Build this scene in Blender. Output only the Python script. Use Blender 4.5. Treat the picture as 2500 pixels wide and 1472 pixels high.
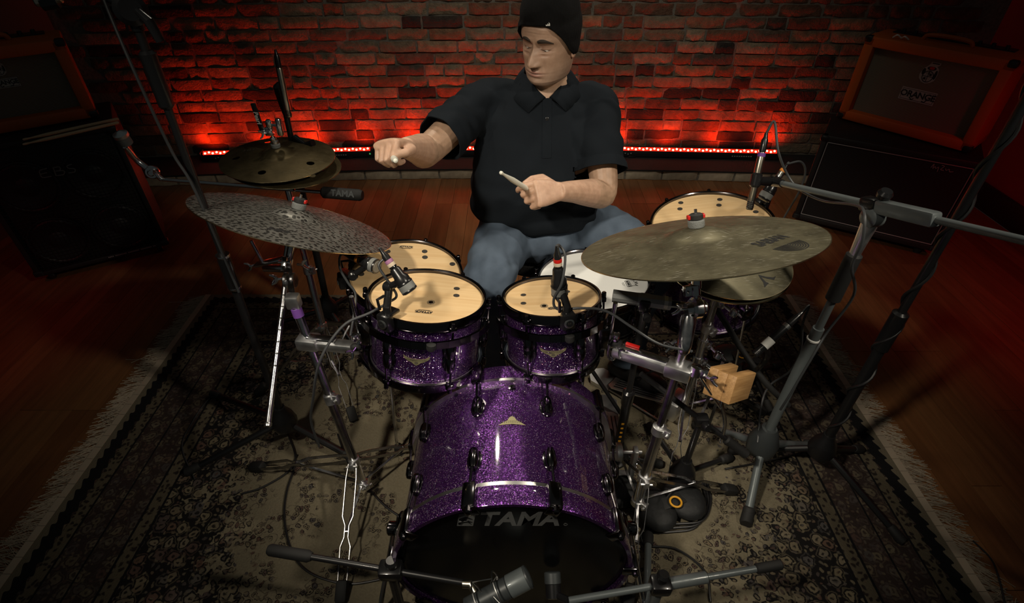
import bpy, bmesh, math, random
import numpy as np
from mathutils import Vector, Matrix, Euler, noise as mnoise

V = Vector
R = math.radians
random.seed(7)
for o in list(bpy.data.objects):
    bpy.data.objects.remove(o)
SC = bpy.context.scene
COL = SC.collection

# ---------------------------------------------------------------- camera
cam_data = bpy.data.cameras.new('camera')
cam_data.sensor_width = 36.0
cam_data.lens = 36.0 * 1317.0 / 2500.0
cam_data.clip_start = 0.02
cam = bpy.data.objects.new('camera', cam_data)
COL.objects.link(cam)
cam.location = (0, 0, 1.66)
cam.rotation_euler = (R(90 - 38.4), 0, 0)
SC.camera = cam

# ---------------------------------------------------------------- world, exposure, main lights
world = bpy.data.worlds.new('world')
SC.world = world
world.use_nodes = True
world.node_tree.nodes['Background'].inputs[0].default_value = (0.75, 0.85, 0.80, 1)
world.node_tree.nodes['Background'].inputs[1].default_value = 0.024
SC.view_settings.view_transform = 'Standard'
SC.view_settings.look = 'None'
SC.view_settings.gamma = 1.0
SC.view_settings.use_curve_mapping = False
SC.view_settings.exposure = 0.0


def lamp(name, kind, loc, aim, power, color, **kw):
    d = bpy.data.lights.new(name, kind)
    d.energy = power
    d.color = color
    for k, v in kw.items():
        setattr(d, k, v)
    o = bpy.data.objects.new(name, d)
    COL.objects.link(o)
    o.location = loc
    o.rotation_euler = (V(aim) - V(loc)).to_track_quat('-Z', 'Y').to_euler()
    return o


WARM = (1.0, 0.89, 0.72)
lamp('studio_spot_front_left', 'SPOT', (-1.0, -0.10, 2.65), (0.03, 1.27, 0.63), 205, WARM,
     spot_size=R(49), spot_blend=1.0, shadow_soft_size=0.09)
lamp('studio_spot_front_right', 'SPOT', (1.5, 0.10, 2.6), (0.12, 1.30, 0.63), 132, WARM,
     spot_size=R(50), spot_blend=1.0, shadow_soft_size=0.09)
lamp('studio_spot_back_left', 'SPOT', (-0.65, 2.45, 2.75), (0.0, 1.38, 0.65), 62, WARM,
     spot_size=R(52), spot_blend=1.0, shadow_soft_size=0.07)
lamp('studio_spot_back_right', 'SPOT', (1.0, 2.35, 2.75), (0.18, 1.38, 0.65), 68, WARM,
     spot_size=R(52), spot_blend=1.0, shadow_soft_size=0.07)
lamp('added_wall_fill', 'SPOT', (0.15, 1.95, 2.95), (0.25, 3.60, 0.60), 72, WARM,
     spot_size=R(82), spot_blend=1.0, shadow_soft_size=0.25)  # added fill to brighten the back wall, no fixture known there
lamp('red_wash_right', 'SPOT', (2.3, 1.2, 1.5), (2.75, 2.2, 0.0), 14, (1.0, 0.0, 0.03),
     spot_size=R(90), spot_blend=1.0, shadow_soft_size=0.1)
lamp('red_wash_left', 'SPOT', (-2.3, 1.3, 1.3), (-2.6, 1.9, 0.0), 5, (1.0, 0.0, 0.03),
     spot_size=R(80), spot_blend=1.0, shadow_soft_size=0.1)


# ---------------------------------------------------------------- materials
def mat(name, color, rough=0.5, metal=0.0, coat=0.0, spec=0.5, build=None, coat_rough=0.05):
    m = bpy.data.materials.new(name)
    m.use_nodes = True
    nt = m.node_tree
    b = nt.nodes['Principled BSDF']
    b.inputs['Base Color'].default_value = (*color, 1)
    b.inputs['Roughness'].default_value = rough
    b.inputs['Metallic'].default_value = metal
    b.inputs['Coat Weight'].default_value = coat
    b.inputs['Coat Roughness'].default_value = coat_rough
    b.inputs['Specular IOR Level'].default_value = spec
    if build:
        build(nt, b)
    return m


class G:
    """small helper to wire shader nodes"""
    def __init__(s, nt):
        s.nt = nt

    def n(s, kind, **kw):
        nd = s.nt.nodes.new('ShaderNode' + kind)
        for k, v in kw.items():
            if k.startswith('i_'):
                key = k[2:]
                nd.inputs[int(key) if key.isdigit() else key.replace('_', ' ')].default_value = v
            else:
                setattr(nd, k, v)
        return nd

    def l(s, a, b):
        s.nt.links.new(a, b)

    def coord(s, which='Object', scale=(1, 1, 1)):
        t = s.n('TexCoord')
        m = s.n('Mapping')
        m.inputs['Scale'].default_value = scale
        s.l(t.outputs[which], m.inputs['Vector'])
        return m.outputs['Vector']

    def noise(s, vec, scale, detail=3, rough=0.5, dist=0.0):
        nd = s.n('TexNoise')
        nd.inputs['Scale'].default_value = scale
        nd.inputs['Detail'].default_value = detail
        nd.inputs['Roughness'].default_value = rough
        nd.inputs['Distortion'].default_value = dist
        s.l(vec, nd.inputs['Vector'])
        return nd.outputs['Fac']

    def vor(s, vec, scale, feature='F1', rnd=1.0, out='Distance'):
        nd = s.n('TexVoronoi', feature=feature, voronoi_dimensions='2D')
        nd.inputs['Scale'].default_value = scale
        nd.inputs['Randomness'].default_value = rnd
        s.l(vec, nd.inputs['Vector'])
        return nd.outputs[out]

    def ramp(s, fac, stops, interp='LINEAR'):
        nd = s.n('ValToRGB')
        cr = nd.color_ramp
        cr.interpolation = interp
        while len(cr.elements) < len(stops):
            cr.elements.new(0.5)
        for e, (p, c) in zip(cr.elements, stops):
            e.position = p
            e.color = (*c, 1) if len(c) == 3 else c
        s.l(fac, nd.inputs['Fac'])
        return nd.outputs['Color']

    def math(s, op, a, b=None, clamp=False):
        nd = s.n('Math', operation=op)
        nd.use_clamp = clamp
        for i, x in enumerate((a, b)):
            if x is None:
                continue
            if isinstance(x, (int, float)):
                nd.inputs[i].default_value = x
            else:
                s.l(x, nd.inputs[i])
        return nd.outputs[0]

    def mix(s, fac, a, b, mode='MIX'):
        nd = s.n('Mix', data_type='RGBA', blend_type=mode)
        for key, x in (('Factor', fac), ('A', a), ('B', b)):
            sock = [i for i in nd.inputs if i.name == key and i.enabled][0]
            if isinstance(x, (int, float)):
                sock.default_value = x
            elif isinstance(x, tuple):
                sock.default_value = (*x, 1)
            else:
                s.l(x, sock)
        return [o for o in nd.outputs if o.enabled][0]

    def bump(s, height, strength, dist, bsdf):
        nd = s.n('Bump')
        nd.inputs['Strength'].default_value = strength
        nd.inputs['Distance'].default_value = dist
        s.l(height, nd.inputs['Height'])
        s.l(nd.outputs['Normal'], bsdf.inputs['Normal'])


def grain(scale, amount, dist=0.001, colors=None, rough_var=None, stretch=(1, 1, 1), which='Object'):
    def f(nt, b):
        g = G(nt)
        v = g.coord(which, stretch)
        n = g.noise(v, scale, 4)
        if colors:
            g.l(g.ramp(n, [(0.3, colors[0]), (0.7, colors[1])]), b.inputs['Base Color'])
        if rough_var:
            g.l(g.ramp(n, [(0.3, (rough_var[0],) * 3), (0.7, (rough_var[1],) * 3)]), b.inputs['Roughness'])
        if amount:
            g.bump(n, amount, dist, b)
    return f


def sparkle(nt, b):
    g = G(nt)
    v = g.coord('Object')
    vn = g.n('TexVoronoi', feature='F1')
    vn.inputs['Scale'].default_value = 480
    g.l(v, vn.inputs['Vector'])
    sep = g.n('SeparateColor')
    g.l(vn.outputs['Color'], sep.inputs[0])
    base = g.ramp(sep.outputs[0], [(0.0, (0.056, 0.014, 0.102)), (0.5, (0.086, 0.023, 0.152)), (1.0, (0.125, 0.037, 0.205))])
    # single bright flakes: small dots in a few of the cells
    dot = g.math('LESS_THAN', vn.outputs['Distance'], 0.40)
    few = g.math('GREATER_THAN', sep.outputs[1], 0.74)
    flake = g.math('MULTIPLY', dot, few)
    tint = g.ramp(sep.outputs[2], [(0.0, (0.85, 0.75, 1.0)), (0.80, (0.95, 0.85, 1.0)), (0.90, (1.0, 0.35, 0.55)), (0.96, (0.45, 0.55, 1.0))])
    g.l(g.mix(flake, base, tint), b.inputs['Base Color'])
    sub = g.n('VectorMath', operation='SUBTRACT')
    sub.inputs[1].default_value = (0.5, 0.5, 0.5)
    g.l(vn.outputs['Color'], sub.inputs[0])
    sc = g.n('VectorMath', operation='SCALE')
    g.l(sub.outputs[0], sc.inputs[0])
    g.l(g.math('ADD', 0.40, g.math('MULTIPLY', flake, 0.8)), sc.inputs['Scale'])
    geo = g.n('NewGeometry')
    add = g.n('VectorMath', operation='ADD')
    g.l(geo.outputs['Normal'], add.inputs[0])
    g.l(sc.outputs[0], add.inputs[1])
    nrm = g.n('VectorMath', operation='NORMALIZE')
    g.l(add.outputs[0], nrm.inputs[0])
    g.l(nrm.outputs[0], b.inputs['Normal'])
    g.l(geo.outputs['Normal'], b.inputs['Coat Normal'])


def maple(nt, b):
    g = G(nt)
    v = g.coord('Object', (1.0, 14.0, 14.0))
    n = g.noise(v, 5, 4, 0.5, 0.4)
    g.l(g.ramp(n, [(0.3, (0.70, 0.47, 0.235)), (0.7, (0.80, 0.58, 0.32))]), b.inputs['Base Color'])


def block_wood(nt, b):
    g = G(nt)
    v = g.coord('Object', (3.0, 60.0, 60.0))
    n = g.noise(v, 2.2, 5, 0.6, 0.6)
    g.l(g.ramp(n, [(0.3, (0.36, 0.19, 0.07)), (0.7, (0.58, 0.34, 0.14))]), b.inputs['Base Color'])
    g.bump(n, 0.2, 0.001, b)


def bronze(tone_a, tone_b, scratch):
    def f(nt, b):
        g = G(nt)
        t = g.n('TexCoord')
        sep = g.n('SeparateXYZ')
        g.l(t.outputs['Object'], sep.inputs[0])
        r2 = g.math('ADD', g.math('POWER', sep.outputs[0], 2.0), g.math('POWER', sep.outputs[1], 2.0))
        rad = g.math('SQRT', r2)
        cmb = g.n('CombineXYZ')
        g.l(rad, cmb.inputs[0])
        groove = g.noise(cmb.outputs[0], 420, 2)
        blot = g.noise(t.outputs['Object'], 14, 5, 0.65)
        base = g.ramp(blot, [(0.3, tone_a), (0.72, tone_b)])
        # scratches left by sticks: long thin stretched noise in a few directions
        sc = None
        for ang, s2 in ((0.4, 1.0), (1.5, 1.3), (2.5, 0.9)):
            mp = g.n('Mapping')
            mp.inputs['Rotation'].default_value = (0, 0, ang)
            mp.inputs['Scale'].default_value = (26 * s2, 420 * s2, 1)
            g.l(t.outputs['Object'], mp.inputs['Vector'])
            nz = g.noise(mp.outputs['Vector'], 1.0, 1, 0.4, 0.3)
            m = g.ramp(nz, [(0.69, (0, 0, 0)), (0.75, (1, 1, 1))])
            sc = m if sc is None else g.mix(1.0, sc, m, 'LIGHTEN')
        where = g.ramp(g.noise(t.outputs['Object'], 11, 3, 0.6), [(0.42, (0.08,) * 3), (0.62, (1,) * 3)])
        col = g.mix(g.math('MULTIPLY', g.math('MULTIPLY', sc, where), scratch), base, (0.75, 0.72, 0.6))
        g.l(col, b.inputs['Base Color'])
        g.l(g.ramp(blot, [(0.3, (0.42,) * 3), (0.7, (0.56,) * 3)]), b.inputs['Roughness'])
        g.bump(g.math('ADD', groove, g.math('MULTIPLY', sc, 0.6)), 0.35, 0.0006, b)
    return f


def hammered(nt, b):
    g = G(nt)
    t = g.n('TexCoord')
    blot = g.noise(t.outputs['Object'], 9, 4)
    fine = g.noise(t.outputs['Object'], 120, 3)
    base = g.ramp(g.mix(0.5, blot, fine), [(0.35, (0.16, 0.157, 0.142)), (0.65, (0.29, 0.285, 0.262))])
    mp = g.n('Mapping')
    mp.inputs['Rotation'].default_value = (0, 0, 0.5)
    mp.inputs['Scale'].default_value = (0.9, 1.05, 1)
    g.l(t.outputs['Object'], mp.inputs['Vector'])
    d = g.vor(mp.outputs['Vector'], 72, 'F1', 0.9)
    spots = g.ramp(d, [(0.27, (1, 1, 1)), (0.36, (0, 0, 0))])
    col = g.mix(g.math('MULTIPLY', spots, 0.92), base, (0.025, 0.024, 0.022))
    mp2 = g.n('Mapping')
    mp2.inputs['Rotation'].default_value = (0, 0, 0.9)
    mp2.inputs['Scale'].default_value = (26, 300, 1)
    g.l(t.outputs['Object'], mp2.inputs['Vector'])
    sc = g.ramp(g.noise(mp2.outputs['Vector'], 1.0, 1), [(0.70, (0, 0, 0)), (0.77, (1, 1, 1))])
    col = g.mix(g.math('MULTIPLY', sc, 0.7), col, (0.8, 0.78, 0.72))
    g.l(col, b.inputs['Base Color'])
    g.bump(g.math('SUBTRACT', 1.0, spots), 0.6, 0.0015, b)


def brick_mat(nt, b):
    g = G(nt)
    oi = g.n('ObjectInfo')
    base = g.ramp(oi.outputs['Random'], [(0.0, (0.022, 0.020, 0.019)), (0.13, (0.04, 0.032, 0.028)), (0.17, (0.13, 0.070, 0.045)),
                                         (0.36, (0.24, 0.135, 0.08)), (0.5, (0.19, 0.155, 0.11)), (0.68, (0.29, 0.24, 0.17)),
                                         (0.82, (0.34, 0.19, 0.11)), (0.92, (0.15, 0.10, 0.07)), (1.0, (0.09, 0.075, 0.062))])
    geo = g.n('NewGeometry')
    n = g.noise(geo.outputs['Position'], 22, 5, 0.65)
    n2 = g.noise(geo.outputs['Position'], 90, 4, 0.6)
    col = g.mix(1.0, base, g.ramp(n, [(0.3, (0.62, 0.6, 0.58)), (0.7, (1.25, 1.2, 1.15))]), 'MULTIPLY')
    g.l(col, b.inputs['Base Color'])
    h = g.math('ADD', n, g.math('MULTIPLY', n2, 0.5))
    g.bump(h, 0.9, 0.012, b)


def plank_mat(nt, b):
    g = G(nt)
    oi = g.n('ObjectInfo')
    geo = g.n('NewGeometry')
    mp = g.n('Mapping')
    mp.inputs['Scale'].default_value = (28, 2.0, 1)
    g.l(geo.outputs['Position'], mp.inputs['Vector'])
    n = g.noise(mp.outputs['Vector'], 1.5, 5, 0.6, 0.6)
    base = g.ramp(oi.outputs['Random'], [(0.0, (0.155, 0.062, 0.022)), (0.5, (0.205, 0.088, 0.033)), (1.0, (0.25, 0.112, 0.044))])
    col = g.mix(1.0, base, g.ramp(n, [(0.3, (0.75,) * 3), (0.7, (1.15,) * 3)]), 'MULTIPLY')
    g.l(col, b.inputs['Base Color'])
    g.bump(n, 0.08, 0.001, b)


def rug_mat(nt, b):
    g = G(nt)
    t = g.n('TexCoord')
    pos = t.outputs['Object']
    sep = g.n('SeparateXYZ')
    g.l(pos, sep.inputs[0])
    ax = g.math('ABSOLUTE', sep.outputs[0])
    ay = g.math('ABSOLUTE', sep.outputs[1])
    e = g.math('MINIMUM', g.math('SUBTRACT', 1.44, ax), g.math('SUBTRACT', 1.02, ay))
    # warped coordinates so that nothing is ruled with a straight edge
    nz = g.n('TexNoise')
    nz.inputs['Scale'].default_value = 38
    nz.inputs['Detail'].default_value = 3
    g.l(pos, nz.inputs['Vector'])
    sub = g.n('VectorMath', operation='SUBTRACT')
    sub.inputs[1].default_value = (0.5, 0.5, 0.5)
    g.l(nz.outputs['Color'], sub.inputs[0])
    warp = g.n('VectorMath', operation='SCALE')
    warp.inputs['Scale'].default_value = 0.030
    g.l(sub.outputs[0], warp.inputs[0])
    wv = g.n('VectorMath', operation='ADD')
    g.l(pos, wv.inputs[0])
    g.l(warp.outputs[0], wv.inputs[1])
    wp = wv.outputs[0]

    def blossoms(scale):
        """flower heads: dark outline, petal ring and eye round the cell centres; returns ring masks and a random value"""
        v = g.n('TexVoronoi', feature='F1', voronoi_dimensions='2D')
        v.inputs['Scale'].default_value = scale
        v.inputs['Randomness'].default_value = 0.85
        g.l(wp, v.inputs['Vector'])
        c = g.n('SeparateColor')
        g.l(v.outputs['Color'], c.inputs[0])
        return v.outputs['Distance'], c.outputs[0], c.outputs[1]
    dA, rA, sA = blossoms(21)
    dB, rB, sB = blossoms(47)
    petal = g.ramp(dA, [(0.0, (0.1,) * 3), (0.09, (0.1,) * 3), (0.13, (1,) * 3), (0.26, (1,) * 3), (0.31, (0,) * 3), (0.37, (0.0,) * 3), (0.42, (0.55,) * 3), (0.50, (0,) * 3)])
    small = g.ramp(dB, [(0.0, (0.9,) * 3), (0.18, (0.9,) * 3), (0.28, (0,) * 3)])
    tones = [(0.0, (0.150, 0.122, 0.082)), (0.3, (0.185, 0.155, 0.10)), (0.5, (0.115, 0.066, 0.050)), (0.75, (0.080, 0.074, 0.072)), (1.0, (0.20, 0.165, 0.11))]
    colA = g.ramp(rA, tones)
    colB = g.ramp(rB, tones)
    dark = g.mix(g.math('MULTIPLY', small, 0.8), (0.013, 0.012, 0.012), colB)
    dark = g.mix(petal, dark, colA)
    mid = g.mix(g.math('MULTIPLY', small, 0.5), (0.040, 0.028, 0.025), colB)
    mid = g.mix(g.math('MULTIPLY', petal, 0.55), mid, colA)
    # pale ground with sprays of dark blossoms
    tuft = g.noise(pos, 170, 2)
    ground = g.ramp(tuft, [(0.2, (0.165, 0.142, 0.095)), (0.8, (0.215, 0.185, 0.125))])
    clump = g.ramp(g.noise(pos, 5.5, 2, 0.5), [(0.49, (0,) * 3), (0.53, (1,) * 3)])
    headm = g.ramp(dB, [(0.0, (1,) * 3), (0.36, (1,) * 3), (0.42, (0,) * 3)])
    keep = g.math('GREATER_THAN', sB, 0.30)
    headc = g.mix(g.ramp(dB, [(0.10, (0,) * 3), (0.16, (1,) * 3), (0.24, (1,) * 3), (0.30, (0,) * 3)]), (0.022, 0.018, 0.016), colB)
    spray = g.math('MULTIPLY', g.math('MULTIPLY', headm, clump), keep)
    vine = g.ramp(g.noise(wp, 30, 1), [(0.47, (0,) * 3), (0.49, (1,) * 3), (0.51, (1,) * 3), (0.53, (0,) * 3)])
    pale = g.mix(g.math('MULTIPLY', g.math('MULTIPLY', vine, clump), 0.7), ground, (0.05, 0.038, 0.03))
    pale = g.mix(spray, pale, headc)
    # outline of the pale heart, then dark flowered corners
    q = g.math('ADD', g.math('POWER', g.math('DIVIDE', ax, 0.97), 2.0), g.math('POWER', g.math('DIVIDE', ay, 0.80), 2.0))
    q = g.math('ADD', q, g.math('MULTIPLY', g.math('SUBTRACT', g.noise(wp, 5.0, 4, 0.65), 0.5), 1.7))
    q = g.math('ADD', q, g.math('MULTIPLY', g.math('SUBTRACT', 0.35, dB), 0.5))
    heart = g.ramp(q, [(0.82, (1,) * 3), (0.86, (0,) * 3)])
    col = g.mix(heart, dark, pale)
    zig = g.math('ADD', e, g.math('MULTIPLY', g.math('SINE', g.math('MULTIPLY', g.math('ADD', sep.outputs[0], sep.outputs[1]), 150.0)), 0.006))

    def band(x, a, bb):
        return g.math('MULTIPLY', g.math('GREATER_THAN', x, a), g.math('LESS_THAN', x, bb))
    guard = g.mix(g.ramp(dB, [(0.20, (1,) * 3), (0.36, (0,) * 3)]), (0.110, 0.092, 0.062), (0.028, 0.022, 0.019))
    ink = (0.011, 0.011, 0.012)
    for x, a, bb, c in ((e, -1.0, 0.335, mid), (e, 0.300, 0.345, guard), (e, 0.340, 0.348, ink), (e, 0.292, 0.300, ink), (e, 0.200, 0.206, ink),
                        (e, 0.068, 0.108, guard), (e, 0.108, 0.115, ink), (zig, -1.0, 0.066, ink), (zig, -1.0, 0.024, (0.150, 0.128, 0.09))):
        col = g.mix(band(x, a, bb), col, c)
    g.l(col, b.inputs['Base Color'])
    g.bump(tuft, 0.5, 0.004, b)


def denim(nt, b):
    g = G(nt)
    v = g.coord('Object')
    n = g.noise(v, 7, 4, 0.55)
    fine = g.noise(v, 260, 2)
    g.l(g.ramp(n, [(0.3, (0.050, 0.070, 0.100)), (0.7, (0.100, 0.132, 0.180))]), b.inputs['Base Color'])
    g.bump(fine, 0.25, 0.0008, b)


def skin_mat(nt, b):
    g = G(nt)
    at = g.n('Attribute', attribute_name='tone')
    v = g.coord('Object')
    n = g.noise(v, 60, 4, 0.6)
    col = g.mix(1.0, at.outputs['Color'], g.ramp(n, [(0.3, (0.88, 0.86, 0.84)), (0.7, (1.08, 1.08, 1.08))]), 'MULTIPLY')
    g.l(col, b.inputs['Base Color'])
    g.bump(g.noise(v, 420, 2), 0.12, 0.0006, b)
    b.inputs['Subsurface Weight'].default_value = 0.08
    b.inputs['Subsurface Radius'].default_value = (0.012, 0.005, 0.003)
    b.inputs['Subsurface Scale'].default_value = 0.6


def knit(nt, b):
    g = G(nt)
    v = g.coord('Object')
    w = g.n('TexWave', wave_type='BANDS', bands_direction='X')
    w.inputs['Scale'].default_value = 90
    w.inputs['Distortion'].default_value = 1.0
    g.l(v, w.inputs['Vector'])
    g.bump(g.math('ADD', w.outputs['Fac'], g.noise(v, 300, 2)), 0.5, 0.002, b)


def grille(scale, a, c):
    def f(nt, b):
        g = G(nt)
        v = g.coord('Object')
        w = g.n('TexWave', wave_type='BANDS', bands_direction='X')
        w.inputs['Scale'].default_value = scale
        g.l(v, w.inputs['Vector'])
        w2 = g.n('TexWave', wave_type='BANDS', bands_direction='Z')
        w2.inputs['Scale'].default_value = scale
        g.l(v, w2.inputs['Vector'])
        f2 = g.math('MULTIPLY', w.outputs['Fac'], w2.outputs['Fac'])
        g.l(g.ramp(f2, [(0.1, a), (0.6, c)]), b.inputs['Base Color'])
        g.bump(f2, 0.4, 0.001, b)
    return f


def emit(color, strength):
    def f(nt, b):
        b.inputs['Emission Color'].default_value = (*color, 1)
        b.inputs['Emission Strength'].default_value = strength
    return f


def glassy(nt, b):
    b.inputs['Transmission Weight'].default_value = 1.0


M = dict(
    sparkle=mat('purple_sparkle', (0.16, 0.03, 0.28), 0.30, 0.85, 1.0, build=sparkle),
    maple=mat('clear_head_over_maple', (0.78, 0.55, 0.29), 0.34, 0, 0.7, build=maple, coat_rough=0.10),
    white_head=mat('coated_white_head', (0.86, 0.87, 0.85), 0.55, build=grain(300, 0.1, 0.0005)),
    black_head=mat('black_drum_head', (0.003, 0.003, 0.0035), 0.22, 0, 0.0, spec=0.22),
    black_chrome=mat('black_nickel', (0.13, 0.122, 0.128), 0.15, 1.0),
    chrome=mat('chrome', (0.72, 0.72, 0.74), 0.2, 1.0, build=grain(40, 0, rough_var=(0.13, 0.27))),
    chrome_dull=mat('dimmed_chrome', (0.30, 0.30, 0.31), 0.25, 1.0, build=grain(40, 0, rough_var=(0.22, 0.36))),  # darker chrome copy, holds down the glare on the stand legs by colour
    satin=mat('cast_steel', (0.78, 0.79, 0.80), 0.44, 1.0, build=grain(30, 0, rough_var=(0.34, 0.46))),
    silver=mat('silver_trim', (0.72, 0.72, 0.70), 0.28, 1.0),
    bronze=mat('worn_bronze', (0.3, 0.28, 0.2), 0.48, 0.75, build=bronze((0.115, 0.105, 0.068), (0.18, 0.165, 0.105), 0.75)),
    bronze_gold=mat('golden_bronze', (0.34, 0.27, 0.15), 0.42, 0.8, build=bronze((0.085, 0.066, 0.032), (0.145, 0.112, 0.056), 0.12)),
    hammered=mat('grey_hammered_bronze', (0.25, 0.25, 0.23), 0.42, 0.7, build=hammered),
    edge=mat('bright_cymbal_edge', (0.8, 0.68, 0.42), 0.25, 1.0),
    black=mat('black_paint', (0.010, 0.010, 0.011), 0.38, 0, 0.1),
    rubber=mat('black_rubber', (0.012, 0.012, 0.012), 0.7, build=grain(200, 0.2, 0.0005)),
    cable=mat('cable_rubber', (0.014, 0.014, 0.015), 0.42),
    cable_grey=mat('grey_cable', (0.040, 0.043, 0.046), 0.45),
    grey=mat('grey_enamel', (0.13, 0.15, 0.155), 0.40, 0.25, 0.2, build=grain(60, 0, rough_var=(0.34, 0.46))),
    grey_dark=mat('dark_grey_enamel', (0.05, 0.057, 0.06), 0.42, 0.2),
    mic_nickel=mat('nickel_mic_body', (0.55, 0.51, 0.42), 0.28, 1.0),
    mic_black=mat('black_mic_body', (0.012, 0.012, 0.013), 0.28, 0.2, 0.3),
    mic_grey=mat('grey_mic_body', (0.30, 0.315, 0.32), 0.42, 0.15),
    mesh_grey=mat('mic_mesh', (0.20, 0.207, 0.20), 0.55, 0.3, build=grain(900, 0.6, 0.001)),
    red=mat('red_plastic', (0.55, 0.015, 0.012), 0.35),
    pink=mat('mauve_tape', (0.36, 0.16, 0.30), 0.5),
    violet=mat('violet_tape', (0.16, 0.06, 0.30), 0.45),
    cream=mat('cream_tape', (0.60, 0.50, 0.38), 0.55),
    orange_tape=mat('orange_tape', (0.75, 0.25, 0.03), 0.5),
    felt=mat('grey_felt', (0.19, 0.20, 0.195), 0.95, build=grain(350, 0.8, 0.002)),
    ink=mat('black_print', (0.010, 0.010, 0.010), 0.6),
    ink_soft=mat('faded_print', (0.10, 0.088, 0.06), 0.55, 0.3),
    grey_print=mat('grey_print', (0.10, 0.103, 0.103), 0.4),
    white_print=mat('white_print', (0.75, 0.75, 0.72), 0.5),
    dim_print=mat('pale_print', (0.42, 0.42, 0.40), 0.5),
    gel_clear=mat('clear_gel_pad', (0.33, 0.25, 0.15), 0.25, 0, 0.5),
    gel=mat('dark_gel_pad', (0.05, 0.045, 0.04), 0.3, 0, 0.4),
    badge=mat('badge_gold', (0.42, 0.38, 0.22), 0.38, 0.7),
    brick=mat('reclaimed_brick', (0.3, 0.2, 0.13), 0.85, build=brick_mat),
    mortar=mat('grey_mortar', (0.17, 0.155, 0.13), 0.95, build=grain(60, 0.6, 0.004, ((0.13, 0.12, 0.10), (0.21, 0.19, 0.16)))),
    ledge_brick=mat('pale_ledge_brick', (0.40, 0.34, 0.25), 0.85, build=grain(25, 0.5, 0.004, ((0.30, 0.255, 0.19), (0.45, 0.385, 0.28)))),
    carpet=mat('black_carpet', (0.012, 0.012, 0.012), 0.95, build=grain(400, 0.9, 0.003)),
    plaster=mat('dark_plaster', (0.085, 0.08, 0.072), 0.9, build=grain(12, 0.3, 0.004)),
    panel_red=mat('dark_red_panel', (0.30, 0.035, 0.035), 0.85, build=grain(90, 0.5, 0.003)),
    wood_trim=mat('dark_wood_trim', (0.07, 0.03, 0.014), 0.5, build=grain(10, 0.1, 0.001, stretch=(1, 12, 12))),
    plank=mat('varnished_plank', (0.24, 0.08, 0.026), 0.36, 0, 0.25, build=plank_mat, coat_rough=0.22),
    subfloor=mat('dark_subfloor', (0.03, 0.014, 0.008), 0.8),
    rug=mat('persian_rug', (0.1, 0.08, 0.07), 0.95, spec=0.1, build=rug_mat),
    fringe=mat('cotton_fringe', (0.40, 0.33, 0.25), 0.95, spec=0.1),
    orange=mat('orange_vinyl', (0.50, 0.105, 0.010), 0.55, build=grain(500, 0.5, 0.001)),
    grille_tan=mat('tan_grille_cloth', (0.24, 0.20, 0.15), 0.9, build=grille(60, (0.15, 0.125, 0.095), (0.27, 0.225, 0.165))),
    grille_black=mat('black_grille_cloth', (0.012, 0.012, 0.012), 0.85, build=grille(60, (0.006, 0.006, 0.006), (0.02, 0.02, 0.02))),
    tolex=mat('black_vinyl', (0.010, 0.010, 0.010), 0.55, build=grain(400, 0.6, 0.001)),
    wire=mat('black_wire_grid', (0.03, 0.032, 0.032), 0.35, 0.6),
    cone=mat('speaker_cone', (0.012, 0.012, 0.013), 0.5),
    piping=mat('grey_piping', (0.30, 0.31, 0.31), 0.6),
    stick=mat('drumstick_wood', (0.58, 0.45, 0.28), 0.5, build=grain(14, 0.05, 0.0005, ((0.52, 0.39, 0.23), (0.64, 0.50, 0.32)), stretch=(30, 30, 1))),
    stick_white=mat('painted_white_stick', (0.70, 0.70, 0.62), 0.4),
    block=mat('oak_block', (0.5, 0.3, 0.12), 0.5, build=block_wood),
    led=mat('red_led', (0.6, 0.02, 0.01), 0.3, build=emit((1.0, 0.006, 0.002), 5.0)),
    led_hot=mat('red_led_core', (0.9, 0.3, 0.2), 0.3, build=emit((1.0, 0.26, 0.13), 9.0)),
    led_green=mat('green_led', (0.05, 0.3, 0.08), 0.3, build=emit((0.1, 0.7, 0.2), 0.35)),
    lens=mat('dark_red_lens', (0.20, 0.004, 0.004), 0.2, 0, 0.5),
    skin=mat('skin', (0.55, 0.36, 0.25), 0.5, build=skin_mat),
    polo=mat('black_polo_cotton', (0.0085, 0.0112, 0.0150), 0.95, spec=0.12, build=grain(520, 0.5, 0.0006)),
    denim=mat('blue_denim', (0.12, 0.16, 0.22), 0.9, spec=0.2, build=denim),
    beanie=mat('black_knit', (0.006, 0.006, 0.0065), 0.95, spec=0.15, build=knit),
    hair=mat('dark_hair', (0.012, 0.009, 0.007), 0.6),
    brow=mat('eyebrow_hair', (0.030, 0.020, 0.014), 0.8),
    eye=mat('eye_white', (0.62, 0.58, 0.54), 0.2, 0, 0.5),
    iris=mat('dark_iris', (0.02, 0.012, 0.008), 0.15, 0, 0.8),
    button=mat('black_button', (0.015, 0.015, 0.016), 0.25),
    shoe=mat('black_shoe', (0.012, 0.012, 0.013), 0.5),
    fur=mat('black_seat_cloth', (0.010, 0.010, 0.010), 0.95, build=grain(300, 1.0, 0.004)),
    weight=mat('black_weight_cloth', (0.011, 0.012, 0.013), 0.6, build=grain(40, 0.5, 0.004)),
    yellow=mat('yellow_ring', (0.75, 0.36, 0.02), 0.45),
    foil=mat('brushed_gold', (0.6, 0.45, 0.2), 0.3, 1.0),
)


# ---------------------------------------------------------------- mesh helpers
def frame_z(n):
    n = V(n).normalized()
    a = n.cross(V((0, 1, 0)))
    if a.length < 1e-3:
        a = n.cross(V((1, 0, 0)))
    a.normalize()
    return a, n.cross(a), n


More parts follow.
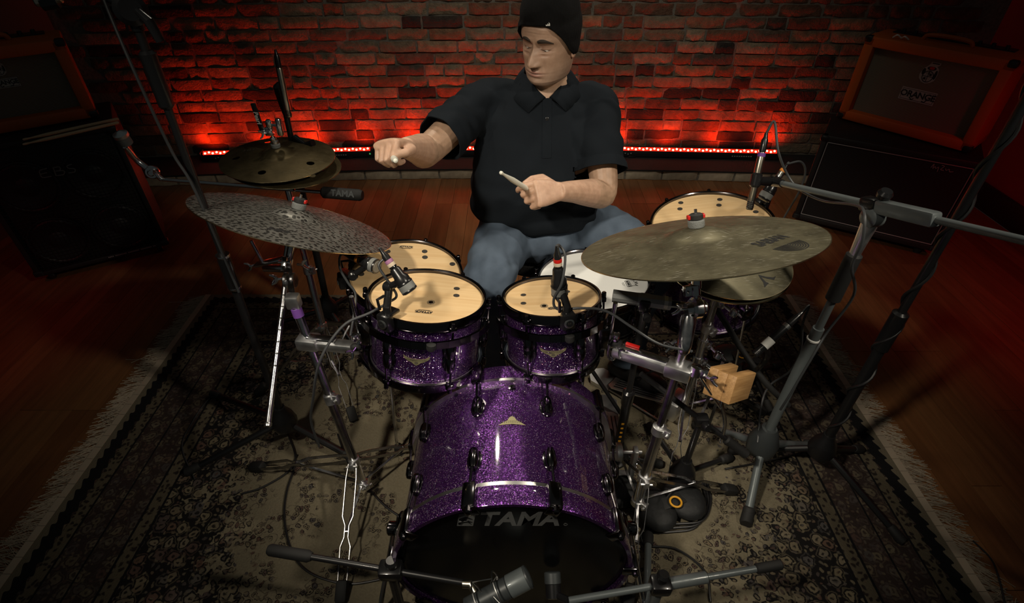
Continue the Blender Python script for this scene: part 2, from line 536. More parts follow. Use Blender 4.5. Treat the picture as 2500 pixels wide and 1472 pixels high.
class MB:
    def __init__(s):
        s.v = []
        s.f = []

    def add(s, vs, fs):
        k = len(s.v)
        s.v += [V(p) for p in vs]
        s.f += [tuple(i + k for i in f) for f in fs]
        return s

    def rings(s, rings, cap=True, closed=False):
        n = len(rings[0])
        vs = [p for r in rings for p in r]
        fs = []
        m = len(rings)
        for i in range(m if closed else m - 1):
            j = (i + 1) % m
            for k in range(n):
                k2 = (k + 1) % n
                fs.append((i * n + k, i * n + k2, j * n + k2, j * n + k))
        if cap and not closed:
            fs.append(tuple(reversed(range(n))))
            fs.append(tuple((m - 1) * n + k for k in range(n)))
        return s.add(vs, fs)

    def tube(s, pts, r, n=12, cap=True):
        pts = [V(p) for p in pts]
        rr = r if isinstance(r, (list, tuple)) else [r] * len(pts)
        t0 = (pts[1] - pts[0]).normalized()
        a, b, _ = frame_z(t0)
        rings = []
        prev = t0
        for i, p in enumerate(pts):
            if i == 0:
                t = t0
            elif i == len(pts) - 1:
                t = (pts[i] - pts[i - 1]).normalized()
            else:
                t = (pts[i + 1] - pts[i]).normalized() + (pts[i] - pts[i - 1]).normalized()
                t = t.normalized() if t.length > 1e-6 else prev
            q = prev.rotation_difference(t)
            a = q @ a
            b = q @ b
            prev = t
            rings.append([p + rr[i] * (math.cos(6.28318 * k / n) * a + math.sin(6.28318 * k / n) * b) for k in range(n)])
        return s.rings(rings, cap)

    def curve(s, pts, r, n=8, sub=6):
        return s.tube(spline(pts, sub), r, n)

    def lathe(s, prof, o=(0, 0, 0), axis=(0, 0, 1), n=32, closed=False, cap=True):
        a, b, c = frame_z(axis)
        o = V(o)
        rings = []
        for r, h in prof:
            rings.append([o + c * h + r * (math.cos(6.28318 * k / n) * a + math.sin(6.28318 * k / n) * b) for k in range(n)])
        return s.rings(rings, cap, closed)

    def ball(s, c, r, n=16, m=10, ax=None):
        rx, ry, rz = (r, r, r) if isinstance(r, (int, float)) else r
        A = ax or (V((1, 0, 0)), V((0, 1, 0)), V((0, 0, 1)))
        c = V(c)
        rings = []
        for i in range(m + 1):
            t = -math.pi / 2 + math.pi * (0.02 + 0.96 * i / m)
            rings.append([c + A[0] * rx * math.cos(t) * math.cos(6.28318 * k / n) + A[1] * ry * math.cos(t) * math.sin(6.28318 * k / n)
                          + A[2] * rz * math.sin(t) for k in range(n)])
        return s.rings(rings)

    def box(s, c, size, ax=None, bev=0.0, seg=2):
        bm = bmesh.new()
        bmesh.ops.create_cube(bm, size=1.0)
        for v in bm.verts:
            v.co = V((v.co.x * size[0], v.co.y * size[1], v.co.z * size[2]))
        if bev:
            bmesh.ops.bevel(bm, geom=list(bm.edges), offset=bev, segments=seg, affect='EDGES', profile=0.5)
        A = ax or (V((1, 0, 0)), V((0, 1, 0)), V((0, 0, 1)))
        c = V(c)
        bm.verts.index_update()
        s.add([c + A[0] * v.co.x + A[1] * v.co.y + A[2] * v.co.z for v in bm.verts], [[v.index for v in f.verts] for f in bm.faces])
        bm.free()
        return s

    def bar(s, p, q, w, h, up=(0, 0, 1), bev=0.0):
        """flat bar from p to q, w wide and h thick"""
        p, q = V(p), V(q)
        z = (q - p)
        L = z.length
        z.normalize()
        x = z.cross(V(up)).normalized()
        y = z.cross(x)
        return s.box((p + q) / 2, (w, h, L), (x, y, z), bev)

    def prism(s, poly, o, ax, depth):
        """2-D outline extruded along ax[2]"""
        o = V(o)
        n = len(poly)
        vs = [o + ax[0] * x + ax[1] * y for x, y in poly] + [o + ax[0] * x + ax[1] * y + ax[2] * depth for x, y in poly]
        fs = [tuple(reversed(range(n))), tuple(range(n, 2 * n))]
        fs += [(i, (i + 1) % n, n + (i + 1) % n, n + i) for i in range(n)]
        return s.add(vs, fs)

    def xf(s, m):
        s.v = [m @ p for p in s.v]
        return s


def spline(pts, sub=6):
    pts = [V(p) for p in pts]
    if len(pts) < 3:
        return pts
    P = [2 * pts[0] - pts[1]] + pts + [2 * pts[-1] - pts[-2]]
    out = []
    for i in range(1, len(P) - 2):
        p0, p1, p2, p3 = P[i - 1:i + 3]
        for k in range(sub):
            t = k / sub
            out.append(0.5 * ((2 * p1) + (p2 - p0) * t + (2 * p0 - 5 * p1 + 4 * p2 - p3) * t * t + (3 * p1 - p0 - 3 * p2 + p3) * t ** 3))
    out.append(pts[-1])
    return out


def raw_mesh(name, mb, m, angle=35):
    me = bpy.data.meshes.new(name)
    me.from_pydata([tuple(p) for p in mb.v], [], mb.f)
    me.materials.append(M[m] if isinstance(m, str) else m)
    bm = bmesh.new()
    bm.from_mesh(me)
    bmesh.ops.recalc_face_normals(bm, faces=bm.faces)
    bm.to_mesh(me)
    bm.free()
    if angle:
        me.shade_smooth()
        me.set_sharp_from_angle(angle=R(angle))
    return me


def mw(o):
    m = Matrix.LocRotScale(o.location, o.rotation_euler, o.scale)
    return mw(o.parent) @ m if o.parent else m


def part(name, mb, m, parent=None, local=False, label=None, kind=None, angle=35):
    """one mesh object; vertices in world space unless local"""
    if parent is not None and not local:
        inv = mw(parent).inverted()
        mb.v = [inv @ p for p in mb.v]
    o = bpy.data.objects.new(name, raw_mesh(name, mb, m, angle))
    COL.objects.link(o)
    o.parent = parent
    if label:
        o['label'] = label
    if kind:
        o['kind'] = kind
    return o


def again(o, parent, loc=None, rot=None):
    """copy of a part sharing its mesh"""
    c = o.copy()
    COL.objects.link(c)
    c.parent = parent
    if loc is not None:
        c.location = loc
    if rot is not None:
        c.rotation_euler = rot
    return c


def tag(o, label, cat, group=None):
    o['label'] = label
    o['category'] = cat
    if group:
        o['group'] = group
    return o


def thing(name, loc, label, cat, group=None, rot=(0, 0, 0)):
    o = bpy.data.objects.new(name, None)
    o.empty_display_size = 0.05
    COL.objects.link(o)
    o.location = loc
    o.rotation_euler = rot
    return tag(o, label, cat, group)


def single(name, mb, m, label, cat, group=None, base=None):
    """a thing that is one mesh, origin at its base"""
    if base is None:
        lo = min(p.z for p in mb.v)
        cx = sum(p.x for p in mb.v) / len(mb.v)
        cy = sum(p.y for p in mb.v) / len(mb.v)
        base = V((cx, cy, lo))
    base = V(base)
    mb.v = [p - base for p in mb.v]
    o = part(name, mb, m)
    o.location = base
    return tag(o, label, cat, group)


def text_mb(txt, size, depth=0.0, bold=0.0, shear=0.0, align='CENTER', res=2, space=1.0):
    cu = bpy.data.curves.new('lettering', 'FONT')
    cu.body = txt
    cu.size = size
    cu.extrude = depth
    cu.offset = bold
    cu.shear = shear
    cu.align_x = align
    cu.align_y = 'CENTER'
    cu.resolution_u = res
    cu.space_character = space
    ob = bpy.data.objects.new('lettering', cu)
    me = ob.to_mesh()
    mb = MB()
    mb.add([v.co.copy() for v in me.vertices], [tuple(p.vertices) for p in me.polygons])
    ob.to_mesh_clear()
    bpy.data.objects.remove(ob)
    bpy.data.curves.remove(cu)
    return mb


def basis(o, x, y, z):
    m = Matrix.Identity(4)
    for i, a in enumerate((x, y, z)):
        for j in range(3):
            m[j][i] = a[j]
    for j in range(3):
        m[j][3] = o[j]
    return m


def rot_from_normal(n, spin=0.0):
    a, b, c = frame_z(n)
    # keep local x close to world x
    x = V((1, 0, 0)) - V((1, 0, 0)).dot(c) * c
    x.normalize()
    y = c.cross(x)
    m = basis((0, 0, 0), x, y, c).to_3x3() @ Matrix.Rotation(spin, 3, 'Z')
    return m.to_euler()


# ================================================================ the room
def wall_y(x):
    return 3.80 - 0.020 * x * x


def wall_frame(x):
    """tangent, outward normal of the gently bowed back wall at x"""
    t = V((1, -0.040 * x, 0)).normalized()
    return t, V((t.y, -t.x, 0))


def struct(name, mb, m, parent=None, **kw):
    o = part(name, mb, m, parent, **kw)
    if parent is None:
        o['kind'] = 'structure'
    return o


X0, X1, Y0, Y1 = -3.4, 2.97, -0.3, 3.62
floor = struct('floor', MB().box(((X0 + X1) / 2, (Y0 + Y1 + 0.2) / 2, -0.07), (X1 - X0, Y1 - Y0 + 0.2, 0.10)), 'subfloor', angle=0)
PW, PL = 0.104, 1.02
pmb = MB().box((0, 0, -0.010), (PW - 0.0015, PL - 0.002, 0.020))
plank0 = None
nx = int((X1 - X0) / PW)
for i in range(nx):
    off = random.choice((0, 0.33, 0.66)) * PL
    y = Y0 - off
    while y < Y1 - 0.1:
        c = V((X0 + PW * (i + 0.5), y + PL / 2, random.uniform(-0.0006, 0.0003)))
        if plank0 is None:
            plank0 = part('plank', pmb, 'plank', floor, local=True, angle=0)
            plank0.location = c
        else:
            again(plank0, floor, c)
        y += PL

# back wall: mortar bed and single bricks
n = 40
xs = [-2.85 + (2.98 + 2.85) * i / n for i in range(n + 1)]
bed = MB()
bed.add([(x, wall_y(x) - 0.003, z) for x in xs for z in (0.0, 2.6)] + [(x, wall_y(x) + 0.12, z) for x in xs for z in (0.0, 2.6)], [])
k = 2 * (n + 1)
for i in range(n):
    a = 2 * i
    bed.f += [(a, a + 2, a + 3, a + 1), (k + a, k + a + 1, k + a + 3, k + a + 2), (a + 1, a + 3, k + a + 3, k + a + 1), (a, k + a, k + a + 2, a + 2)]
bed.f += [(0, 1, k + 1, k), (k - 2, 2 * k - 2, 2 * k - 1, k - 1)]
wall_back = struct('wall_back', bed, 'mortar')


def brick_mb(L, h, seed):
    """rough faced brick, x along the wall, -y towards the room"""
    rnd = random.Random(seed)
    mb = MB()
    nx_, nz_ = 5, 2
    vs = []
    for j in range(nz_ + 1):
        for i in range(nx_ + 1):
            ex = i in (0, nx_)
            ez = j in (0, nz_)
            d = -0.013 + rnd.uniform(-0.0045, 0.0045) + (0.006 if ex or ez else 0) + (0.003 if ex and ez else 0)
            x = -L / 2 + L * i / nx_ + (rnd.uniform(-0.003, 0.003) if not ex else rnd.uniform(0, 0.004) * (1 if i == 0 else -1))
            z = -h / 2 + h * j / nz_ + (rnd.uniform(-0.002, 0.002))
            vs.append((x, d, z))
    W = nx_ + 1
    fs = [(j * W + i, j * W + i + 1, (j + 1) * W + i + 1, (j + 1) * W + i) for j in range(nz_) for i in range(nx_)]
    edge = list(range(W)) + [j * W + nx_ for j in range(1, nz_ + 1)] + [nz_ * W + i for i in range(nx_ - 1, -1, -1)] + [j * W for j in range(nz_ - 1, 0, -1)]
    base = len(vs)
    vs += [(vs[i][0], 0.02, vs[i][2]) for i in edge]
    m_ = len(edge)
    fs += [(edge[i], base + i, base + (i + 1) % m_, edge[(i + 1) % m_]) for i in range(m_)]
    mb.add(vs, fs)
    return mb


BH, BG = 0.0635, 0.0095
variants = {}
for Lk in (0.245, 0.235, 0.255, 0.12):
    for sd in range(4):
        variants[(Lk, sd)] = raw_mesh('brick', brick_mb(Lk, BH, sd + int(Lk * 1000)), 'brick', 60)
far_bricks = MB()
count = 0
for row in range(21):
    z = 0.085 + (BH + BG) * (row + 0.5)
    x = -2.80 + random.uniform(0, 0.13) - (0.13 if row % 2 else 0)
    while x < 2.93:
        L = random.choice((0.245, 0.235, 0.255, 0.245, 0.255, 0.12)) if random.random() < 0.9 else 0.12
        xc = x + L / 2
        x += L + BG
        if xc - L / 2 < -2.84 or xc + L / 2 > 2.95:
            continue
        t, nn = wall_frame(xc)
        ang = math.atan2(t.y, t.x)
        seen = z < 1.12 and -2.62 < xc < 2.62
        if seen and count < 299:
            o = bpy.data.objects.new('brick', variants[(L, random.randrange(4))])
            COL.objects.link(o)
            o.parent = wall_back
            o.location = (xc, wall_y(xc) + random.uniform(-0.006, 0.0005), z)
            o.rotation_euler = (random.uniform(-0.05, 0.05), random.uniform(-0.006, 0.006), ang)
            count += 1
        else:
            b = brick_mb(L, BH, random.randrange(9))
            b.xf(Matrix.Translation((xc, wall_y(xc), z)) @ Matrix.Rotation(ang, 4, 'Z'))
            far_bricks.add(b.v, b.f)
part('brickwork', far_bricks, 'brick', wall_back, kind='stuff', angle=60)

# low ledge in front of the wall: pale bricks and black carpet on top
led_mb = MB()
xs2 = [-2.80 + 5.70 * i / 30 for i in range(31)]
vs = []
for x in xs2:
    yf, yb = wall_y(x) - 0.325, wall_y(x) - 0.0
    vs += [(x, yf, 0.0), (x, yf, 0.066), (x, yb, 0.066), (x, yb, 0.0)]
led_mb.add(vs, [])
for i in range(30):
    a = 4 * i
    for q in range(4):
        led_mb.f.append((a + q, a + (q + 1) % 4, a + 4 + (q + 1) % 4, a + 4 + q))
led_mb.f += [(0, 1, 2, 3), (123, 122, 121, 120)]
ledge = struct('trim_1', led_mb, 'mortar', angle=0)
ctop = MB()
vs = []
for x in xs2:
    yf, yb = wall_y(x) - 0.338, wall_y(x) - 0.012
    vs += [(x, yf, 0.066), (x, yf, 0.076), (x, yb, 0.076), (x, yb, 0.066)]
ctop.add(vs, list(led_mb.f))
part('carpet_top', ctop, 'carpet', ledge, label='black carpet on the brick ledge', angle=0)
x = -2.78
lb0 = None
while x < 2.7:
    L = random.choice((0.235, 0.245, 0.255))
    xc = x + L / 2
    t, nn = wall_frame(xc)
    b = bpy.data.objects.new('brick', raw_mesh('brick', brick_mb(L, 0.060, random.randrange(9)), 'ledge_brick', 60))
    COL.objects.link(b)
    b.parent = ledge
    b.location = (xc, wall_y(xc) - 0.325, 0.033)
    b.rotation_euler = (0, 0, math.atan2(t.y, t.x))
    x += L + BG

# side walls
wl = MB().prism([(-2.80, 3.62), (-3.42, -0.3), (-3.54, -0.3), (-2.90, 3.70)], (0, 0, 0), (V((1, 0, 0)), V((0, 1, 0)), V((0, 0, 1))), 2.6)
struct('wall_left', wl, 'plaster', angle=0)
wr = MB().box((3.02, 1.66, 1.3), (0.10, 3.96, 2.6))
struct('wall_right', wr, 'panel_red', angle=0)
struct('baseboard_right', MB().box((2.955, 1.62, 0.075), (0.03, 3.70, 0.15), bev=0.006), 'black')

# ---------------------------------------------------------------- LED bars on the ledge
led_groups = [(-2.17, -0.99, 'red LED light bar on the ledge behind the stacked cymbals', True),
              (-0.77, 0.41, 'red LED light bar on the ledge hidden behind the seated drummer', False),
              (0.69, 1.87, 'red LED light bar on the ledge behind the large worn cymbal', False)]
led_mesh = raw_mesh('led', MB().lathe([(0.0075, 0), (0.0075, 0.003), (0.005, 0.0065), (0.001, 0.0075)], n=8), 'led_hot', 50)
for (xa, xb, lab, green) in led_groups:
    xc = (xa + xb) / 2
    t, nn = wall_frame(xc)
    L = xb - xa
    up = V((0, 0, 1))
    base = V((xc, wall_y(xc) - 0.105, 0.076))
    bar = thing('led_bar', base, lab, 'light bar', 'red LED bars along the wall', (0, 0, math.atan2(t.y, t.x)))
    mb = MB().prism([(-0.035, 0.008), (0.035, 0.008), (0.035, 0.045), (0.020, 0.062), (-0.020, 0.062), (-0.035, 0.040)], (-L / 2, 0, 0),
                    (V((0, 1, 0)), V((0, 0, 1)), V((1, 0, 0))), L)
    for s in (-1, 1):
        mb.box((s * L * 0.36, 0, 0.005), (0.05, 0.085, 0.010), bev=0.002)
    part('housing', mb, 'black', bar, local=True)
    part('lens_cover', MB().box((0, -0.020, 0.0585), (L - 0.03, 0.024, 0.006), (V((1, 0, 0)), V((0, 0.8, 0.6)), V((0, -0.6, 0.8)))), 'led', bar, local=True, angle=0)
    for s in (-1, 1):
        part('end_cap', MB().box((s * (L / 2 + 0.004), 0, 0.034), (0.010, 0.074, 0.060), bev=0.004), 'black', bar, local=True)
    first = None
    for i in range(44):
        x = -L / 2 + 0.03 + (L - 0.06) * i / 43
        o = bpy.data.objects.new('led', led_mesh)
        COL.objects.link(o)
        o.parent = bar
        o.location = (x, -0.0255 + (0.006 if i % 2 else 0.0), 0.0575 + (0.0045 if i % 2 else 0.0))
        o.rotation_euler = (R(38), 0, 0)
    mk = MB()
    for i in range(9):
        x = (-0.02 + 0.016 * i) + L * 0.25
        mk.box((x, -0.0352, 0.026), (0.009, 0.001, 0.006))
    for i in range(4):
        mk.box((-L * 0.42 + 0.02 * i, -0.0352, 0.026 + (0.006 if i % 2 else 0)), (0.008, 0.001, 0.006))
    part('front_markings', mk, 'dim_print', bar, local=True, angle=0)
    if green:
        part('status_light', MB().ball((L * 0.485, -0.036, 0.030), 0.006, 10, 6), 'led_green', bar, local=True, label='small green status light')
    for nm, watts, cone, tilt, count_ in (('led_beam', 3.8, 60, 9, 6), ('led_flood', 3.6, 150, 40, 4)):
        ld = bpy.data.lights.new(nm, 'SPOT')
        ld.energy = watts
        ld.color = (1.0, 0.026, 0.002)
        ld.spot_size = R(cone)
        ld.spot_blend = 0.9
        ld.shadow_soft_size = 0.015
        for i in range(count_):
            lo = bpy.data.objects.new(nm, ld)
            COL.objects.link(lo)
            lo.parent = bar
            lo.location = (-L / 2 + 0.06 + (L - 0.12) * i / (count_ - 1), -0.004, 0.075)
            lo.rotation_euler = (R(180 - tilt), 0, 0)

# ---------------------------------------------------------------- rug
RC = V((-0.07, 1.12, 0))
RHX, RHY = 1.44, 1.02
rug = thing('rug', (RC.x, RC.y, 0.0), 'patterned oriental rug with pale fringe under the drum kit', 'rug')
mb = MB()
nxr, nyr = 72, 50
vs = []
for j in range(nyr + 1):
    for i in range(nxr + 1):
        x = -RHX + 2 * RHX * i / nxr
        y = -RHY + 2 * RHY * j / nyr
        z = 0.008 + 0.0012 * mnoise.noise(V((x * 3, y * 3, 1)))
        xx = x + 0.006 * mnoise.noise(V((y * 2.2, x, 4.0)))
        vs.append((xx, y + 0.005 * mnoise.noise(V((x * 2, 7, y))), z))
W = nxr + 1
fs = [(j * W + i, j * W + i + 1, (j + 1) * W + i + 1, (j + 1) * W + i) for j in range(nyr) for i in range(nxr)]
edge = list(range(W)) + [j * W + nxr for j in range(1, nyr + 1)] + [nyr * W + i for i in range(nxr - 1, -1, -1)] + [j * W for j in range(nyr - 1, 0, -1)]
b0 = len(vs)
vs += [(vs[i][0], vs[i][1], 0.0005) for i in edge]
fs += [(edge[i], b0 + i, b0 + (i + 1) % len(edge), edge[(i + 1) % len(edge)]) for i in range(len(edge))]
mb.add(vs, fs)
part('pile', mb, 'rug', rug, local=True)
for s in (-1, 1):
    fr = MB()
    sel = MB()
    for i in range(40):
        ya = -RHY + 2 * RHY * i / 40
        yb = -RHY + 2 * RHY * (i + 1) / 40
        xa = s * RHX
        sel.box((xa + s * 0.012, (ya + yb) / 2, 0.005), (0.026, (yb - ya) * 1.02, 0.008))
    part('selvage', sel, 'fringe', rug, local=True, angle=60)
    y = -RHY
    while y < RHY:
        lean = 0.9 * mnoise.noise(V((y * 5.0, s * 3.1, 0))) + 0.25
        ln = 0.075 + 0.03 * mnoise.noise(V((y * 9.0, s * 7.1, 3)))
        for q in range(2):
            L = max(0.02, ln + random.uniform(-0.022, 0.018))
            if random.random() < 0.01:
                L *= 1.8
            a = -lean * 0.8 + random.uniform(-0.35, 0.35)
            bend = random.uniform(-0.5, 0.5)
            px, py, pz = s * (RHX + 0.022), y + random.uniform(-0.003, 0.003), 0.006
            w = random.uniform(0.0008, 0.0014)
            pts = []
            for m_ in range(5):
                pts.append(V((px, py, pz)))
                a += bend / 4
                px += s * math.cos(a) * L / 4
                py += math.sin(a) * L / 4
                pz = max(0.0018, 0.006 - 0.004 * m_ / 2 + random.uniform(-0.0005, 0.002))
            k0 = len(fr.v)
            for p in pts:
                fr.v += [p + V((0, -w, -0.0008)), p + V((0, w, -0.0008)), p + V((0, 0, 0.0012))]
            for m_ in range(4):
                a0 = k0 + 3 * m_
                fr.f += [(a0, a0 + 3, a0 + 5, a0 + 2), (a0 + 1, a0 + 2, a0 + 5, a0 + 4), (a0, a0 + 1, a0 + 4, a0 + 3)]
        y += 0.0042
    part('fringe', fr, 'fringe', rug, local=True, kind='stuff', label='loose pale cotton fringe', angle=0)


# ================================================================ amplifiers
def box_frame(A, e, w, d, z0):
    """local frame of a cabinet: A front-left bottom corner, e unit vector along the front to the right"""
    e = V((e[0], e[1], 0)).normalized()
    return V((A[0], A[1], z0)) + e * w / 2, e


def crest(mb_light, mb_dark, mb_red, o, ax, s):
    x, y, z = ax
    o = V(o)

    def disc(mb, cx, cy, rx, ry, dz):
        mb.prism([(cx * s + rx * s * math.cos(6.283 * k / 18), cy * s + ry * s * math.sin(6.283 * k / 18)) for k in range(18)], o + z * dz, ax, 0.0008)
    sh = [(-0.50, -0.10), (-0.42, 0.25), (-0.25, 0.42), (-0.12, 0.60), (-0.12, 0.72), (0.42, 0.72), (0.42, 0.60), (0.30, 0.48), (0.45, 0.35),
          (0.50, 0.0), (0.45, -0.35), (0.25, -0.52), (0.0, -0.60), (-0.25, -0.52), (-0.45, -0.32)]
    mb_light.prism([(a * s, b * s) for a, b in sh], o, ax, 0.0012)
    disc(mb_dark, 0.0, -0.16, 0.33, 0.36, 0.001)
    disc(mb_light, 0.0, -0.16, 0.28, 0.31, 0.0016)
    for (xa, ya, xb, yb) in ((-0.018, -0.46, 0.018, 0.14), (-0.28, -0.17, 0.28, -0.135), (0.06, -0.10, 0.20, 0.03), (-0.20, -0.36, -0.07, -0.22)):
        mb_dark.prism([(xa * s, ya * s), (xb * s, ya * s), (xb * s, yb * s), (xa * s, yb * s)], o + z * 0.0022, ax, 0.0008)
    disc(mb_dark, -0.33, 0.10, 0.10, 0.20, 0.001)
    disc(mb_dark, 0.38, 0.00, 0.08, 0.28, 0.001)
    disc(mb_dark, 0.05, 0.34, 0.26, 0.12, 0.001)
    disc(mb_red, 0.06, 0.36, 0.15, 0.09, 0.0018)
    mb_dark.prism([(-0.05 * s, 0.62 * s), (0.36 * s, 0.62 * s), (0.36 * s, 0.68 * s), (-0.05 * s, 0.68 * s)], o + z * 0.001, ax, 0.0008)
    for q in range(4):
        disc(mb_dark, -0.12 + 0.08 * q, 0.06, 0.012, 0.10, 0.0022)


def orange_amp(A, e, w, h, d, z0, label, logo_u, crest_v, logo_v, cs, tagged):
    o, e = box_frame(A, e, w, d, z0)
    ang = math.atan2(e.y, e.x)
    t = thing('guitar_amplifier', o, label, 'amplifier', None, (0, 0, ang))
    x, y, z = V((1, 0, 0)), V((0, 1, 0)), V((0, 0, 1))
    fw = 0.052
    # vinyl shell: four boards and a back, front baffle set in
    sh = MB()
    sh.box((0, d / 2, 0.008 + fw / 2), (w, d, fw), bev=0.010)
    sh.box((0, d / 2, h - fw / 2), (w, d, fw), bev=0.010)
    for s in (-1, 1):
        sh.box((s * (w / 2 - fw / 2), d / 2, h / 2 + 0.004), (fw, d, h - 0.012), bev=0.010)
    part('shell', sh, 'orange', t, local=True)
    bf = MB().box((0, d / 2 + 0.02, h / 2), (w - fw, d - 0.05, h - fw))
    part('grille_cloth', bf, 'grille_tan', t, local=True, angle=0)
    for sx in (-1, 1):
        for sz in (0.008 + 0.018, h - 0.016):
            part('corner_protector', MB().box((sx * (w / 2 - 0.016), 0.018, sz), (0.042, 0.042, 0.034), bev=0.010), 'black', t, local=True)
        for yy in (0.05, d - 0.05):
            part('foot', MB().lathe([(0.014, 0), (0.017, 0.010)], (sx * (w / 2 - 0.06), yy, 0.0), n=12), 'rubber', t, local=True)
    hd = MB().curve([(-0.11, d / 2, h), (-0.09, d / 2, h + 0.022), (0, d / 2, h + 0.028), (0.09, d / 2, h + 0.022), (0.11, d / 2, h)], 0.010, 8)
    part('handle', hd, 'orange', t, local=True)
    cpn = MB().box((0, d - 0.055, h + 0.002), (w - 0.12, 0.07, 0.006))
    for q in range(9):
        cpn.lathe([(0.010, 0), (0.009, 0.014), (0.007, 0.016)], (-w / 2 + 0.10 + q * (w - 0.2) / 8, d - 0.055, h + 0.004), n=12)
    part('control_panel', cpn, 'black', t, local=True)
    ax = (x, z, -y)
    yf = 0.045 - 0.001
    pw = 0.165 * cs
    ph = 0.062 * cs
    sg = MB().prism([(-pw / 2, -ph / 2), (pw / 2, -ph / 2), (pw / 2, ph / 2), (-pw / 2, ph / 2)], (logo_u, yf, logo_v), ax, 0.002)
    sg_o = part('name_plate', sg, 'dim_print', t, local=True, angle=0)
    ln = MB()
    for s in (-1, 1):
        ln.box((logo_u, yf - 0.0022, logo_v + s * ph * 0.40), (pw * 0.92, 0.0008, 0.0016))
        ln.box((logo_u + s * pw * 0.46, yf - 0.0022, logo_v), (0.0016, 0.0008, ph * 0.82))
    part('plate_border', ln, 'ink', sg_o, local=True, angle=0)
    tx = text_mb('ORANGE', 0.042 * cs, 0.0004, 0.0011 * cs, 0.0, space=0.92)
    # swash tails on R, A and G
    m4 = basis((logo_u, yf - 0.0026, logo_v + 0.002), x, z, -y)
    tx.xf(m4)
    tx.curve([(logo_u - 0.034 * cs, yf - 0.003, logo_v - 0.012 * cs), (logo_u - 0.022 * cs, yf - 0.003, logo_v - 0.022 * cs), (logo_u - 0.012 * cs, yf - 0.003, logo_v - 0.016 * cs)], 0.0022 * cs, 6)
    tx.curve([(logo_u + 0.046 * cs, yf - 0.003, logo_v - 0.010 * cs), (logo_u + 0.040 * cs, yf - 0.003, logo_v - 0.022 * cs), (logo_u + 0.026 * cs, yf - 0.003, logo_v - 0.020 * cs)], 0.0022 * cs, 6)
    part('lettering', tx, 'ink', sg_o, local=True, angle=0)
    a_, b_, c_ = MB(), MB(), MB()
    crest(a_, b_, c_, (logo_u + 0.005, yf, crest_v), ax, 0.078 * cs)
    cr = part('crest', a_, 'dim_print', t, local=True, angle=0)
    part('crest_drawing', b_, 'ink', cr, local=True, angle=0)
    part('crest_centre', c_, 'red', cr, local=True, angle=0)
    if tagged:
        tg = MB().curve([(-w / 2 + 0.115, 0.03, h + 0.004), (-w / 2 + 0.135, 0.02, h + 0.020), (-w / 2 + 0.15, 0.04, h + 0.006), (-w / 2 + 0.17, 0.02, h + 0.018),
                         (-w / 2 + 0.185, 0.04, h + 0.004)], 0.004, 6)
        part('tied_tag', tg, 'white_print', t, local=True, label='small white tie on the top edge')
    return t


# left: bass cabinet with a combo on top
E1 = V((0.852, 0.523, 0)).normalized()
A1 = V((-1.905, 2.542, 0)) - E1 * 0.60
CW, CD = 0.60, 0.42
o1 = V((A1.x, A1.y, 0)) + E1 * CW / 2
cab = thing('bass_cabinet', o1, 'black bass speaker cabinet with four cones under the left orange amplifier', 'speaker cabinet', None, (0, 0, math.atan2(E1.y, E1.x)))
H1 = 0.72
part('shell', MB().box((0, CD / 2 + 0.012, (H1 + 0.05) / 2), (CW, CD - 0.024, H1 - 0.05), bev=0.012), 'tolex', cab, local=True)
fm = MB()
for s in (-1, 1):
    fm.box((s * (CW / 2 - 0.012), 0.012, (H1 + 0.05) / 2), (0.024, 0.034, H1 - 0.05), bev=0.005)
    fm.box((0, 0.012, (0.062 if s < 0 else H1 - 0.012)), (CW, 0.034, 0.024), bev=0.005)
part('front_frame', fm, 'tolex', cab, local=True)
for cx in (-0.135, 0.135):
    for cz in (0.215, 0.505):
        c_ = MB().lathe([(0.126, 0.001), (0.126, 0.008), (0.118, 0.009), (0.112, 0.004), (0.105, 0.010), (0.045, 0.000), (0.044, 0.004), (0.03, 0.010), (0.001, 0.014)],
                        (cx, 0.010, cz), (0, -1, 0), 36)
        part('speaker_cone', c_, 'cone', cab, local=True)
gr = MB()
for i in range(31):
    gr.box((-CW / 2 + 0.03 + (CW - 0.06) * i / 30, -0.010, (H1 + 0.05) / 2), (0.0016, 0.0016, H1 - 0.11))
for i in range(33):
    gr.box((0, -0.012, 0.085 + (H1 - 0.125) * i / 32), (CW - 0.05, 0.0016, 0.0016))
part('wire_grille', gr, 'wire', cab, local=True, kind='stuff', angle=0)
em = MB()
hexa = [(0.052 * math.cos(R(60 * k)), 0.046 * math.sin(R(60 * k))) for k in range(6)]
for k in range(6):
    (xa, za), (xb, zb) = hexa[k], hexa[(k + 1) % 6]
    em.bar((xa, -0.014, 0.36 + za), (xb, -0.014, 0.36 + zb), 0.004, 0.004, (0, 1, 0))
part('hexagon_emblem', em, 'wire', cab, local=True)
lt = MB()


def scrawl(mb, segs, o, s, r):
    for sg in segs:
        mb.curve([(o[0] + a * s, o[1], o[2] + b * s) for a, b in sg], r, 6, 4)


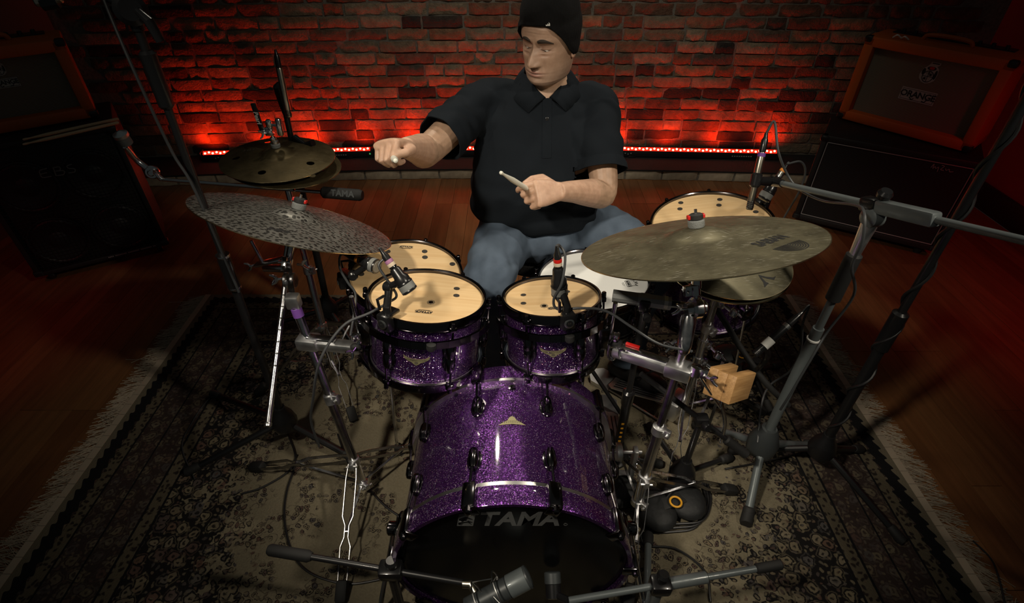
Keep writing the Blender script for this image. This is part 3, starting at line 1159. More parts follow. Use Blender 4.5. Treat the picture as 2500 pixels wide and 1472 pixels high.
scrawl(lt, [[(0.9, 1.0), (0.2, 0.9), (0.05, 0.5), (0.1, 0.1), (0.9, 0.05)], [(0.1, 0.5), (0.7, 0.55)],
            [(1.3, 0.0), (1.45, 1.0)], [(1.4, 0.95), (2.0, 0.9), (1.9, 0.55), (1.45, 0.5)], [(1.45, 0.5), (2.2, 0.4), (2.0, 0.0), (1.3, 0.02)],
            [(3.2, 0.95), (2.7, 0.85), (2.75, 0.55), (3.2, 0.4), (3.1, 0.05), (2.5, 0.05)]], (-0.06, -0.014, 0.54), 0.042, 0.0028)
part('lettering', lt, 'grey', cab, local=True)
mk = MB()
for i in range(34):
    if i % 9 != 4:
        mk.box((0.02 + i * 0.0066, -0.0055, 0.064), (0.004, 0.0012, 0.006))
part('small_print', mk, 'piping', cab, local=True, angle=0)
for sx in (-1, 1):
    for yy in (0.05, CD - 0.06):
        cw = MB().lathe([(0.027, -0.012), (0.030, -0.006), (0.030, 0.006), (0.027, 0.012)], (sx * (CW / 2 - 0.05), yy, 0.030), (1, 0, 0), 16)
        cw.box((sx * (CW / 2 - 0.05), yy, 0.049), (0.05, 0.05, 0.012))
        part('caster', cw, 'black', cab, local=True)
    for zz in (0.067, H1 - 0.0185):
        part('corner_protector', MB().box((sx * (CW / 2 - 0.014), 0.012, zz), (0.044, 0.044, 0.034), bev=0.010), 'black', cab, local=True)

EO = V((0.81, 0.58, 0)).normalized()
AO = V((-2.02, 2.63, 0)) - EO * 0.60
orange_amp(AO, EO, 0.60, 0.36, 0.24, 0.72, 'orange guitar amplifier on top of the black bass cabinet at the left', 0.02, 0.265, 0.205, 0.62, False)

for k, (pa, pb) in enumerate((((-2.19, 2.341, 0.728), (-1.91, 2.604, 0.728)), ((-2.151, 2.286, 0.728), (-1.881, 2.555, 0.728)))):
    a, b = V(pa), V(pb)
    dvec = (b - a).normalized()
    L = (b - a).length
    m_ = MB().tube([a, a + dvec * 0.004, a + dvec * 0.012, a + dvec * 0.03, a + dvec * 0.09, b - dvec * 0.006, b], [0.002, 0.0048, 0.0050, 0.0036, 0.0075, 0.0075, 0.005], 12)
    single('drumstick', m_, 'stick', ('drumstick lying on the bass cabinet, the one nearer the orange amplifier', 'drumstick lying on the bass cabinet, the one nearer the front edge')[k],
           'drumstick', 'drumsticks on the bass cabinet')

# right: cabinet with piping and a combo on top
E2 = V((0.856, -0.517, 0)).normalized()
A2 = V((1.68, 2.84, 0))
CW2, CD2, H2 = 0.725, 0.34, 0.56
o2 = A2 + E2 * CW2 / 2
cab2 = thing('guitar_cabinet', o2, 'black guitar speaker cabinet with grey piping under the right orange amplifier', 'speaker cabinet', None, (0, 0, math.atan2(E2.y, E2.x)))
part('shell', MB().box((0, CD2 / 2 + 0.012, (H2 + 0.05) / 2), (CW2, CD2 - 0.024, H2 - 0.05), bev=0.012), 'tolex', cab2, local=True)
fm = MB()
for s in (-1, 1):
    fm.box((s * (CW2 / 2 - 0.014), 0.010, (H2 + 0.05) / 2), (0.028, 0.034, H2 - 0.05), bev=0.006)
    fm.box((0, 0.010, (0.066 if s < 0 else H2 - 0.016)), (CW2, 0.034, 0.032), bev=0.006)
part('front_frame', fm, 'tolex', cab2, local=True)
part('grille_cloth', MB().box((0, 0.010, (H2 + 0.05) / 2), (CW2 - 0.06, 0.012, H2 - 0.116)), 'grille_black', cab2, local=True, angle=0)
pp = MB()
hx, z0_, z1_ = CW2 / 2 - 0.034, 0.086, H2 - 0.038
pp.tube([(-hx, 0.0, z0_), (-hx, 0.0, z1_)], 0.0026, 6).tube([(hx, 0.0, z0_), (hx, 0.0, z1_)], 0.0026, 6)
pp.tube([(-hx, 0.0, z0_), (hx, 0.0, z0_)], 0.0026, 6).tube([(-hx, 0.0, z1_), (hx, 0.0, z1_)], 0.0026, 6)
part('piping', pp, 'piping', cab2, local=True, label='thin grey piping round the grille')
lg = MB()
scrawl(lg, [[(0, 0.2), (0.2, 0.9), (0.3, 0.1), (0.5, 0.5), (0.7, 0.2), (1.0, 0.5), (1.1, -0.3)], [(1.3, 0.9), (1.7, 0.8), (1.4, 0.2), (1.9, 0.1)], [(2.0, 0.5), (2.2, 0.2), (2.5, 0.5), (2.7, 0.1), (3.2, 0.2)]],
       (0.16, 0.0, H2 - 0.075), 0.030, 0.0016)
part('script_logo', lg, 'piping', cab2, local=True)
for sx in (-1, 1):
    for yy in (0.05, CD2 - 0.05):
        part('foot', MB().lathe([(0.018, 0), (0.022, 0.05)], (sx * (CW2 / 2 - 0.07), yy, 0.0), n=12), 'rubber', cab2, local=True)
    for zz in (0.067, H2 - 0.0185):
        part('corner_protector', MB().box((sx * (CW2 / 2 - 0.014), 0.010, zz), (0.044, 0.044, 0.034), bev=0.010), 'black', cab2, local=True)
E3 = V((0.636, -0.772, 0)).normalized()
A3 = V((1.854, 3.074, 0))
orange_amp(A3, E3, 0.66, 0.44, 0.26, 0.56, 'orange guitar amplifier with tan grille on the black cabinet at the right', 0.0, 0.31, 0.20, 1.0, True)


# ================================================================ drums
X_, Y_, Z_ = V((1, 0, 0)), V((0, 1, 0)), V((0, 0, 1))


def lug_mb(L=0.062):
    """rounded bullet lug standing along z, back on -y... x outward"""
    mb = MB()
    prof = [(0.002, -L / 2), (0.009, -L / 2 + 0.003), (0.0125, -L / 2 + 0.012), (0.0135, 0), (0.0125, L / 2 - 0.012), (0.009, L / 2 - 0.003), (0.002, L / 2)]
    mb.lathe(prof, (0.010, 0, 0), Z_, 14)
    mb.ball((0.003, 0, 0), (0.006, 0.019, L * 0.52), 14, 8)
    return mb


def drum(name, label, C, nrm, r, depth, lugs, head='maple', spin=0.0, group=None, top_h=0.026, bot_h=0.026, short_rods=True, badge_ang=None, cat='drum',
         lug_off=0.0, vent=True):
    """C centre of the top rim, nrm drum axis pointing up; r outer hoop radius"""
    n_ = V(nrm).normalized()
    eul = rot_from_normal(n_, spin)
    base = V(C) - n_ * depth
    t = thing(name, base, label, cat, group, eul)
    rs = r - 0.012
    N = 64
    sh = MB().lathe([(rs, 0.012), (rs, depth - 0.012), (rs - 0.007, depth - 0.012), (rs - 0.007, 0.012)], n=N, closed=True)
    part('shell', sh, 'sparkle', t, local=True)
    hd = MB().lathe([(rs + 0.001, depth - 0.022), (rs + 0.001, depth - 0.011), (rs - 0.004, depth - 0.0085), (rs - 0.012, depth - 0.0085), (0.001, depth - 0.0085),
                     (0.001, depth - 0.010), (rs - 0.012, depth - 0.010)], n=N)
    h_o = part('head', hd, head, t, local=True, angle=20)
    bh = MB().lathe([(0.001, 0.009), (rs - 0.002, 0.009), (rs + 0.001, 0.014), (rs + 0.001, 0.02)], n=N, cap=False)
    part('bottom_head', bh, 'white_head' if head == 'white_head' else 'maple', t, local=True)
    hp = [(r - 0.010, -top_h), (r - 0.001, -top_h), (r, -top_h + 0.004), (r - 0.0015, -top_h + 0.010), (r - 0.0015, -0.004), (r - 0.003, 0.0),
          (r - 0.008, 0.0), (r - 0.0105, -0.003)]
    hoop = part('hoop', MB().lathe([(a, b + depth) for a, b in hp], n=N, closed=True), 'black_chrome', t, local=True)
    hoop2 = part('hoop', MB().lathe([(a, -b) for a, b in hp], n=N, closed=True), 'black_chrome', t, local=True)
    part('hoop_band', MB().lathe([(rs + 0.0015, bot_h - 0.002), (rs + 0.005, bot_h - 0.002), (rs + 0.005, bot_h + 0.003), (rs + 0.0015, bot_h + 0.003)], n=N, closed=True),
         'silver', hoop2, local=True)
    L = 0.056
    lm = lug_mb(L)
    ear = MB().box((r + 0.002, 0, depth - top_h + 0.007), (0.018, 0.020, 0.014), bev=0.003)
    ear.lathe([(0.0065, 0), (0.0065, 0.012), (0.0045, 0.014)], (r + 0.005, 0, depth - top_h + 0.014), n=10)
    zc_top = depth - top_h - 0.062
    ear.tube([(r + 0.005, 0, depth - top_h + 0.005), (r + 0.005, 0, zc_top + L / 2 - 0.008)], 0.003, 8)
    zc_bot = bot_h + 0.062
    ear2 = MB().box((r + 0.002, 0, bot_h - 0.007), (0.018, 0.020, 0.014), bev=0.003)
    ear2.lathe([(0.0065, 0), (0.0065, 0.012), (0.0045, 0.014)], (r + 0.005, 0, bot_h - 0.014), (0, 0, -1), n=10)
    ear2.tube([(r + 0.005, 0, bot_h - 0.005), (r + 0.005, 0, zc_bot - L / 2 + 0.008)], 0.003, 8)
    l0 = e0 = e2 = None
    single_lug = depth < 0.17
    for k in range(lugs):
        a = 6.28318 * (k + 0.5) / lugs + lug_off
        for zc in ((depth / 2,) if single_lug else (zc_top, zc_bot)):
            if l0 is None:
                l0 = part('lug', lm, 'black_chrome', t, local=True)
            lo_ = l0 if l0.get('done') is None else again(l0, t)
            l0['done'] = 1
            lo_.location = (rs * math.cos(a), rs * math.sin(a), zc)
            lo_.rotation_euler = (0, 0, a)
        if e0 is None:
            e0 = part('tension_rod', ear, 'black_chrome', t, local=True)
            e0.rotation_euler = (0, 0, a)
            e2 = part('tension_rod', ear2, 'black_chrome', t, local=True)
            e2.rotation_euler = (0, 0, a)
        else:
            again(e0, t, None, (0, 0, a))
            again(e2, t, None, (0, 0, a))
    for o in t.children:
        if 'done' in o:
            del o['done']
    if badge_ang is not None:
        badge(t, rs, badge_ang, depth * 0.46, 0.035)
    if vent and False:
        pass
    return t, h_o, rs


def wrap(poly, rs, ang, zc, th):
    """flat outline laid on a shell of radius rs"""
    mb = MB()
    n = len(poly)
    vs = []
    for d in (0.0003, th):
        for u, w in poly:
            a = ang + u / rs
            vs.append(((rs + d) * math.cos(a), (rs + d) * math.sin(a), zc + w))
    fs = [tuple(range(n, 2 * n))] + [(i, (i + 1) % n, n + (i + 1) % n, n + i) for i in range(n)]
    return mb.add(vs, fs)


def badge(t, rs, ang, zc, hw, flip=1):
    s = hw / 0.030
    top = [(-1.0, 0.36), (-0.62, 0.16), (-0.3, 0.12), (0, 0.12), (0.3, 0.12), (0.62, 0.16), (1.0, 0.36)]
    bot = [(0.92, 0.10), (0.6, -0.10), (0.32, -0.2), (0.18, -0.34), (0.0, -0.44), (-0.18, -0.34), (-0.32, -0.2), (-0.6, -0.10), (-0.92, 0.10)]
    poly = [(a * hw, b * hw * flip) for a, b in top + bot]
    b = part('badge', wrap(poly, rs, ang, zc, 0.0014), 'badge', t, local=True, label='small golden winged badge', angle=20)
    lines = MB()
    for k in range(-6, 7):
        u = k * 0.12 * hw
        w = wrap([(u - 0.012 * hw, 0.14 * hw * flip), (u + 0.012 * hw, 0.14 * hw * flip), (u * 0.9 + 0.012 * hw, (-0.04) * hw * flip), (u * 0.9 - 0.012 * hw, (-0.04) * hw * flip)], rs + 0.0013, ang, zc, 0.0006)
        lines.add(w.v, w.f)
    w = wrap([(0.13 * hw * math.cos(6.283 * k / 12), (-0.2 + 0.13 * math.sin(6.283 * k / 12)) * hw * flip) for k in range(12)], rs + 0.0013, ang, zc, 0.0006)
    lines.add(w.v, w.f)
    part('engraving', lines, 'ink_soft', b, local=True, angle=0)


def on_head(h_o, mb, m, name, z, label=None, angle=0):
    mb.v = [p + V((0, 0, z)) for p in mb.v]
    return part(name, mb, m, h_o, local=True, label=label, angle=angle)


def disc_mb(x, y, r, th=0.0014, ry=None, n=20):
    return MB().prism([(x + r * math.cos(6.283 * k / n), y + (ry or r) * math.sin(6.283 * k / n)) for k in range(n)], (0, 0, 0), (X_, Y_, Z_), th)


def logo_attack(h_o, x, y, z, rot, s=1.0):
    tx = text_mb('ATTACK', 0.0115 * s, 0.0002, 0.0006)
    tx.box((0, -0.0072 * s, 0), (0.042 * s, 0.0012, 0.0004)).box((0, -0.0095 * s, 0), (0.030 * s, 0.0010, 0.0004)).box((0, 0.0066 * s, 0), (0.040 * s, 0.0010, 0.0004))
    tx.xf(Matrix.Translation((x, y, 0)) @ Matrix.Rotation(rot, 4, 'Z'))
    on_head(h_o, tx, 'ink', 'head_logo', z)


# rack toms
tomL, hL, rL = drum('rack_tom', 'larger purple sparkle rack tom on the left above the bass drum', (-0.229, 1.16, 0.768), (0.10, 0.18, 1), 0.163, 0.215, 6,
                    badge_ang=R(-92), lug_off=R(30))
zt = 0.215 - 0.0085
for (x, y) in ((0.074, 0.060), (0.077, 0.018)):
    on_head(hL, disc_mb(x, y, 0.0085), 'gel', 'gel_pad', zt)
on_head(hL, disc_mb(0.014, -0.032, 0.011, 0.001, 0.013, 8), 'gel_clear', 'square_gel_pad', zt)
on_head(hL, disc_mb(0.014, -0.034, 0.006, 0.0022), 'black_chrome', 'grommet', zt)
logo_attack(hL, 0.002, -0.086, zt + 0.0004, R(180), 1.0)
tomR, hR, rR = drum('rack_tom', 'smaller purple sparkle rack tom on the right above the bass drum', (0.107, 1.161, 0.765), (-0.04, 0.23, 1), 0.138, 0.200, 6,
                    badge_ang=R(-92), lug_off=R(30))
zt = 0.200 - 0.0085
for (x, y) in ((-0.076, 0.019), (-0.077, -0.034), (0.046, 0.031)):
    on_head(hR, disc_mb(x, y, 0.0075), 'gel', 'gel_pad', zt)
on_head(hR, disc_mb(-0.023, -0.054, 0.011, 0.001, 0.013, 8), 'gel_clear', 'square_gel_pad', zt)
on_head(hR, disc_mb(-0.023, -0.056, 0.006, 0.0022), 'black_chrome', 'grommet', zt)
logo_attack(hR, 0.004, -0.070, zt + 0.0004, R(180), 0.8)
# suspension rims round the rack toms
for (t, rr, dp) in ((tomL, 0.163, 0.215), (tomR, 0.138, 0.200)):
    mb = MB()
    pts = [((rr + 0.016) * math.cos(R(a)), (rr + 0.016) * math.sin(R(a)), dp - 0.052) for a in range(195, 346, 10)]
    a_ = MB()
    for i in range(len(pts) - 1):
        a_.bar(pts[i], pts[i + 1], 0.006, 0.020, (0, 0, 1))
    part('suspension_mount', a_, 'black_chrome', t, local=True)
    k = MB().lathe([(0.010, 0), (0.012, 0.004), (0.012, 0.016), (0.008, 0.018)], (0.035, -(rr + 0.018), dp - 0.060), Z_, 14)
    part('mount_knob', k, 'rubber', t, local=True)

# floor toms
ftR, hF, rF = drum('floor_tom', 'large purple sparkle floor tom at the right behind the big cymbal', (0.712, 1.683, 0.69), (-0.14, -0.04, 1), 0.216, 0.38, 8,
                   lug_off=R(10))
zt = 0.38 - 0.0085
for (x, y) in ((0.071, 0.150), (0.057, 0.112), (-0.071, 0.160), (-0.084, 0.118), (0.166, 0.040)):
    on_head(hF, disc_mb(x, y, 0.0095), 'gel', 'gel_pad', zt)
ftL, hG, rG = drum('floor_tom', 'purple sparkle floor tom at the left behind the larger rack tom', (-0.344, 1.43, 0.65), (0.08, -0.05, 1), 0.187, 0.35, 8,
                   lug_off=R(10))
zt = 0.35 - 0.0085
for (x, y) in ((0.045, 0.127), (0.050, 0.094), (-0.078, 0.113), (-0.072, 0.079), (0.145, 0.066), (-0.140, -0.017)):
    on_head(hG, disc_mb(x, y, 0.0095), 'gel', 'gel_pad', zt)
logo_attack(hG, -0.020, 0.146, zt + 0.0004, 0.0, 1.0)
for (t, rr, dp, cz, angs) in ((ftR, 0.216, 0.38, 0.69, (-70, 50, 170)), (ftL, 0.187, 0.35, 0.65, (-100, 20, 140))):
    m_ = mw(t)
    for a in angs:
        ca, sa = math.cos(R(a)), math.sin(R(a))
        bk = MB().box((rr * ca + 0.012 * ca, rr * sa + 0.012 * sa, 0.12), (0.034, 0.030, 0.048), (V((ca, sa, 0)), V((-sa, ca, 0)), Z_), 0.006)
        bkt = part('leg_bracket', bk, 'black_chrome', t, local=True)
        top = m_ @ V(((rr + 0.020) * ca, (rr + 0.020) * sa, 0.19))
        bot = m_ @ V(((rr + 0.020) * ca, (rr + 0.020) * sa, 0.0))
        out = (bot - m_ @ V((0, 0, 0))).normalized()
        foot = V((bot.x + out.x * 0.035, bot.y + out.y * 0.035, 0.030))
        lg = MB().tube(spline([top, bot, foot + V((0, 0, 0.06)), foot], 4), 0.0055, 10)
        lgo = part('leg', lg, 'chrome', t)
        part('rubber_foot', MB().lathe([(0.010, 0.03), (0.015, 0.022), (0.017, 0.0)], (foot.x, foot.y, 0.0095), n=14), 'rubber', lgo)

# snare drum
sn, hS, rS = drum('snare_drum', 'black snare drum with white head in front of the seated drummer', (0.265, 1.430, 0.630), (-0.04, 0.05, 1), 0.187, 0.150, 10, head='white_head')
for o in sn.children:
    if o.name.split('.')[0] == 'shell':
        o.data.materials[0] = M['black']
zt = 0.15 - 0.0085
cr = MB()
pk = [(-0.5, -0.1), (-0.5, 0.30), (-0.62, 0.62), (-0.30, 0.36), (-0.12, 0.78), (0.0, 0.40), (0.12, 0.78), (0.30, 0.36), (0.62, 0.62), (0.5, 0.30), (0.5, -0.1)]
for i in range(len(pk) - 1):
    cr.bar((pk[i][0] * 0.028, pk[i][1] * 0.028, 0.0003), (pk[i + 1][0] * 0.028, pk[i + 1][1] * 0.028, 0.0003), 0.0010, 0.0006)
for (xa, ya, xb, yb) in ((-0.6, -0.1, 0.6, -0.1), (-0.6, -0.6, 0.6, -0.6), (-0.6, -0.6, -0.6, -0.1), (0.6, -0.6, 0.6, -0.1)):
    cr.bar((xa * 0.028, ya * 0.028, 0.0003), (xb * 0.028, yb * 0.028, 0.0003), 0.0010, 0.0006)
tx = text_mb('REMO', 0.0118, 0.0002, 0.0003)
tx.xf(Matrix.Translation((0, -0.35 * 0.028, 0.0003)))
cr.add(tx.v, tx.f)
cr.box((0, -0.024, 0.0003), (0.022, 0.0008, 0.0004)).box((0, -0.028, 0.0003), (0.016, 0.0008, 0.0004))
cr.xf(Matrix.Translation((0.118, -0.034, 0)) @ Matrix.Rotation(R(-82), 4, 'Z') @ Matrix.Translation((0, 0, 0)))
on_head(hS, cr, 'ink', 'head_logo', zt + 0.0003)
# snare stand
sst = thing('snare_stand', (0.265, 1.430, 0.009), 'black snare drum stand under the white headed snare', 'stand')
part('basket_post', MB().tube([(0.265, 1.430, 0.05), (0.265, 1.430, 0.44)], 0.012, 12), 'black', sst)
for a in (90, 210, 330):
    c_, s_ = math.cos(R(a)), math.sin(R(a))
    part('basket_arm', MB().tube([(0.265, 1.430, 0.42), (0.265 + 0.12 * c_, 1.430 + 0.12 * s_, 0.452), (0.265 + 0.196 * c_, 1.430 + 0.196 * s_, 0.462), (0.265 + 0.198 * c_, 1.430 + 0.198 * s_, 0.50)], 0.007, 8), 'black', sst)
    part('leg', MB().tube([(0.265, 1.430, 0.26), (0.265 + 0.2 * c_, 1.430 + 0.2 * s_, 0.017)], 0.008, 8), 'black', sst)

# ---------------------------------------------------------------- bass drum
BR, BD = 0.295, 0.415
bc = V((0.0, 0.635, 0.307))
bd = thing('bass_drum', (0.0, 0.635 + BD / 2, 0.009), 'big purple sparkle bass drum with a black front head', 'drum')
FY = V((0, -1, 0))


def bl(prof, n=96, closed=True):
    return MB().lathe(prof, (bc.x, bc.y + BD, bc.z), FY, n, closed)


rs = BR - 0.012
part('shell', bl([(rs, 0.03), (rs, BD - 0.03), (rs - 0.008, BD - 0.03), (rs - 0.008, 0.03)]), 'sparkle', bd)
for nm, ha, hb in (('front', BD - 0.050, BD), ('rear', 0.0, 0.050)):
    h = part('hoop', bl([(BR - 0.009, ha), (BR + 0.001, ha), (BR + 0.002, ha + 0.004), (BR + 0.002, hb - 0.004), (BR, hb), (BR - 0.009, hb)]), 'sparkle', bd)
    q = ha - 0.001 if nm == 'front' else hb + 0.001
    part('silver_band', bl([(rs - 0.001, q - 0.005), (BR + 0.0025, q - 0.005), (BR + 0.0025, q + 0.004), (rs - 0.001, q + 0.004)]), 'silver', h, label='pale silver band along the hoop')
fh = part('front_head', MB().lathe([(rs + 0.001, BD - 0.04), (rs + 0.001, BD - 0.016), (rs - 0.006, BD - 0.012), (rs - 0.02, BD - 0.013), (0.001, BD - 0.013)], (bc.x, bc.y + BD, bc.z), FY, 96, cap=False), 'black_head', bd)
part('rear_head', MB().lathe([(rs + 0.001, 0.03), (rs + 0.001, 0.016), (rs - 0.006, 0.012), (0.001, 0.013)], (bc.x, bc.y + BD, bc.z), FY, 96, cap=False), 'white_head', bd)
tx = text_mb('TAMA', 0.060, 0.0002, 0.0018, 0.22, space=1.0)
hx = basis((0.014, bc.y + 0.0125, bc.z + 0.212), X_, Z_, FY)
tx.xf(Matrix(hx) @ Matrix.Diagonal((1.12, 1.3, 1, 1)))
part('lettering', tx, 'grey_print', fh, label='grey lettering on the front head', angle=0)
lg = MB()
ax = (X_, Z_, FY)
o_ = V((-0.104, bc.y + 0.0125, bc.z + 0.211))
lg.prism([(-0.022, -0.025), (0.015, -0.025), (0.023, 0.025), (-0.014, 0.025)], o_, ax, 0.0004)
lgo = part('square_logo', lg, 'grey_print', fh, angle=0)
lk = MB()
for sg in ([(-0.016, -0.015), (-0.003, 0.004), (0.012, -0.018)], [(-0.014, 0.003), (0.0, 0.014), (0.015, 0.003)], [(-0.003, 0.004), (0.006, 0.020)], [(-0.015, -0.006), (0.003, -0.003), (0.014, -0.009)]):
    lk.tube([o_ + X_ * a + Z_ * b + FY * 0.0006 for a, b in sg], [0.003, 0.0022, 0.0006][:len(sg)] if len(sg) == 3 else [0.0026, 0.0008], 6)
part('logo_strokes', lk, 'black_head', lgo)
rg = MB().lathe([(0.0035, 0), (0.0048, 0), (0.0048, 0.0004), (0.0035, 0.0004)], (0.122, bc.y + 0.0125, bc.z + 0.192), FY, 16, True)
part('trade_mark', rg, 'grey_print', fh, angle=0)
# lugs, claws and rods round the drum
lm = lug_mb(0.058)
lugs0 = claw0 = None
for k in range(10):
    a = R(90 + 18 + 36 * k)
    ca, sa = math.cos(a), math.sin(a)
    out = V((ca, 0, sa))
    tang = V((-sa, 0, ca))
    for side in (0, 1):
        yl = bc.y + (0.128 if side == 0 else BD - 0.128)
        m4 = basis(V((bc.x, yl, bc.z)) + out * rs, out, tang, FY)
        mb = lug_mb(0.058)
        mb.xf(m4)
        part('lug', mb, 'black_chrome', bd)
        mb = MB()
        yf = bc.y - 0.004 if side == 0 else bc.y + BD + 0.004
        sgn = 1 if side == 0 else -1
        P0 = V((bc.x, 0, bc.z)) + out * (BR + 0.009)
        mb.box(P0 + V((0, yf + sgn * 0.030, 0)), (0.016, 0.032, 0.062), (out, tang, V((0, 1, 0))), 0.005)
        mb.box(V((bc.x, 0, bc.z)) + out * (BR - 0.004) + V((0, yf + sgn * 0.001, 0)), (0.036, 0.032, 0.007), (out, tang, V((0, 1, 0))), 0.003)
        mb.tube([P0 + V((0, yf + sgn * 0.058, 0)), V((bc.x, yl, bc.z)) + out * (rs + 0.012)], 0.0035, 8)
        mb.lathe([(0.008, 0), (0.008, 0.014), (0.005, 0.017)], P0 + V((0, yf + sgn * 0.004, 0)), V((0, -sgn, 0)), 10)
        part('claw_hook', mb, 'black_chrome', bd)
bm_ = thing
# badge on top of the bass drum
bmesh_t = MB()
hw = 0.034
poly = [(a * hw, b * hw) for a, b in [(-1.0, -0.30), (-0.62, -0.10), (-0.34, 0.02), (-0.2, 0.24), (0.0, 0.34), (0.2, 0.24), (0.34, 0.02), (0.62, -0.10), (1.0, -0.30), (0.4, -0.26), (0, -0.24), (-0.4, -0.26)]]
vs = []
for d in (0.0004, 0.0016):
    for u, w in poly:
        a = u / rs
        vs.append(((rs + d) * math.sin(a) + bc.x, bc.y + 0.235 + w * 1.25, bc.z + (rs + d) * math.cos(a)))
n = len(poly)
bmesh_t.add(vs, [tuple(range(n, 2 * n))] + [(i, (i + 1) % n, n + (i + 1) % n, n + i) for i in range(n)])
bb = part('badge', bmesh_t, 'badge', bd, label='small golden winged badge', angle=20)
eg = MB()
for k in range(-5, 6):
    u = k * 0.14 * hw / rs
    eg.box((bc.x + (rs + 0.0018) * math.sin(u), bc.y + 0.235 - 0.1 * hw, bc.z + (rs + 0.0018) * math.cos(u)), (0.0012, 0.008, 0.0006))
part('engraving', eg, 'ink_soft', bb, angle=0)
part('vent_grommet', MB().lathe([(0.010, 0), (0.010, 0.003), (0.005, 0.004), (0.004, 0.001)], (0.0, bc.y + 0.345, bc.z + rs), Z_, 16), 'black_chrome', bd)
# spurs at the front sides
for s in (-1, 1):
    p0 = V((s * (rs + 0.012), bc.y + 0.12, bc.z - 0.02))
    mb = MB().box(p0, (0.030, 0.060, 0.050), bev=0.006)
    mb.lathe([(0.016, 0), (0.019, 0.006), (0.019, 0.022), (0.014, 0.026)], p0 + V((s * 0.012, 0, 0)), (s, 0, 0), 18)
    sp = part('spur_bracket', mb, 'black_chrome', bd)
    leg = MB().tube([p0 + V((s * 0.02, 0, 0.0)), p0 + V((s * 0.075, -0.10, -0.24)), V((s * (rs + 0.112), bc.y + 0.0, 0.022))], 0.007, 10)
    lo_ = part('spur_leg', leg, 'chrome', bd)
    part('rubber_foot', MB().lathe([(0.008, 0.026), (0.014, 0.020), (0.012, 0.0)], (s * (rs + 0.112), bc.y + 0.0, 0.0095), n=12), 'rubber', lo_)


# ================================================================ cymbals
def cyl_profile(r, bell_r, bell_h, bow):
    pr = []
    hole = 0.006
    for i in range(9):
        t = i / 8
        x = hole + (bell_r - hole) * t
        pr.append((x, bow + bell_h * math.cos(t * math.pi / 2) ** 0.8 if t < 1 else bow))
    for i in range(1, 15):
        t = i / 14
        x = bell_r + (r - bell_r) * t
        pr.append((x, bow * (1 - t) ** 1.0 * (1 + 0.25 * t)))
    return pr


def cym_z(x, y, prof):
    rr = math.hypot(x, y)
    for (a, ha), (b, hb) in zip(prof, prof[1:]):
        if a <= rr <= b:
            return ha + (hb - ha) * (rr - a) / (b - a)
    return 0.0


def cymbal(name, label, C, nrm, r, m, bell_r=0.065, bell_h=0.024, bow=0.022, spin=0.0, group=None, holes=0, hole_r=0.013, hole_at=0.62, hole_off=0.0, flip=False, bowl=None):
    t = thing(name, C, label, 'cymbal', group, rot_from_normal(nrm, spin))
    prof = cyl_profile(r, bell_r, bell_h, bow)
    if flip:
        prof = [(a, -b) for a, b in prof]
    th = 0.0016
    mb = MB().lathe(prof + [(r, prof[-1][1] - th)] + [(a, b - th) for a, b in reversed(prof)], n=128, closed=True)
    o = part('plate', mb, m, t, local=True, angle=40)
    if holes:
        cut = MB()
        for k in range(holes):
            a = hole_off + 6.28318 * k / holes
            cut.lathe([(hole_r, -0.05), (hole_r, 0.08)], (r * hole_at * math.cos(a), r * hole_at * math.sin(a), 0), n=24)
        co = part('cutter', cut, m, t, local=True)
        md = o.modifiers.new('holes', 'BOOLEAN')
        md.object = co
        md.operation = 'DIFFERENCE'
        md.solver = 'EXACT'
        bpy.context.view_layer.update()
        dg = bpy.context.evaluated_depsgraph_get()
        me = bpy.data.meshes.new_from_object(o.evaluated_get(dg))
        o.modifiers.clear()
        o.data = me
        bpy.data.objects.remove(co)
        me.shade_smooth()
        me.set_sharp_from_angle(angle=R(40))
    rim = MB().lathe([(r - 0.0012, prof[-1][1] + 0.0003), (r + 0.0004, prof[-1][1] + 0.0003), (r + 0.0004, prof[-1][1] - th - 0.0003), (r - 0.0012, prof[-1][1] - th - 0.0003)], n=128, closed=True)
    part('edge', rim, 'edge', t, local=True, label='bright bare metal edge')
    return t, prof


def print_on(t, prof, mb, m, name='lettering', lift=0.0006):
    mb.v = [V((p.x, p.y, cym_z(p.x, p.y, prof) + lift + p.z)) for p in mb.v]
    return part(name, mb, m, t, local=True, angle=0)


def felt_stack(t, prof, red=True, wing=True):
    z = prof[0][1]
    part('felt', MB().lathe([(0.018, z), (0.0195, z + 0.003), (0.0195, z + 0.016), (0.017, z + 0.018), (0.006, z + 0.018)], n=20), 'felt', t, local=True)
    mb = MB().lathe([(0.013, z + 0.018), (0.017, z + 0.020), (0.017, z + 0.030), (0.012, z + 0.033)], n=18)
    part('cymbal_nut', mb, 'rubber' if red else 'chrome', t, local=True)
    if red:
        rd = MB()
        for s in (-1, 1):
            rd.box((s * 0.0155, 0, z + 0.0255), (0.010, 0.016, 0.010), bev=0.002)
        part('nut_lever', rd, 'red', t, local=True)
    part('rod_tip', MB().tube([(0, 0, z - 0.03), (0, 0, z + 0.043)], 0.0038, 10), 'chrome', t, local=True)


SAB_N = V((-0.174, 0.356, 1)).normalized()
SAB_C = V((0.447, 1.109, 0.963))
sab, sprof = cymbal('cymbal', 'large worn olive bronze ride cymbal at the right with black lettering', SAB_C - SAB_N * 0.002, SAB_N, 0.28, 'bronze', 0.075, 0.020, 0.020)
felt_stack(sab, sprof)
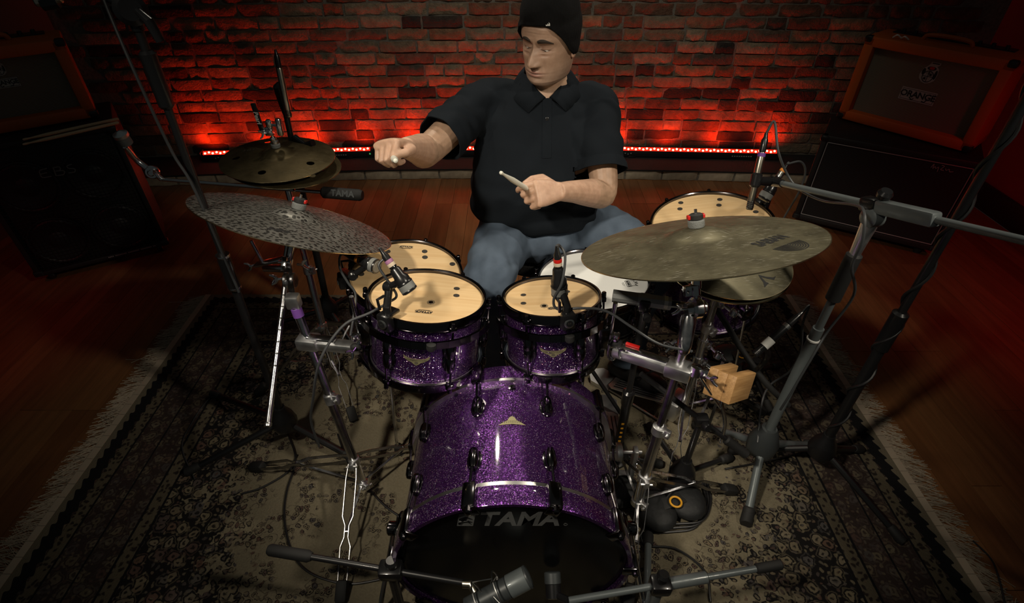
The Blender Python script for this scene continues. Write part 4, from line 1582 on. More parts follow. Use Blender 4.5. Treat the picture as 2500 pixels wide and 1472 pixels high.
# lettering runs towards the rim on the right, logo of nested arcs beside it
tx = text_mb('SABIAN', 0.030, 0.0, 0.0011, space=0.95)
tx.xf(Matrix.Translation((0.124, -0.115, 0)) @ Matrix.Rotation(R(30), 4, 'Z') @ Matrix.Scale(1.35, 4, (0, 1, 0)))
print_on(sab, sprof, tx, 'ink')
arcs = MB()
for k in range(9):
    ra, rb = 0.003 + k * 0.0048, 0.003 + k * 0.0048 + 0.0026
    n = 22
    vs = []
    for i in range(n + 1):
        a = R(180) * (i / n) + R(180) + R(30)
        vs += [(0.140 + ra * math.cos(a), -0.150 + ra * math.sin(a), 0), (0.140 + rb * math.cos(a), -0.150 + rb * math.sin(a), 0)]
    arcs.add(vs, [(2 * i, 2 * i + 1, 2 * i + 3, 2 * i + 2) for i in range(n)])
print_on(sab, sprof, arcs, 'ink', 'ring_logo')

HH_N = V((0.324, 0.41, 1)).normalized()
HH_C = V((-0.634, 1.387, 0.861))
hhc, hprof = cymbal('cymbal', 'large grey hammered cymbal with dark spots at the left', HH_C, HH_N, 0.28, 'hammered', 0.070, 0.018, 0.020)
felt_stack(hhc, hprof)
tx = text_mb('HH', 0.027, 0.0, 0.0022, 0.2, space=1.0)
tx.xf(Matrix.Translation((0.024, -0.190, 0)) @ Matrix.Rotation(R(16), 4, 'Z') @ Matrix.Scale(1.25, 4, (1, 0, 0)))
print_on(hhc, hprof, tx, 'ink')

ST_C = V((-0.816, 1.789, 0.882))
stk, stp = cymbal('cymbal', 'dark gold effects cymbal with round holes, upper one of the stacked pair', ST_C, (0.05, 0.0, 1), 0.19, 'bronze_gold', 0.055, 0.022, 0.018, group='stacked effects cymbals',
                  holes=5, hole_off=R(-93), hole_at=0.71)
z = stp[0][1]
part('felt', MB().lathe([(0.015, z), (0.016, z + 0.010), (0.013, z + 0.014)], n=16), 'felt', stk, local=True)
part('cymbal_nut', MB().lathe([(0.013, z + 0.014), (0.013, z + 0.022), (0.008, z + 0.026)], n=16), 'chrome', stk, local=True)
tx = text_mb('HHX', 0.026, 0.0, 0.0006)
tx.xf(Matrix.Translation((-0.100, 0.030, 0)) @ Matrix.Rotation(R(12), 4, 'Z'))
print_on(stk, stp, tx, 'ink_soft')
stk2, stp2 = cymbal('cymbal', 'dark gold effects cymbal, lower one of the stacked pair', ST_C + V((0.012, 0.010, -0.030)), (0.13, 0.03, 1), 0.19, 'bronze_gold', 0.055, 0.020, 0.014, group='stacked effects cymbals',
                    holes=6, hole_off=R(50), hole_at=0.72, hole_r=0.009)

HA_C = V((0.645, 1.335, 0.760))
hat, hap = cymbal('hi_hat_cymbal', 'small bronze hi-hat cymbal with an arrow mark, upper one of the pair', HA_C, (-0.02, -0.07, 1), 0.178, 'bronze', 0.055, 0.020, 0.016, group='hi-hat pair')
ar = MB()
for poly in ([(0.056, -0.084), (0.076, -0.091), (0.097, -0.092), (0.106, -0.086), (0.096, -0.102), (0.078, -0.099), (0.060, -0.092)],
             [(0.056, -0.084), (0.062, -0.094), (0.069, -0.112), (0.076, -0.116), (0.058, -0.134), (0.061, -0.114), (0.057, -0.096)]):
    ar.add([(x, y, 0) for x, y in poly], [tuple(range(len(poly)))])
print_on(hat, hap, ar, 'ink', 'arrow_mark')
hat2, hap2 = cymbal('hi_hat_cymbal', 'small bronze hi-hat cymbal, lower one of the pair', HA_C + V((0, 0, -0.020)), (-0.04, -0.04, 1), 0.178, 'bronze', 0.055, 0.020, 0.016, group='hi-hat pair', flip=True)


# ================================================================ stands and hardware
def lerp(a, b, t):
    return V(a) + (V(b) - V(a)) * t


def collar(p, d, r, h, mb=None, wing=None):
    """clamp collar round a tube with a square bolt lug"""
    mb = mb or MB()
    d = V(d).normalized()
    a, b, _ = frame_z(d)
    w = V(wing) if wing else a
    w = (w - d * w.dot(d)).normalized()
    mb.lathe([(r, -h / 2), (r + 0.004, -h / 2 + 0.002), (r + 0.004, h / 2 - 0.002), (r, h / 2)], p, d, 18)
    mb.box(V(p) + w * (r + 0.009), (0.020, 0.016, h * 0.9), (w, d.cross(w), d), 0.003)
    mb.tube([V(p) + w * (r + 0.012) - d.cross(w) * 0.018, V(p) + w * (r + 0.012) + d.cross(w) * 0.018], 0.0042, 8)
    return mb


def wing_bolt(p, d, mb=None, s=1.0):
    mb = mb or MB()
    d = V(d).normalized()
    a, b, _ = frame_z(d)
    mb.tube([V(p), V(p) + d * 0.022 * s], 0.0042 * s, 8)
    for sg in (-1, 1):
        mb.tube([V(p) + d * 0.016 * s, V(p) + d * 0.024 * s + a * sg * 0.012 * s, V(p) + d * 0.034 * s + a * sg * 0.017 * s], [0.005 * s, 0.0042 * s, 0.003 * s], 8)
    return mb


def tripod_black(t, hub, feet, hub_z, m='black', r=0.011, foot_r=0.017):
    """round-leg microphone tripod: casting, three legs with rubber feet"""
    hub = V(hub)
    part('hub', MB().lathe([(0.022, -0.045), (0.040, -0.038), (0.044, -0.012), (0.036, 0.02), (0.022, 0.045), (0.018, 0.060)], hub, Z_, 20), m, t)
    for f in feet:
        f = V((f[0], f[1], 0.024))
        d = (f - hub).normalized()
        lo_ = part('leg', MB().tube([hub + d * 0.02 - V((0, 0, 0.01)), f], r, 10), m, t)
        flat = V((d.x, d.y, 0)).normalized()
        part('rubber_foot', MB().tube([f - d * 0.045, f - d * 0.04, f, f + flat * 0.012], [r + 0.001, foot_r * 0.85, foot_r, foot_r * 0.8], 12), 'rubber', lo_)


def chrome_leg(t, top, foot, low):
    """double braced flat leg: two strips that pinch together half way, rubber foot, brace from the low collar"""
    top, foot, low = V(top), V(foot), V(low)
    d = (foot - top)
    L = d.length
    d.normalize()
    side = d.cross(Z_).normalized()
    mb = MB()
    for s in (-1, 1):
        prof = [(0.0, 0.012), (0.12, 0.016), (0.42, 0.016), (0.49, 0.006), (0.58, 0.006), (0.65, 0.015), (0.90, 0.013), (1.0, 0.008)]
        pts = [top + d * L * a + side * s * w for a, w in prof]
        nrm = side.cross(d)
        rings = []
        for p in pts:
            rings.append([p + nrm * 0.006 + side * 0.0010, p - nrm * 0.006 + side * 0.0010, p - nrm * 0.006 - side * 0.0010, p + nrm * 0.006 - side * 0.0010])
        mb.rings(rings)
    mb.tube([top + d * L * 0.535 - side * 0.006, top + d * L * 0.535 + side * 0.006], 0.004, 8)
    lo_ = part('leg', mb, 'chrome_dull', t, angle=30)
    part('brace', MB().bar(low, top + d * L * 0.535, 0.008, 0.002).tube([low - side * 0.008, low + side * 0.008], 0.004, 8), 'chrome', lo_)
    fz = V((foot.x, foot.y, 0.022))
    part('rubber_foot', MB().box(fz - d * 0.012, (0.034, 0.030, 0.060), (side, side.cross(d), d), 0.008), 'rubber', lo_)


def tube_part(t, name, a, b, r, m='chrome', n=18):
    return part(name, MB().tube([a, b], r, n), m, t)


# ---------------------------------------------------------------- left chrome cymbal stand (grey cymbal, tom clamp)
B = V((-0.49, 1.02, 0.07))
Tp = V((-0.605, 1.17, 0.734))
st = thing('cymbal_stand', (B.x, B.y, 0.009), 'chrome stand with striped boom rod carrying the grey hammered cymbal', 'cymbal stand')
mid = lerp(B, Tp, 0.52)
tube_part(st, 'lower_tube', B, mid, 0.0145)
tube_part(st, 'upper_tube', mid, Tp, 0.0125)
axis_s = (Tp - B).normalized()
part('height_clamp', collar(mid, axis_s, 0.0145, 0.034, wing=(1, -0.4, 0)), 'satin', st)
part('leg_collar', collar(lerp(B, Tp, 0.16), axis_s, 0.0145, 0.026, wing=(0, -1, 0)), 'satin', st)
part('bottom_collar', collar(lerp(B, Tp, 0.02), axis_s, 0.0145, 0.022, wing=(1, -1, 0)), 'satin', st)
for f in ((-0.494, 0.694, 0.022), (-0.907, 1.128, 0.022), (-0.27, 1.24, 0.022)):
    chrome_leg(st, lerp(B, Tp, 0.17) + (V(f) - B) * 0.05, f, lerp(B, Tp, 0.03))
K = HH_C - HH_N * 0.135
E_ = V((-0.681, 0.972, 0.46))
hd = MB().box(Tp, (0.038, 0.032, 0.042), (X_, Y_, Z_), 0.006)
part('clamp_head', hd, 'satin', st)
part('tape', MB().lathe([(0.0150, -0.014), (0.0150, 0.012)], Tp - axis_s * 0.034, axis_s, 16), 'violet', st, label='violet tape round the tube')
hinge = MB()
for q in (-1, 1):
    hinge.lathe([(0.020, -0.006), (0.023, -0.003), (0.023, 0.003), (0.020, 0.006)], lerp(Tp, K, 0.55) + V((q * 0.010, 0, 0)), (1, 0, 0), 20)
hinge.bar(Tp, lerp(Tp, K, 0.62), 0.026, 0.018, (0, 1, 0), 0.004)
hinge.bar(lerp(Tp, K, 0.45), K, 0.024, 0.022, (0, 1, 0), 0.004)
part('hinge', hinge, 'chrome', st)
wb = wing_bolt(K + V((0.028, 0, 0.0)), (1, -0.15, 0.05))
wing_bolt(lerp(Tp, K, 0.6) + V((-0.02, 0, 0)), (-1, -0.2, 0), wb)
collar(K, (E_ - K), 0.011, 0.034, wb, (0, 0.2, 1))
part('tilter', wb, 'chrome', st)
part('cymbal_rod', MB().tube([K, HH_C - HH_N * 0.004], 0.0055, 12).lathe([(0.008, 0), (0.0105, 0.006), (0.0105, 0.050), (0.007, 0.058)], K + HH_N * 0.012, HH_N, 14), 'chrome', st)
bo = tube_part(st, 'boom_rod', lerp(K, E_, -0.06), E_, 0.0085)
for k in range(9):
    p = lerp(K, E_, 0.06 + 0.075 * k)
    part('depth_mark', MB().lathe([(0.0087, -0.002), (0.0090, 0), (0.0087, 0.002)], p, (E_ - K), 14), 'black', bo)
part('end_cap', MB().lathe([(0.0085, 0), (0.0105, 0.003), (0.0105, 0.010), (0.006, 0.014)], E_, (E_ - K), 14), 'silver', bo)
# multi clamp with tom arm
cl = lerp(B, Tp, 0.80)
tomp = V((-0.405, 1.115, 0.628))
mc = MB()
d_ = (tomp - cl)
d_.z = 0
d_.normalize()
a0 = cl - d_ * 0.030
a1 = cl + d_ * (tomp - cl).length * 0.86
up = Z_
mc.box((a0 + a1) / 2 + V((0, 0, 0.004)), ((a1 - a0).length, 0.034, 0.030), (d_, Z_.cross(d_), Z_), 0.007)
mc.box(a0 + d_ * 0.03 + V((0, 0, 0.008)), (0.064, 0.048, 0.040), (d_, Z_.cross(d_), Z_), 0.008)
part('multi_clamp', mc, 'satin', st)
wg = MB()
wg.ball(a1 - d_ * 0.010 + V((0, -0.012, 0.018)), (0.017, 0.012, 0.012), 14, 8)
part('clamp_lever', wg, 'rubber', st)
tr = MB().box(a0 + d_ * 0.07 + V((0, 0, 0.026)), (0.085, 0.024, 0.010), (d_, Z_.cross(d_), Z_), 0.004)
part('clamp_plate', tr, 'chrome', st)
lr = MB().tube(spline([a1, tomp + V((-0.035, -0.01, -0.012)), tomp + V((-0.018, 0, 0.012)), tomp + V((-0.016, 0, 0.06)), tomp + V((-0.016, 0, 0.165))], 5), 0.0062, 12)
collar(tomp + V((-0.016, 0, 0.03)), (0, 0, 1), 0.0065, 0.022, lr, (-1, -0.5, 0))
wing_bolt(tomp + V((-0.03, -0.02, 0.0)), (-0.5, -1, -0.2), lr, 0.9)
part('tom_arm', lr, 'chrome', st)
bk = MB().box(tomp + V((0.004, 0.0, 0.045)), (0.034, 0.040, 0.080), bev=0.007)
part('tom_bracket', bk, 'black_chrome', tomL)

# ---------------------------------------------------------------- stand under the stacked cymbals
B = V((-0.74, 1.58, 0.07))
Tp = V((-0.812, 1.786, 0.80))
st = thing('cymbal_stand', (B.x, B.y, 0.009), 'chrome boom stand carrying the stacked holed cymbals behind the grey cymbal', 'cymbal stand')
mid = lerp(B, Tp, 0.55)
tube_part(st, 'lower_tube', B, mid, 0.0145)
tube_part(st, 'upper_tube', mid, Tp, 0.0115)
axis_s = (Tp - B).normalized()
part('height_clamp', collar(mid, axis_s, 0.0145, 0.032, wing=(1, -0.6, 0)), 'satin', st)
part('leg_collar', collar(lerp(B, Tp, 0.24), axis_s, 0.0145, 0.026, wing=(0, -1, 0)), 'satin', st)
for f in ((-0.612, 1.351, 0.022), (-1.02, 1.48, 0.022), (-0.66, 1.90, 0.022)):
    chrome_leg(st, lerp(B, Tp, 0.24) + (V(f) - B) * 0.05, f, lerp(B, Tp, 0.04))
ga = V((-1.277, 1.82, 0.786))
gb = V((-0.532, 1.74, 0.763))
gm = lerp(ga, gb, 0.56)
tl = collar(Tp, axis_s, 0.012, 0.03, None, (0.3, -1, 0))
wing_bolt(Tp + V((-0.03, -0.02, 0)), (-1, -0.6, 0), tl)
wing_bolt(Tp + V((0.03, -0.03, 0)), (0.5, -1, 0.1), tl)
part('tilter', tl, 'chrome', st)
part('cymbal_rod', MB().tube([Tp, ST_C + V((0, 0, 0.13))], 0.0045, 10), 'chrome', st)
# boom with rubber grip, empty arm at its left end
b0_ = lerp(ga, gb, 0.80)
bm2 = tube_part(st, 'boom_rod', ga, b0_, 0.0065)
gp = MB().tube([b0_, lerp(ga, gb, 0.81), lerp(ga, gb, 0.985), gb], [0.014, 0.021, 0.021, 0.016], 18)
for k in range(6):
    pass
gpo = part('counterweight_grip', gp, 'rubber', bm2)
tx = text_mb('TAMA', 0.030, 0.0006, 0.001, 0.0, space=1.05)
dd = (gb - b0_).normalized()
pm = lerp(b0_, gb, 0.56)
view = (V((0, 0, 1.66)) - pm)
nn = (view - dd * view.dot(dd)).normalized()
up2 = nn.cross(dd)
tx.xf(basis(pm + nn * 0.0208, dd, up2, nn) @ Matrix.Scale(1.0, 4))
tx.v = [p - nn * max(0.0, 0.0) for p in tx.v]
part('lettering', tx, 'grey_dark', bm2, angle=0)
hn = MB()
c1 = V((-1.301, 1.82, 0.815))
c2 = V((-1.337, 1.82, 0.859))
c3 = V((-1.341, 1.8, 0.938))
hn.tube([ga, c1], 0.0095, 12)
hn.lathe([(0.020, -0.011), (0.024, -0.006), (0.024, 0.006), (0.020, 0.011)], c1, (0.3, -1, 0.2), 20)
hn.lathe([(0.010, -0.022), (0.012, -0.018), (0.012, 0.018), (0.008, 0.022)], c1, (0.3, -1, 0.2), 16)
wing_bolt(c1 + V((0.02, -0.02, 0.01)), (0.8, -0.8, 0.1), hn)
hn.tube(spline([c1, c2, c3 + V((0.0, 0, -0.02))], 5), [0.011] * 5 + [0.010] * 5 + [0.009], 12)
part('end_tilter', hn, 'chrome', bm2)
fl = MB().lathe([(0.008, 0), (0.020, 0.004), (0.021, 0.030), (0.014, 0.034)], c3 + V((0.012, 0, -0.012)), (c3 - c2), 16)
part('felt', fl, 'felt', bm2)
wn = MB().lathe([(0.018, 0), (0.024, 0.005), (0.024, 0.016), (0.015, 0.020), (0.005, 0.026)], c3 + (c3 - c2).normalized() * 0.028 + V((0.012, 0, -0.012)), (c3 - c2), 18)
part('wing_nut', wn, 'satin', bm2)
# clamp cluster above the stack with a black lever
zt_ = ST_C + V((0, 0, 0.055))
cc = MB()
cc.lathe([(0.009, 0), (0.011, 0.004), (0.011, 0.016), (0.008, 0.020)], zt_ + V((0, 0, 0.0)), Z_, 14)
cc.box(zt_ + V((-0.003, -0.004, 0.040)), (0.026, 0.024, 0.022), bev=0.004)
cc.lathe([(0.008, 0), (0.0105, 0.004), (0.0105, 0.022), (0.006, 0.028)], zt_ + V((0, 0, 0.052)), Z_, 14)
cc.tube([zt_ + V((0.0, 0, 0.062)), zt_ + V((0.028, -0.004, 0.062))], 0.0045, 10)
cc.lathe([(0.009, -0.026), (0.0105, -0.022), (0.0105, 0.024), (0.007, 0.030)], zt_ + V((0.034, -0.004, 0.055)), V((0.08, 0, 1)), 14)
cc.tube([zt_ + V((-0.006, 0, 0.05)), zt_ + V((-0.030, -0.006, 0.040))], 0.007, 10)
wing_bolt(zt_ + V((-0.010, -0.012, 0.040)), (-0.7, -0.8, 0), cc, 0.8)
part('quick_clamp', cc, 'chrome', st)
la, lb = zt_ + V((-0.026, -0.006, 0.046)), V((-0.85, 1.79, 1.071))
lv = part('clamp_lever', MB().bar(la, lb, 0.017, 0.008, (0, 1, 0), 0.003), 'black', st, label='black clamp lever with white lettering')
tx = text_mb('Pearl', 0.020, 0.0002, 0.0004, 0.2)
dd = (la - lb).normalized()
nn = V((0, -1, 0.25))
nn = (nn - dd * nn.dot(dd)).normalized()
tx.xf(basis(lerp(la, lb, 0.48) + nn * 0.0050, dd, nn.cross(dd), nn))
part('lettering', tx, 'white_print', lv, angle=0)

pc_ = V((-0.872, 1.6, 0.571))
ac = MB().bar(pc_ + V((-0.055, 0.01, -0.018)), pc_ + V((0.060, -0.01, 0.022)), 0.030, 0.012, (0, 0, 1), 0.004)
ac.bar(pc_ + V((-0.040, 0.03, -0.045)), pc_ + V((0.075, 0.0, -0.030)), 0.026, 0.020, (0, 0, 1), 0.005)
ac.tube([pc_ + V((-0.020, 0.0, 0)), pc_ + V((-0.040, 0.01, 0.085))], 0.0065, 12)
wing_bolt(pc_ + V((-0.055, 0.01, -0.018)), (-1, -0.2, -0.2), ac)
wing_bolt(pc_ + V((0.02, -0.02, -0.045)), (0.2, -1, -0.2), ac)
ac.tube([pc_ + V((0.06, -0.005, 0.0)), lerp(B, Tp, 0.86)], 0.008, 10)
part('side_clamp', ac, 'chrome', st)

# ---------------------------------------------------------------- right chrome cymbal stand
B = V((0.400, 0.955, 0.07))
Tp = V((0.462, 1.052, 0.805))
st = thing('cymbal_stand', (B.x, B.y, 0.009), 'chrome stand carrying the big worn cymbal beside the bass drum', 'cymbal stand')
mid = lerp(B, Tp, 0.44)
tube_part(st, 'lower_tube', B, mid, 0.0165)
tube_part(st, 'upper_tube', mid, Tp, 0.0120)
axis_s = (Tp - B).normalized()
part('height_clamp', collar(mid, axis_s, 0.0165, 0.030, wing=(1, -0.8, 0)), 'satin', st)
part('leg_collar', collar(lerp(B, Tp, 0.17), axis_s, 0.0165, 0.026, wing=(0, -1, 0)), 'satin', st)
part('bottom_collar', collar(lerp(B, Tp, 0.02), axis_s, 0.0165, 0.022, wing=(1, -1, 0)), 'satin', st)
for f in ((0.337, 0.686, 0.022), (0.746, 1.037, 0.022), (0.33, 1.28, 0.022)):
    chrome_leg(st, lerp(B, Tp, 0.18) + (V(f) - B) * 0.05, f, lerp(B, Tp, 0.03))
hb = MB()
hb.lathe([(0.023, -0.014), (0.028, -0.008), (0.028, 0.008), (0.023, 0.014)], Tp + V((0, 0, 0.0)), (1, 0.2, 0), 24)
hb.lathe([(0.015, -0.028), (0.018, -0.022), (0.018, 0.022), (0.012, 0.028)], Tp + V((0, 0, 0.0)), (1, 0.2, 0), 18)
wing_bolt(Tp + V((-0.028, -0.008, 0.004)), (-1, -0.3, 0.2), hb)
collar(Tp + SAB_N * 0.05, SAB_N, 0.010, 0.03, hb, (-1, -0.2, 0))
part('tilter', hb, 'chrome', st)
part('cymbal_rod', MB().tube([Tp, SAB_C], 0.0058, 12).lathe([(0.009, 0), (0.0125, 0.004), (0.0125, 0.05), (0.009, 0.056)], Tp + (SAB_C - Tp).normalized() * 0.05, (SAB_C - Tp), 16), 'chrome', st)
# folded boom arm that hangs beside the tube
fa, fb = Tp + V((-0.020, -0.016, -0.010)), V((0.433, 0.985, 0.705))
part('folded_arm', MB().tube([fa, lerp(fa, fb, 0.18), lerp(fa, fb, 0.45), lerp(fa, fb, 0.75), lerp(fa, fb, 0.92), fb], [0.017, 0.021, 0.020, 0.018, 0.014, 0.006], 18), 'chrome', st)
wb = wing_bolt(lerp(fa, fb, 0.5) + V((-0.03, -0.02, 0)), (-1, -0.5, -0.3))
part('wing_bolt', wb, 'chrome', st)
ring = MB().lathe([(0.008, -0.0015), (0.0105, -0.0015), (0.0105, 0.0015), (0.008, 0.0015)], lerp(fa, fb, 0.62) + V((-0.036, -0.012, -0.01)), (0.2, -1, 0.2), 16, True)
part('key_ring', ring, 'chrome', st)
# multi clamp with tom arm
cl = lerp(B, Tp, 0.735)
tomp = V((0.262, 1.118, 0.600))
d_ = (tomp - cl)
d_.z = 0
d_.normalize()
a0 = cl - d_ * 0.035
a1 = cl + d_ * (tomp - cl).length * 0.88
sd = Z_.cross(d_)
mc = MB()
mc.box((a0 + a1) / 2, ((a1 - a0).length, 0.036, 0.032), (d_, sd, Z_), 0.007)
mc.box(a0 + d_ * 0.032 + V((0, 0, 0.004)), (0.07, 0.052, 0.044), (d_, sd, Z_), 0.008)
part('multi_clamp', mc, 'satin', st)
part('clamp_plate', MB().box((a0 + a1) / 2 + V((0, 0, 0.021)), ((a1 - a0).length * 0.86, 0.022, 0.008), (d_, sd, Z_), 0.003), 'chrome', st)
tx = text_mb('FAST CLAMP', 0.0105, 0.0002, 0.0002)
sdv = sd if sd.y < 0 else -sd
tx.xf(basis(lerp(a0, a1, 0.25) + sdv * 0.0272 + V((0, 0, 0.002)), -d_ if d_.x < 0 else d_, Z_, sdv))
lv = MB().ball(a1 - d_ * 0.004 + V((0, 0.004, 0.026)), (0.022, 0.016, 0.012), 14, 8)
part('clamp_lever', lv, 'rubber', st)
rd = MB().box(lerp(a0, a1, 0.74) + V((0, 0.012, 0.028)), (0.040, 0.010, 0.006), (d_, sd, Z_), 0.002)
part('release_tab', rd, 'red', st)
lr = MB().tube(spline([a1, tomp + V((0.03, -0.005, -0.03)), tomp + V((0.014, -0.004, -0.02)), tomp + V((0.012, 0, 0.05)), tomp + V((0.012, 0, 0.17))], 5), 0.0062, 12)
collar(tomp + V((0.012, 0, 0.055)), (0, 0, 1), 0.0065, 0.022, lr, (1, -0.5, 0))
wing_bolt(tomp + V((0.03, -0.02, 0.03)), (0.5, -1, -0.2), lr, 0.9)
part('tom_arm', lr, 'chrome', st)
part('tom_bracket', MB().box(tomp + V((-0.010, 0.0, 0.055)), (0.034, 0.042, 0.082), bev=0.007), 'black_chrome', tomR)

# ---------------------------------------------------------------- hi-hat stand
hx, hy = 0.637, 1.325
st = thing('hi_hat_stand', (hx, hy, 0.009), 'chrome hi-hat stand with a silver footboard under the small cymbals', 'cymbal stand')
tube_part(st, 'lower_tube', (hx, hy, 0.10), (hx, hy, 0.50), 0.0145)
tube_part(st, 'upper_tube', (hx, hy, 0.50), (hx, hy, 0.72), 0.0115)
tube_part(st, 'pull_rod', (hx, hy, 0.70), (hx, hy, 0.90), 0.0035)
part('height_clamp', collar((hx, hy, 0.50), Z_, 0.0145, 0.034, wing=(0.6, -1, 0)), 'satin', st)
part('seat_cup', MB().lathe([(0.012, 0), (0.022, 0.012), (0.020, 0.022), (0.012, 0.024)], (hx, hy, 0.705), Z_, 18), 'rubber', st)
ct = MB().lathe([(0.010, 0), (0.013, 0.004), (0.013, 0.024), (0.009, 0.028)], (hx + 0.008, hy + 0.01, 0.80), Z_, 14)
wing_bolt((hx + 0.02, hy, 0.815), (1, -0.4, 0), ct, 0.8)
part('clutch', ct, 'chrome', st)
part('leg_collar', collar((hx, hy, 0.30), Z_, 0.0145, 0.026, wing=(-1, -0.3, 0)), 'satin', st)
for a in (250, 10):
    chrome_leg(st, V((hx, hy, 0.29)) + V((math.cos(R(a)), math.sin(R(a)), 0)) * 0.02, (hx + 0.34 * math.cos(R(a)), hy + 0.34 * math.sin(R(a)), 0.022), (hx, hy, 0.12))
pd = V((-0.75, 0.66, 0)).normalized()
ps = Z_.cross(pd)
pb = V((hx, hy, 0)) + pd * 0.01
part('base_frame', MB().box(pb + pd * 0.02 + V((0, 0, 0.10)), (0.05, 0.10, 0.09), (pd, ps, Z_), 0.010).tube([pb + pd * 0.04 + ps * 0.04 + V((0, 0, 0.02)), pb + pd * 0.30 + ps * 0.03 + V((0, 0, 0.016))], 0.004, 8)
     .tube([pb + pd * 0.04 - ps * 0.04 + V((0, 0, 0.02)), pb + pd * 0.30 - ps * 0.03 + V((0, 0, 0.016))], 0.004, 8), 'satin', st)


def footboard(t, p, d, L, w0, w1, zh, zt2, m='satin'):
    """long ribbed plate: p heel end (ground), d direction to the toe end"""
    d = V(d).normalized()
    s_ = Z_.cross(d)
    a = V(p) + V((0, 0, zh))
    b = a + d * L + V((0, 0, zt2 - zh))
    dir3 = (b - a).normalized()
    nrm = dir3.cross(s_) * -1
    if nrm.z < 0:
        nrm = -nrm
    poly = [(-w0 * 0.35, 0), (-w0 / 2, 0.02), (-w0 / 2, L * 0.45), (-w1 / 2, L * 0.97), (-w1 * 0.3, L), (w1 * 0.3, L), (w1 / 2, L * 0.97), (w0 / 2, L * 0.45), (w0 / 2, 0.02), (w0 * 0.35, 0)]
    f = part('footboard', MB().prism(poly, a, (s_, dir3, nrm), 0.006), m, t)
    rb = MB()
    for k in range(6):
        x = (k - 2.5) / 2.5 * w0 * 0.36
        rb.bar(a + s_ * x + dir3 * L * 0.10 + nrm * 0.007, a + s_ * x * 0.9 + dir3 * L * 0.90 + nrm * 0.007, 0.004, 0.003, nrm)
    part('grip_ribs', rb, 'black', f)
    hp = MB().prism([(-w0 * 0.55, -0.075), (-w0 * 0.55, 0.005), (w0 * 0.55, 0.005), (w0 * 0.55, -0.075), (w0 * 0.25, -0.10), (-w0 * 0.25, -0.10)], V(p) + V((0, 0, 0.010)), (s_, d, Z_), 0.018)
    part('heel_plate', hp, m, t)
    return a, b


footboard(st, V((hx, hy, 0)) + pd * 0.30, -pd, 0.26, 0.085, 0.07, 0.035, 0.12)

for k, (zz, wv) in enumerate(((0.36, (1, -0.9, 0)), (0.44, (0.8, -1, 0)), (0.61, (1, -0.7, 0)))):
    ac = collar((hx, hy, zz), Z_, 0.0148 if zz < 0.5 else 0.012, 0.030, None, wv)
    w_ = V(wv).normalized()
    ac.tube([V((hx, hy, zz)) + w_ * 0.02, V((hx, hy, zz)) + w_ * 0.075 + V((0, 0, -0.02))], 0.006, 10)
    ac.lathe([(0.010, -0.014), (0.013, -0.010), (0.013, 0.010), (0.010, 0.014)], V((hx, hy, zz)) + w_ * 0.062 + V((0, 0, -0.015)), (0.4, 0.3, 1), 14)
    wing_bolt(V((hx, hy, zz)) + w_ * 0.055 + V((0.0, -0.01, 0.0)), (0.3, -1, 0.2), ac, 0.9)
    part('accessory_clamp', ac, 'chrome', st)
for q in (-1, 1):
    part('link_strap', MB().bar((hx + 0.06 + q * 0.012, hy - 0.075, 0.42), (hx + 0.04 + q * 0.020, hy - 0.10, 0.14), 0.010, 0.003), 'chrome', st)

# ---------------------------------------------------------------- pedals
pc = V((0.335, 1.23, 0.0))
pdl = thing('drum_pedal', (pc.x, pc.y, 0.0095), 'silver slave drum pedal on the rug to the right of the bass drum', 'pedal')
a_, b_ = footboard(pdl, pc + V((0.02, 0.13, 0)), (-0.05, -1, 0), 0.27, 0.10, 0.075, 0.035, 0.10)
fr_ = MB()
for s in (-1, 1):
    fr_.box(pc + V((0.01 + s * 0.055, -0.165, 0.11)), (0.016, 0.030, 0.20), bev=0.004)
fr_.tube([pc + V((-0.065, -0.165, 0.195)), pc + V((0.085, -0.165, 0.195))], 0.006, 10)
fr_.box(pc + V((0.01, -0.16, 0.018)), (0.13, 0.09, 0.014), bev=0.003)
part('pedal_frame', fr_, 'satin', pdl)
part('drive_cam', MB().lathe([(0.026, -0.010), (0.030, -0.007), (0.030, 0.007), (0.026, 0.010)], pc + V((0.01, -0.165, 0.195)), X_, 20), 'satin', pdl)
part('chain', MB().tube([pc + V((0.01, -0.137, 0.195)), pc + V((0.006, -0.135, 0.10))], 0.005, 8), 'chrome', pdl)
part('spring', MB().tube([pc + V((0.078, -0.165 + 0.006 * math.cos(k * 1.3), 0.06 + 0.0035 * k)) + V((0.006 * math.sin(k * 1.3), 0, 0)) for k in range(36)], 0.0013, 5), 'chrome', pdl)
part('drive_shaft', MB().tube([pc + V((-0.07, -0.165, 0.195)), V((0.06, 1.20, 0.165))], 0.007, 10), 'chrome', pdl)
kp = thing('drum_pedal', (0.02, 1.24, 0.0095), 'silver bass drum pedal behind the bass drum under the drummer\'s right foot', 'pedal')
footboard(kp, V((-0.02, 1.44, 0)), (0.05, -1, 0), 0.27, 0.10, 0.075, 0.035, 0.10)
fr_ = MB()
for s in (-1, 1):
    fr_.box(V((0.0 + s * 0.055, 1.155, 0.11)), (0.016, 0.030, 0.19), bev=0.004)
fr_.box(V((0.0, 1.155, 0.018)), (0.13, 0.07, 0.014), bev=0.003).tube([(-0.07, 1.155, 0.185), (0.07, 1.155, 0.185)], 0.006, 10)
part('pedal_frame', fr_, 'satin', kp)
part('beater_rod', MB().tube([(0.0, 1.155, 0.185), (0.0, 1.135, 0.36)], 0.004, 8), 'chrome', kp)
part('beater', MB().lathe([(0.018, -0.022), (0.024, -0.016), (0.024, 0.016), (0.018, 0.022)], (0.0, 1.120, 0.345), Y_, 18), 'felt', kp)

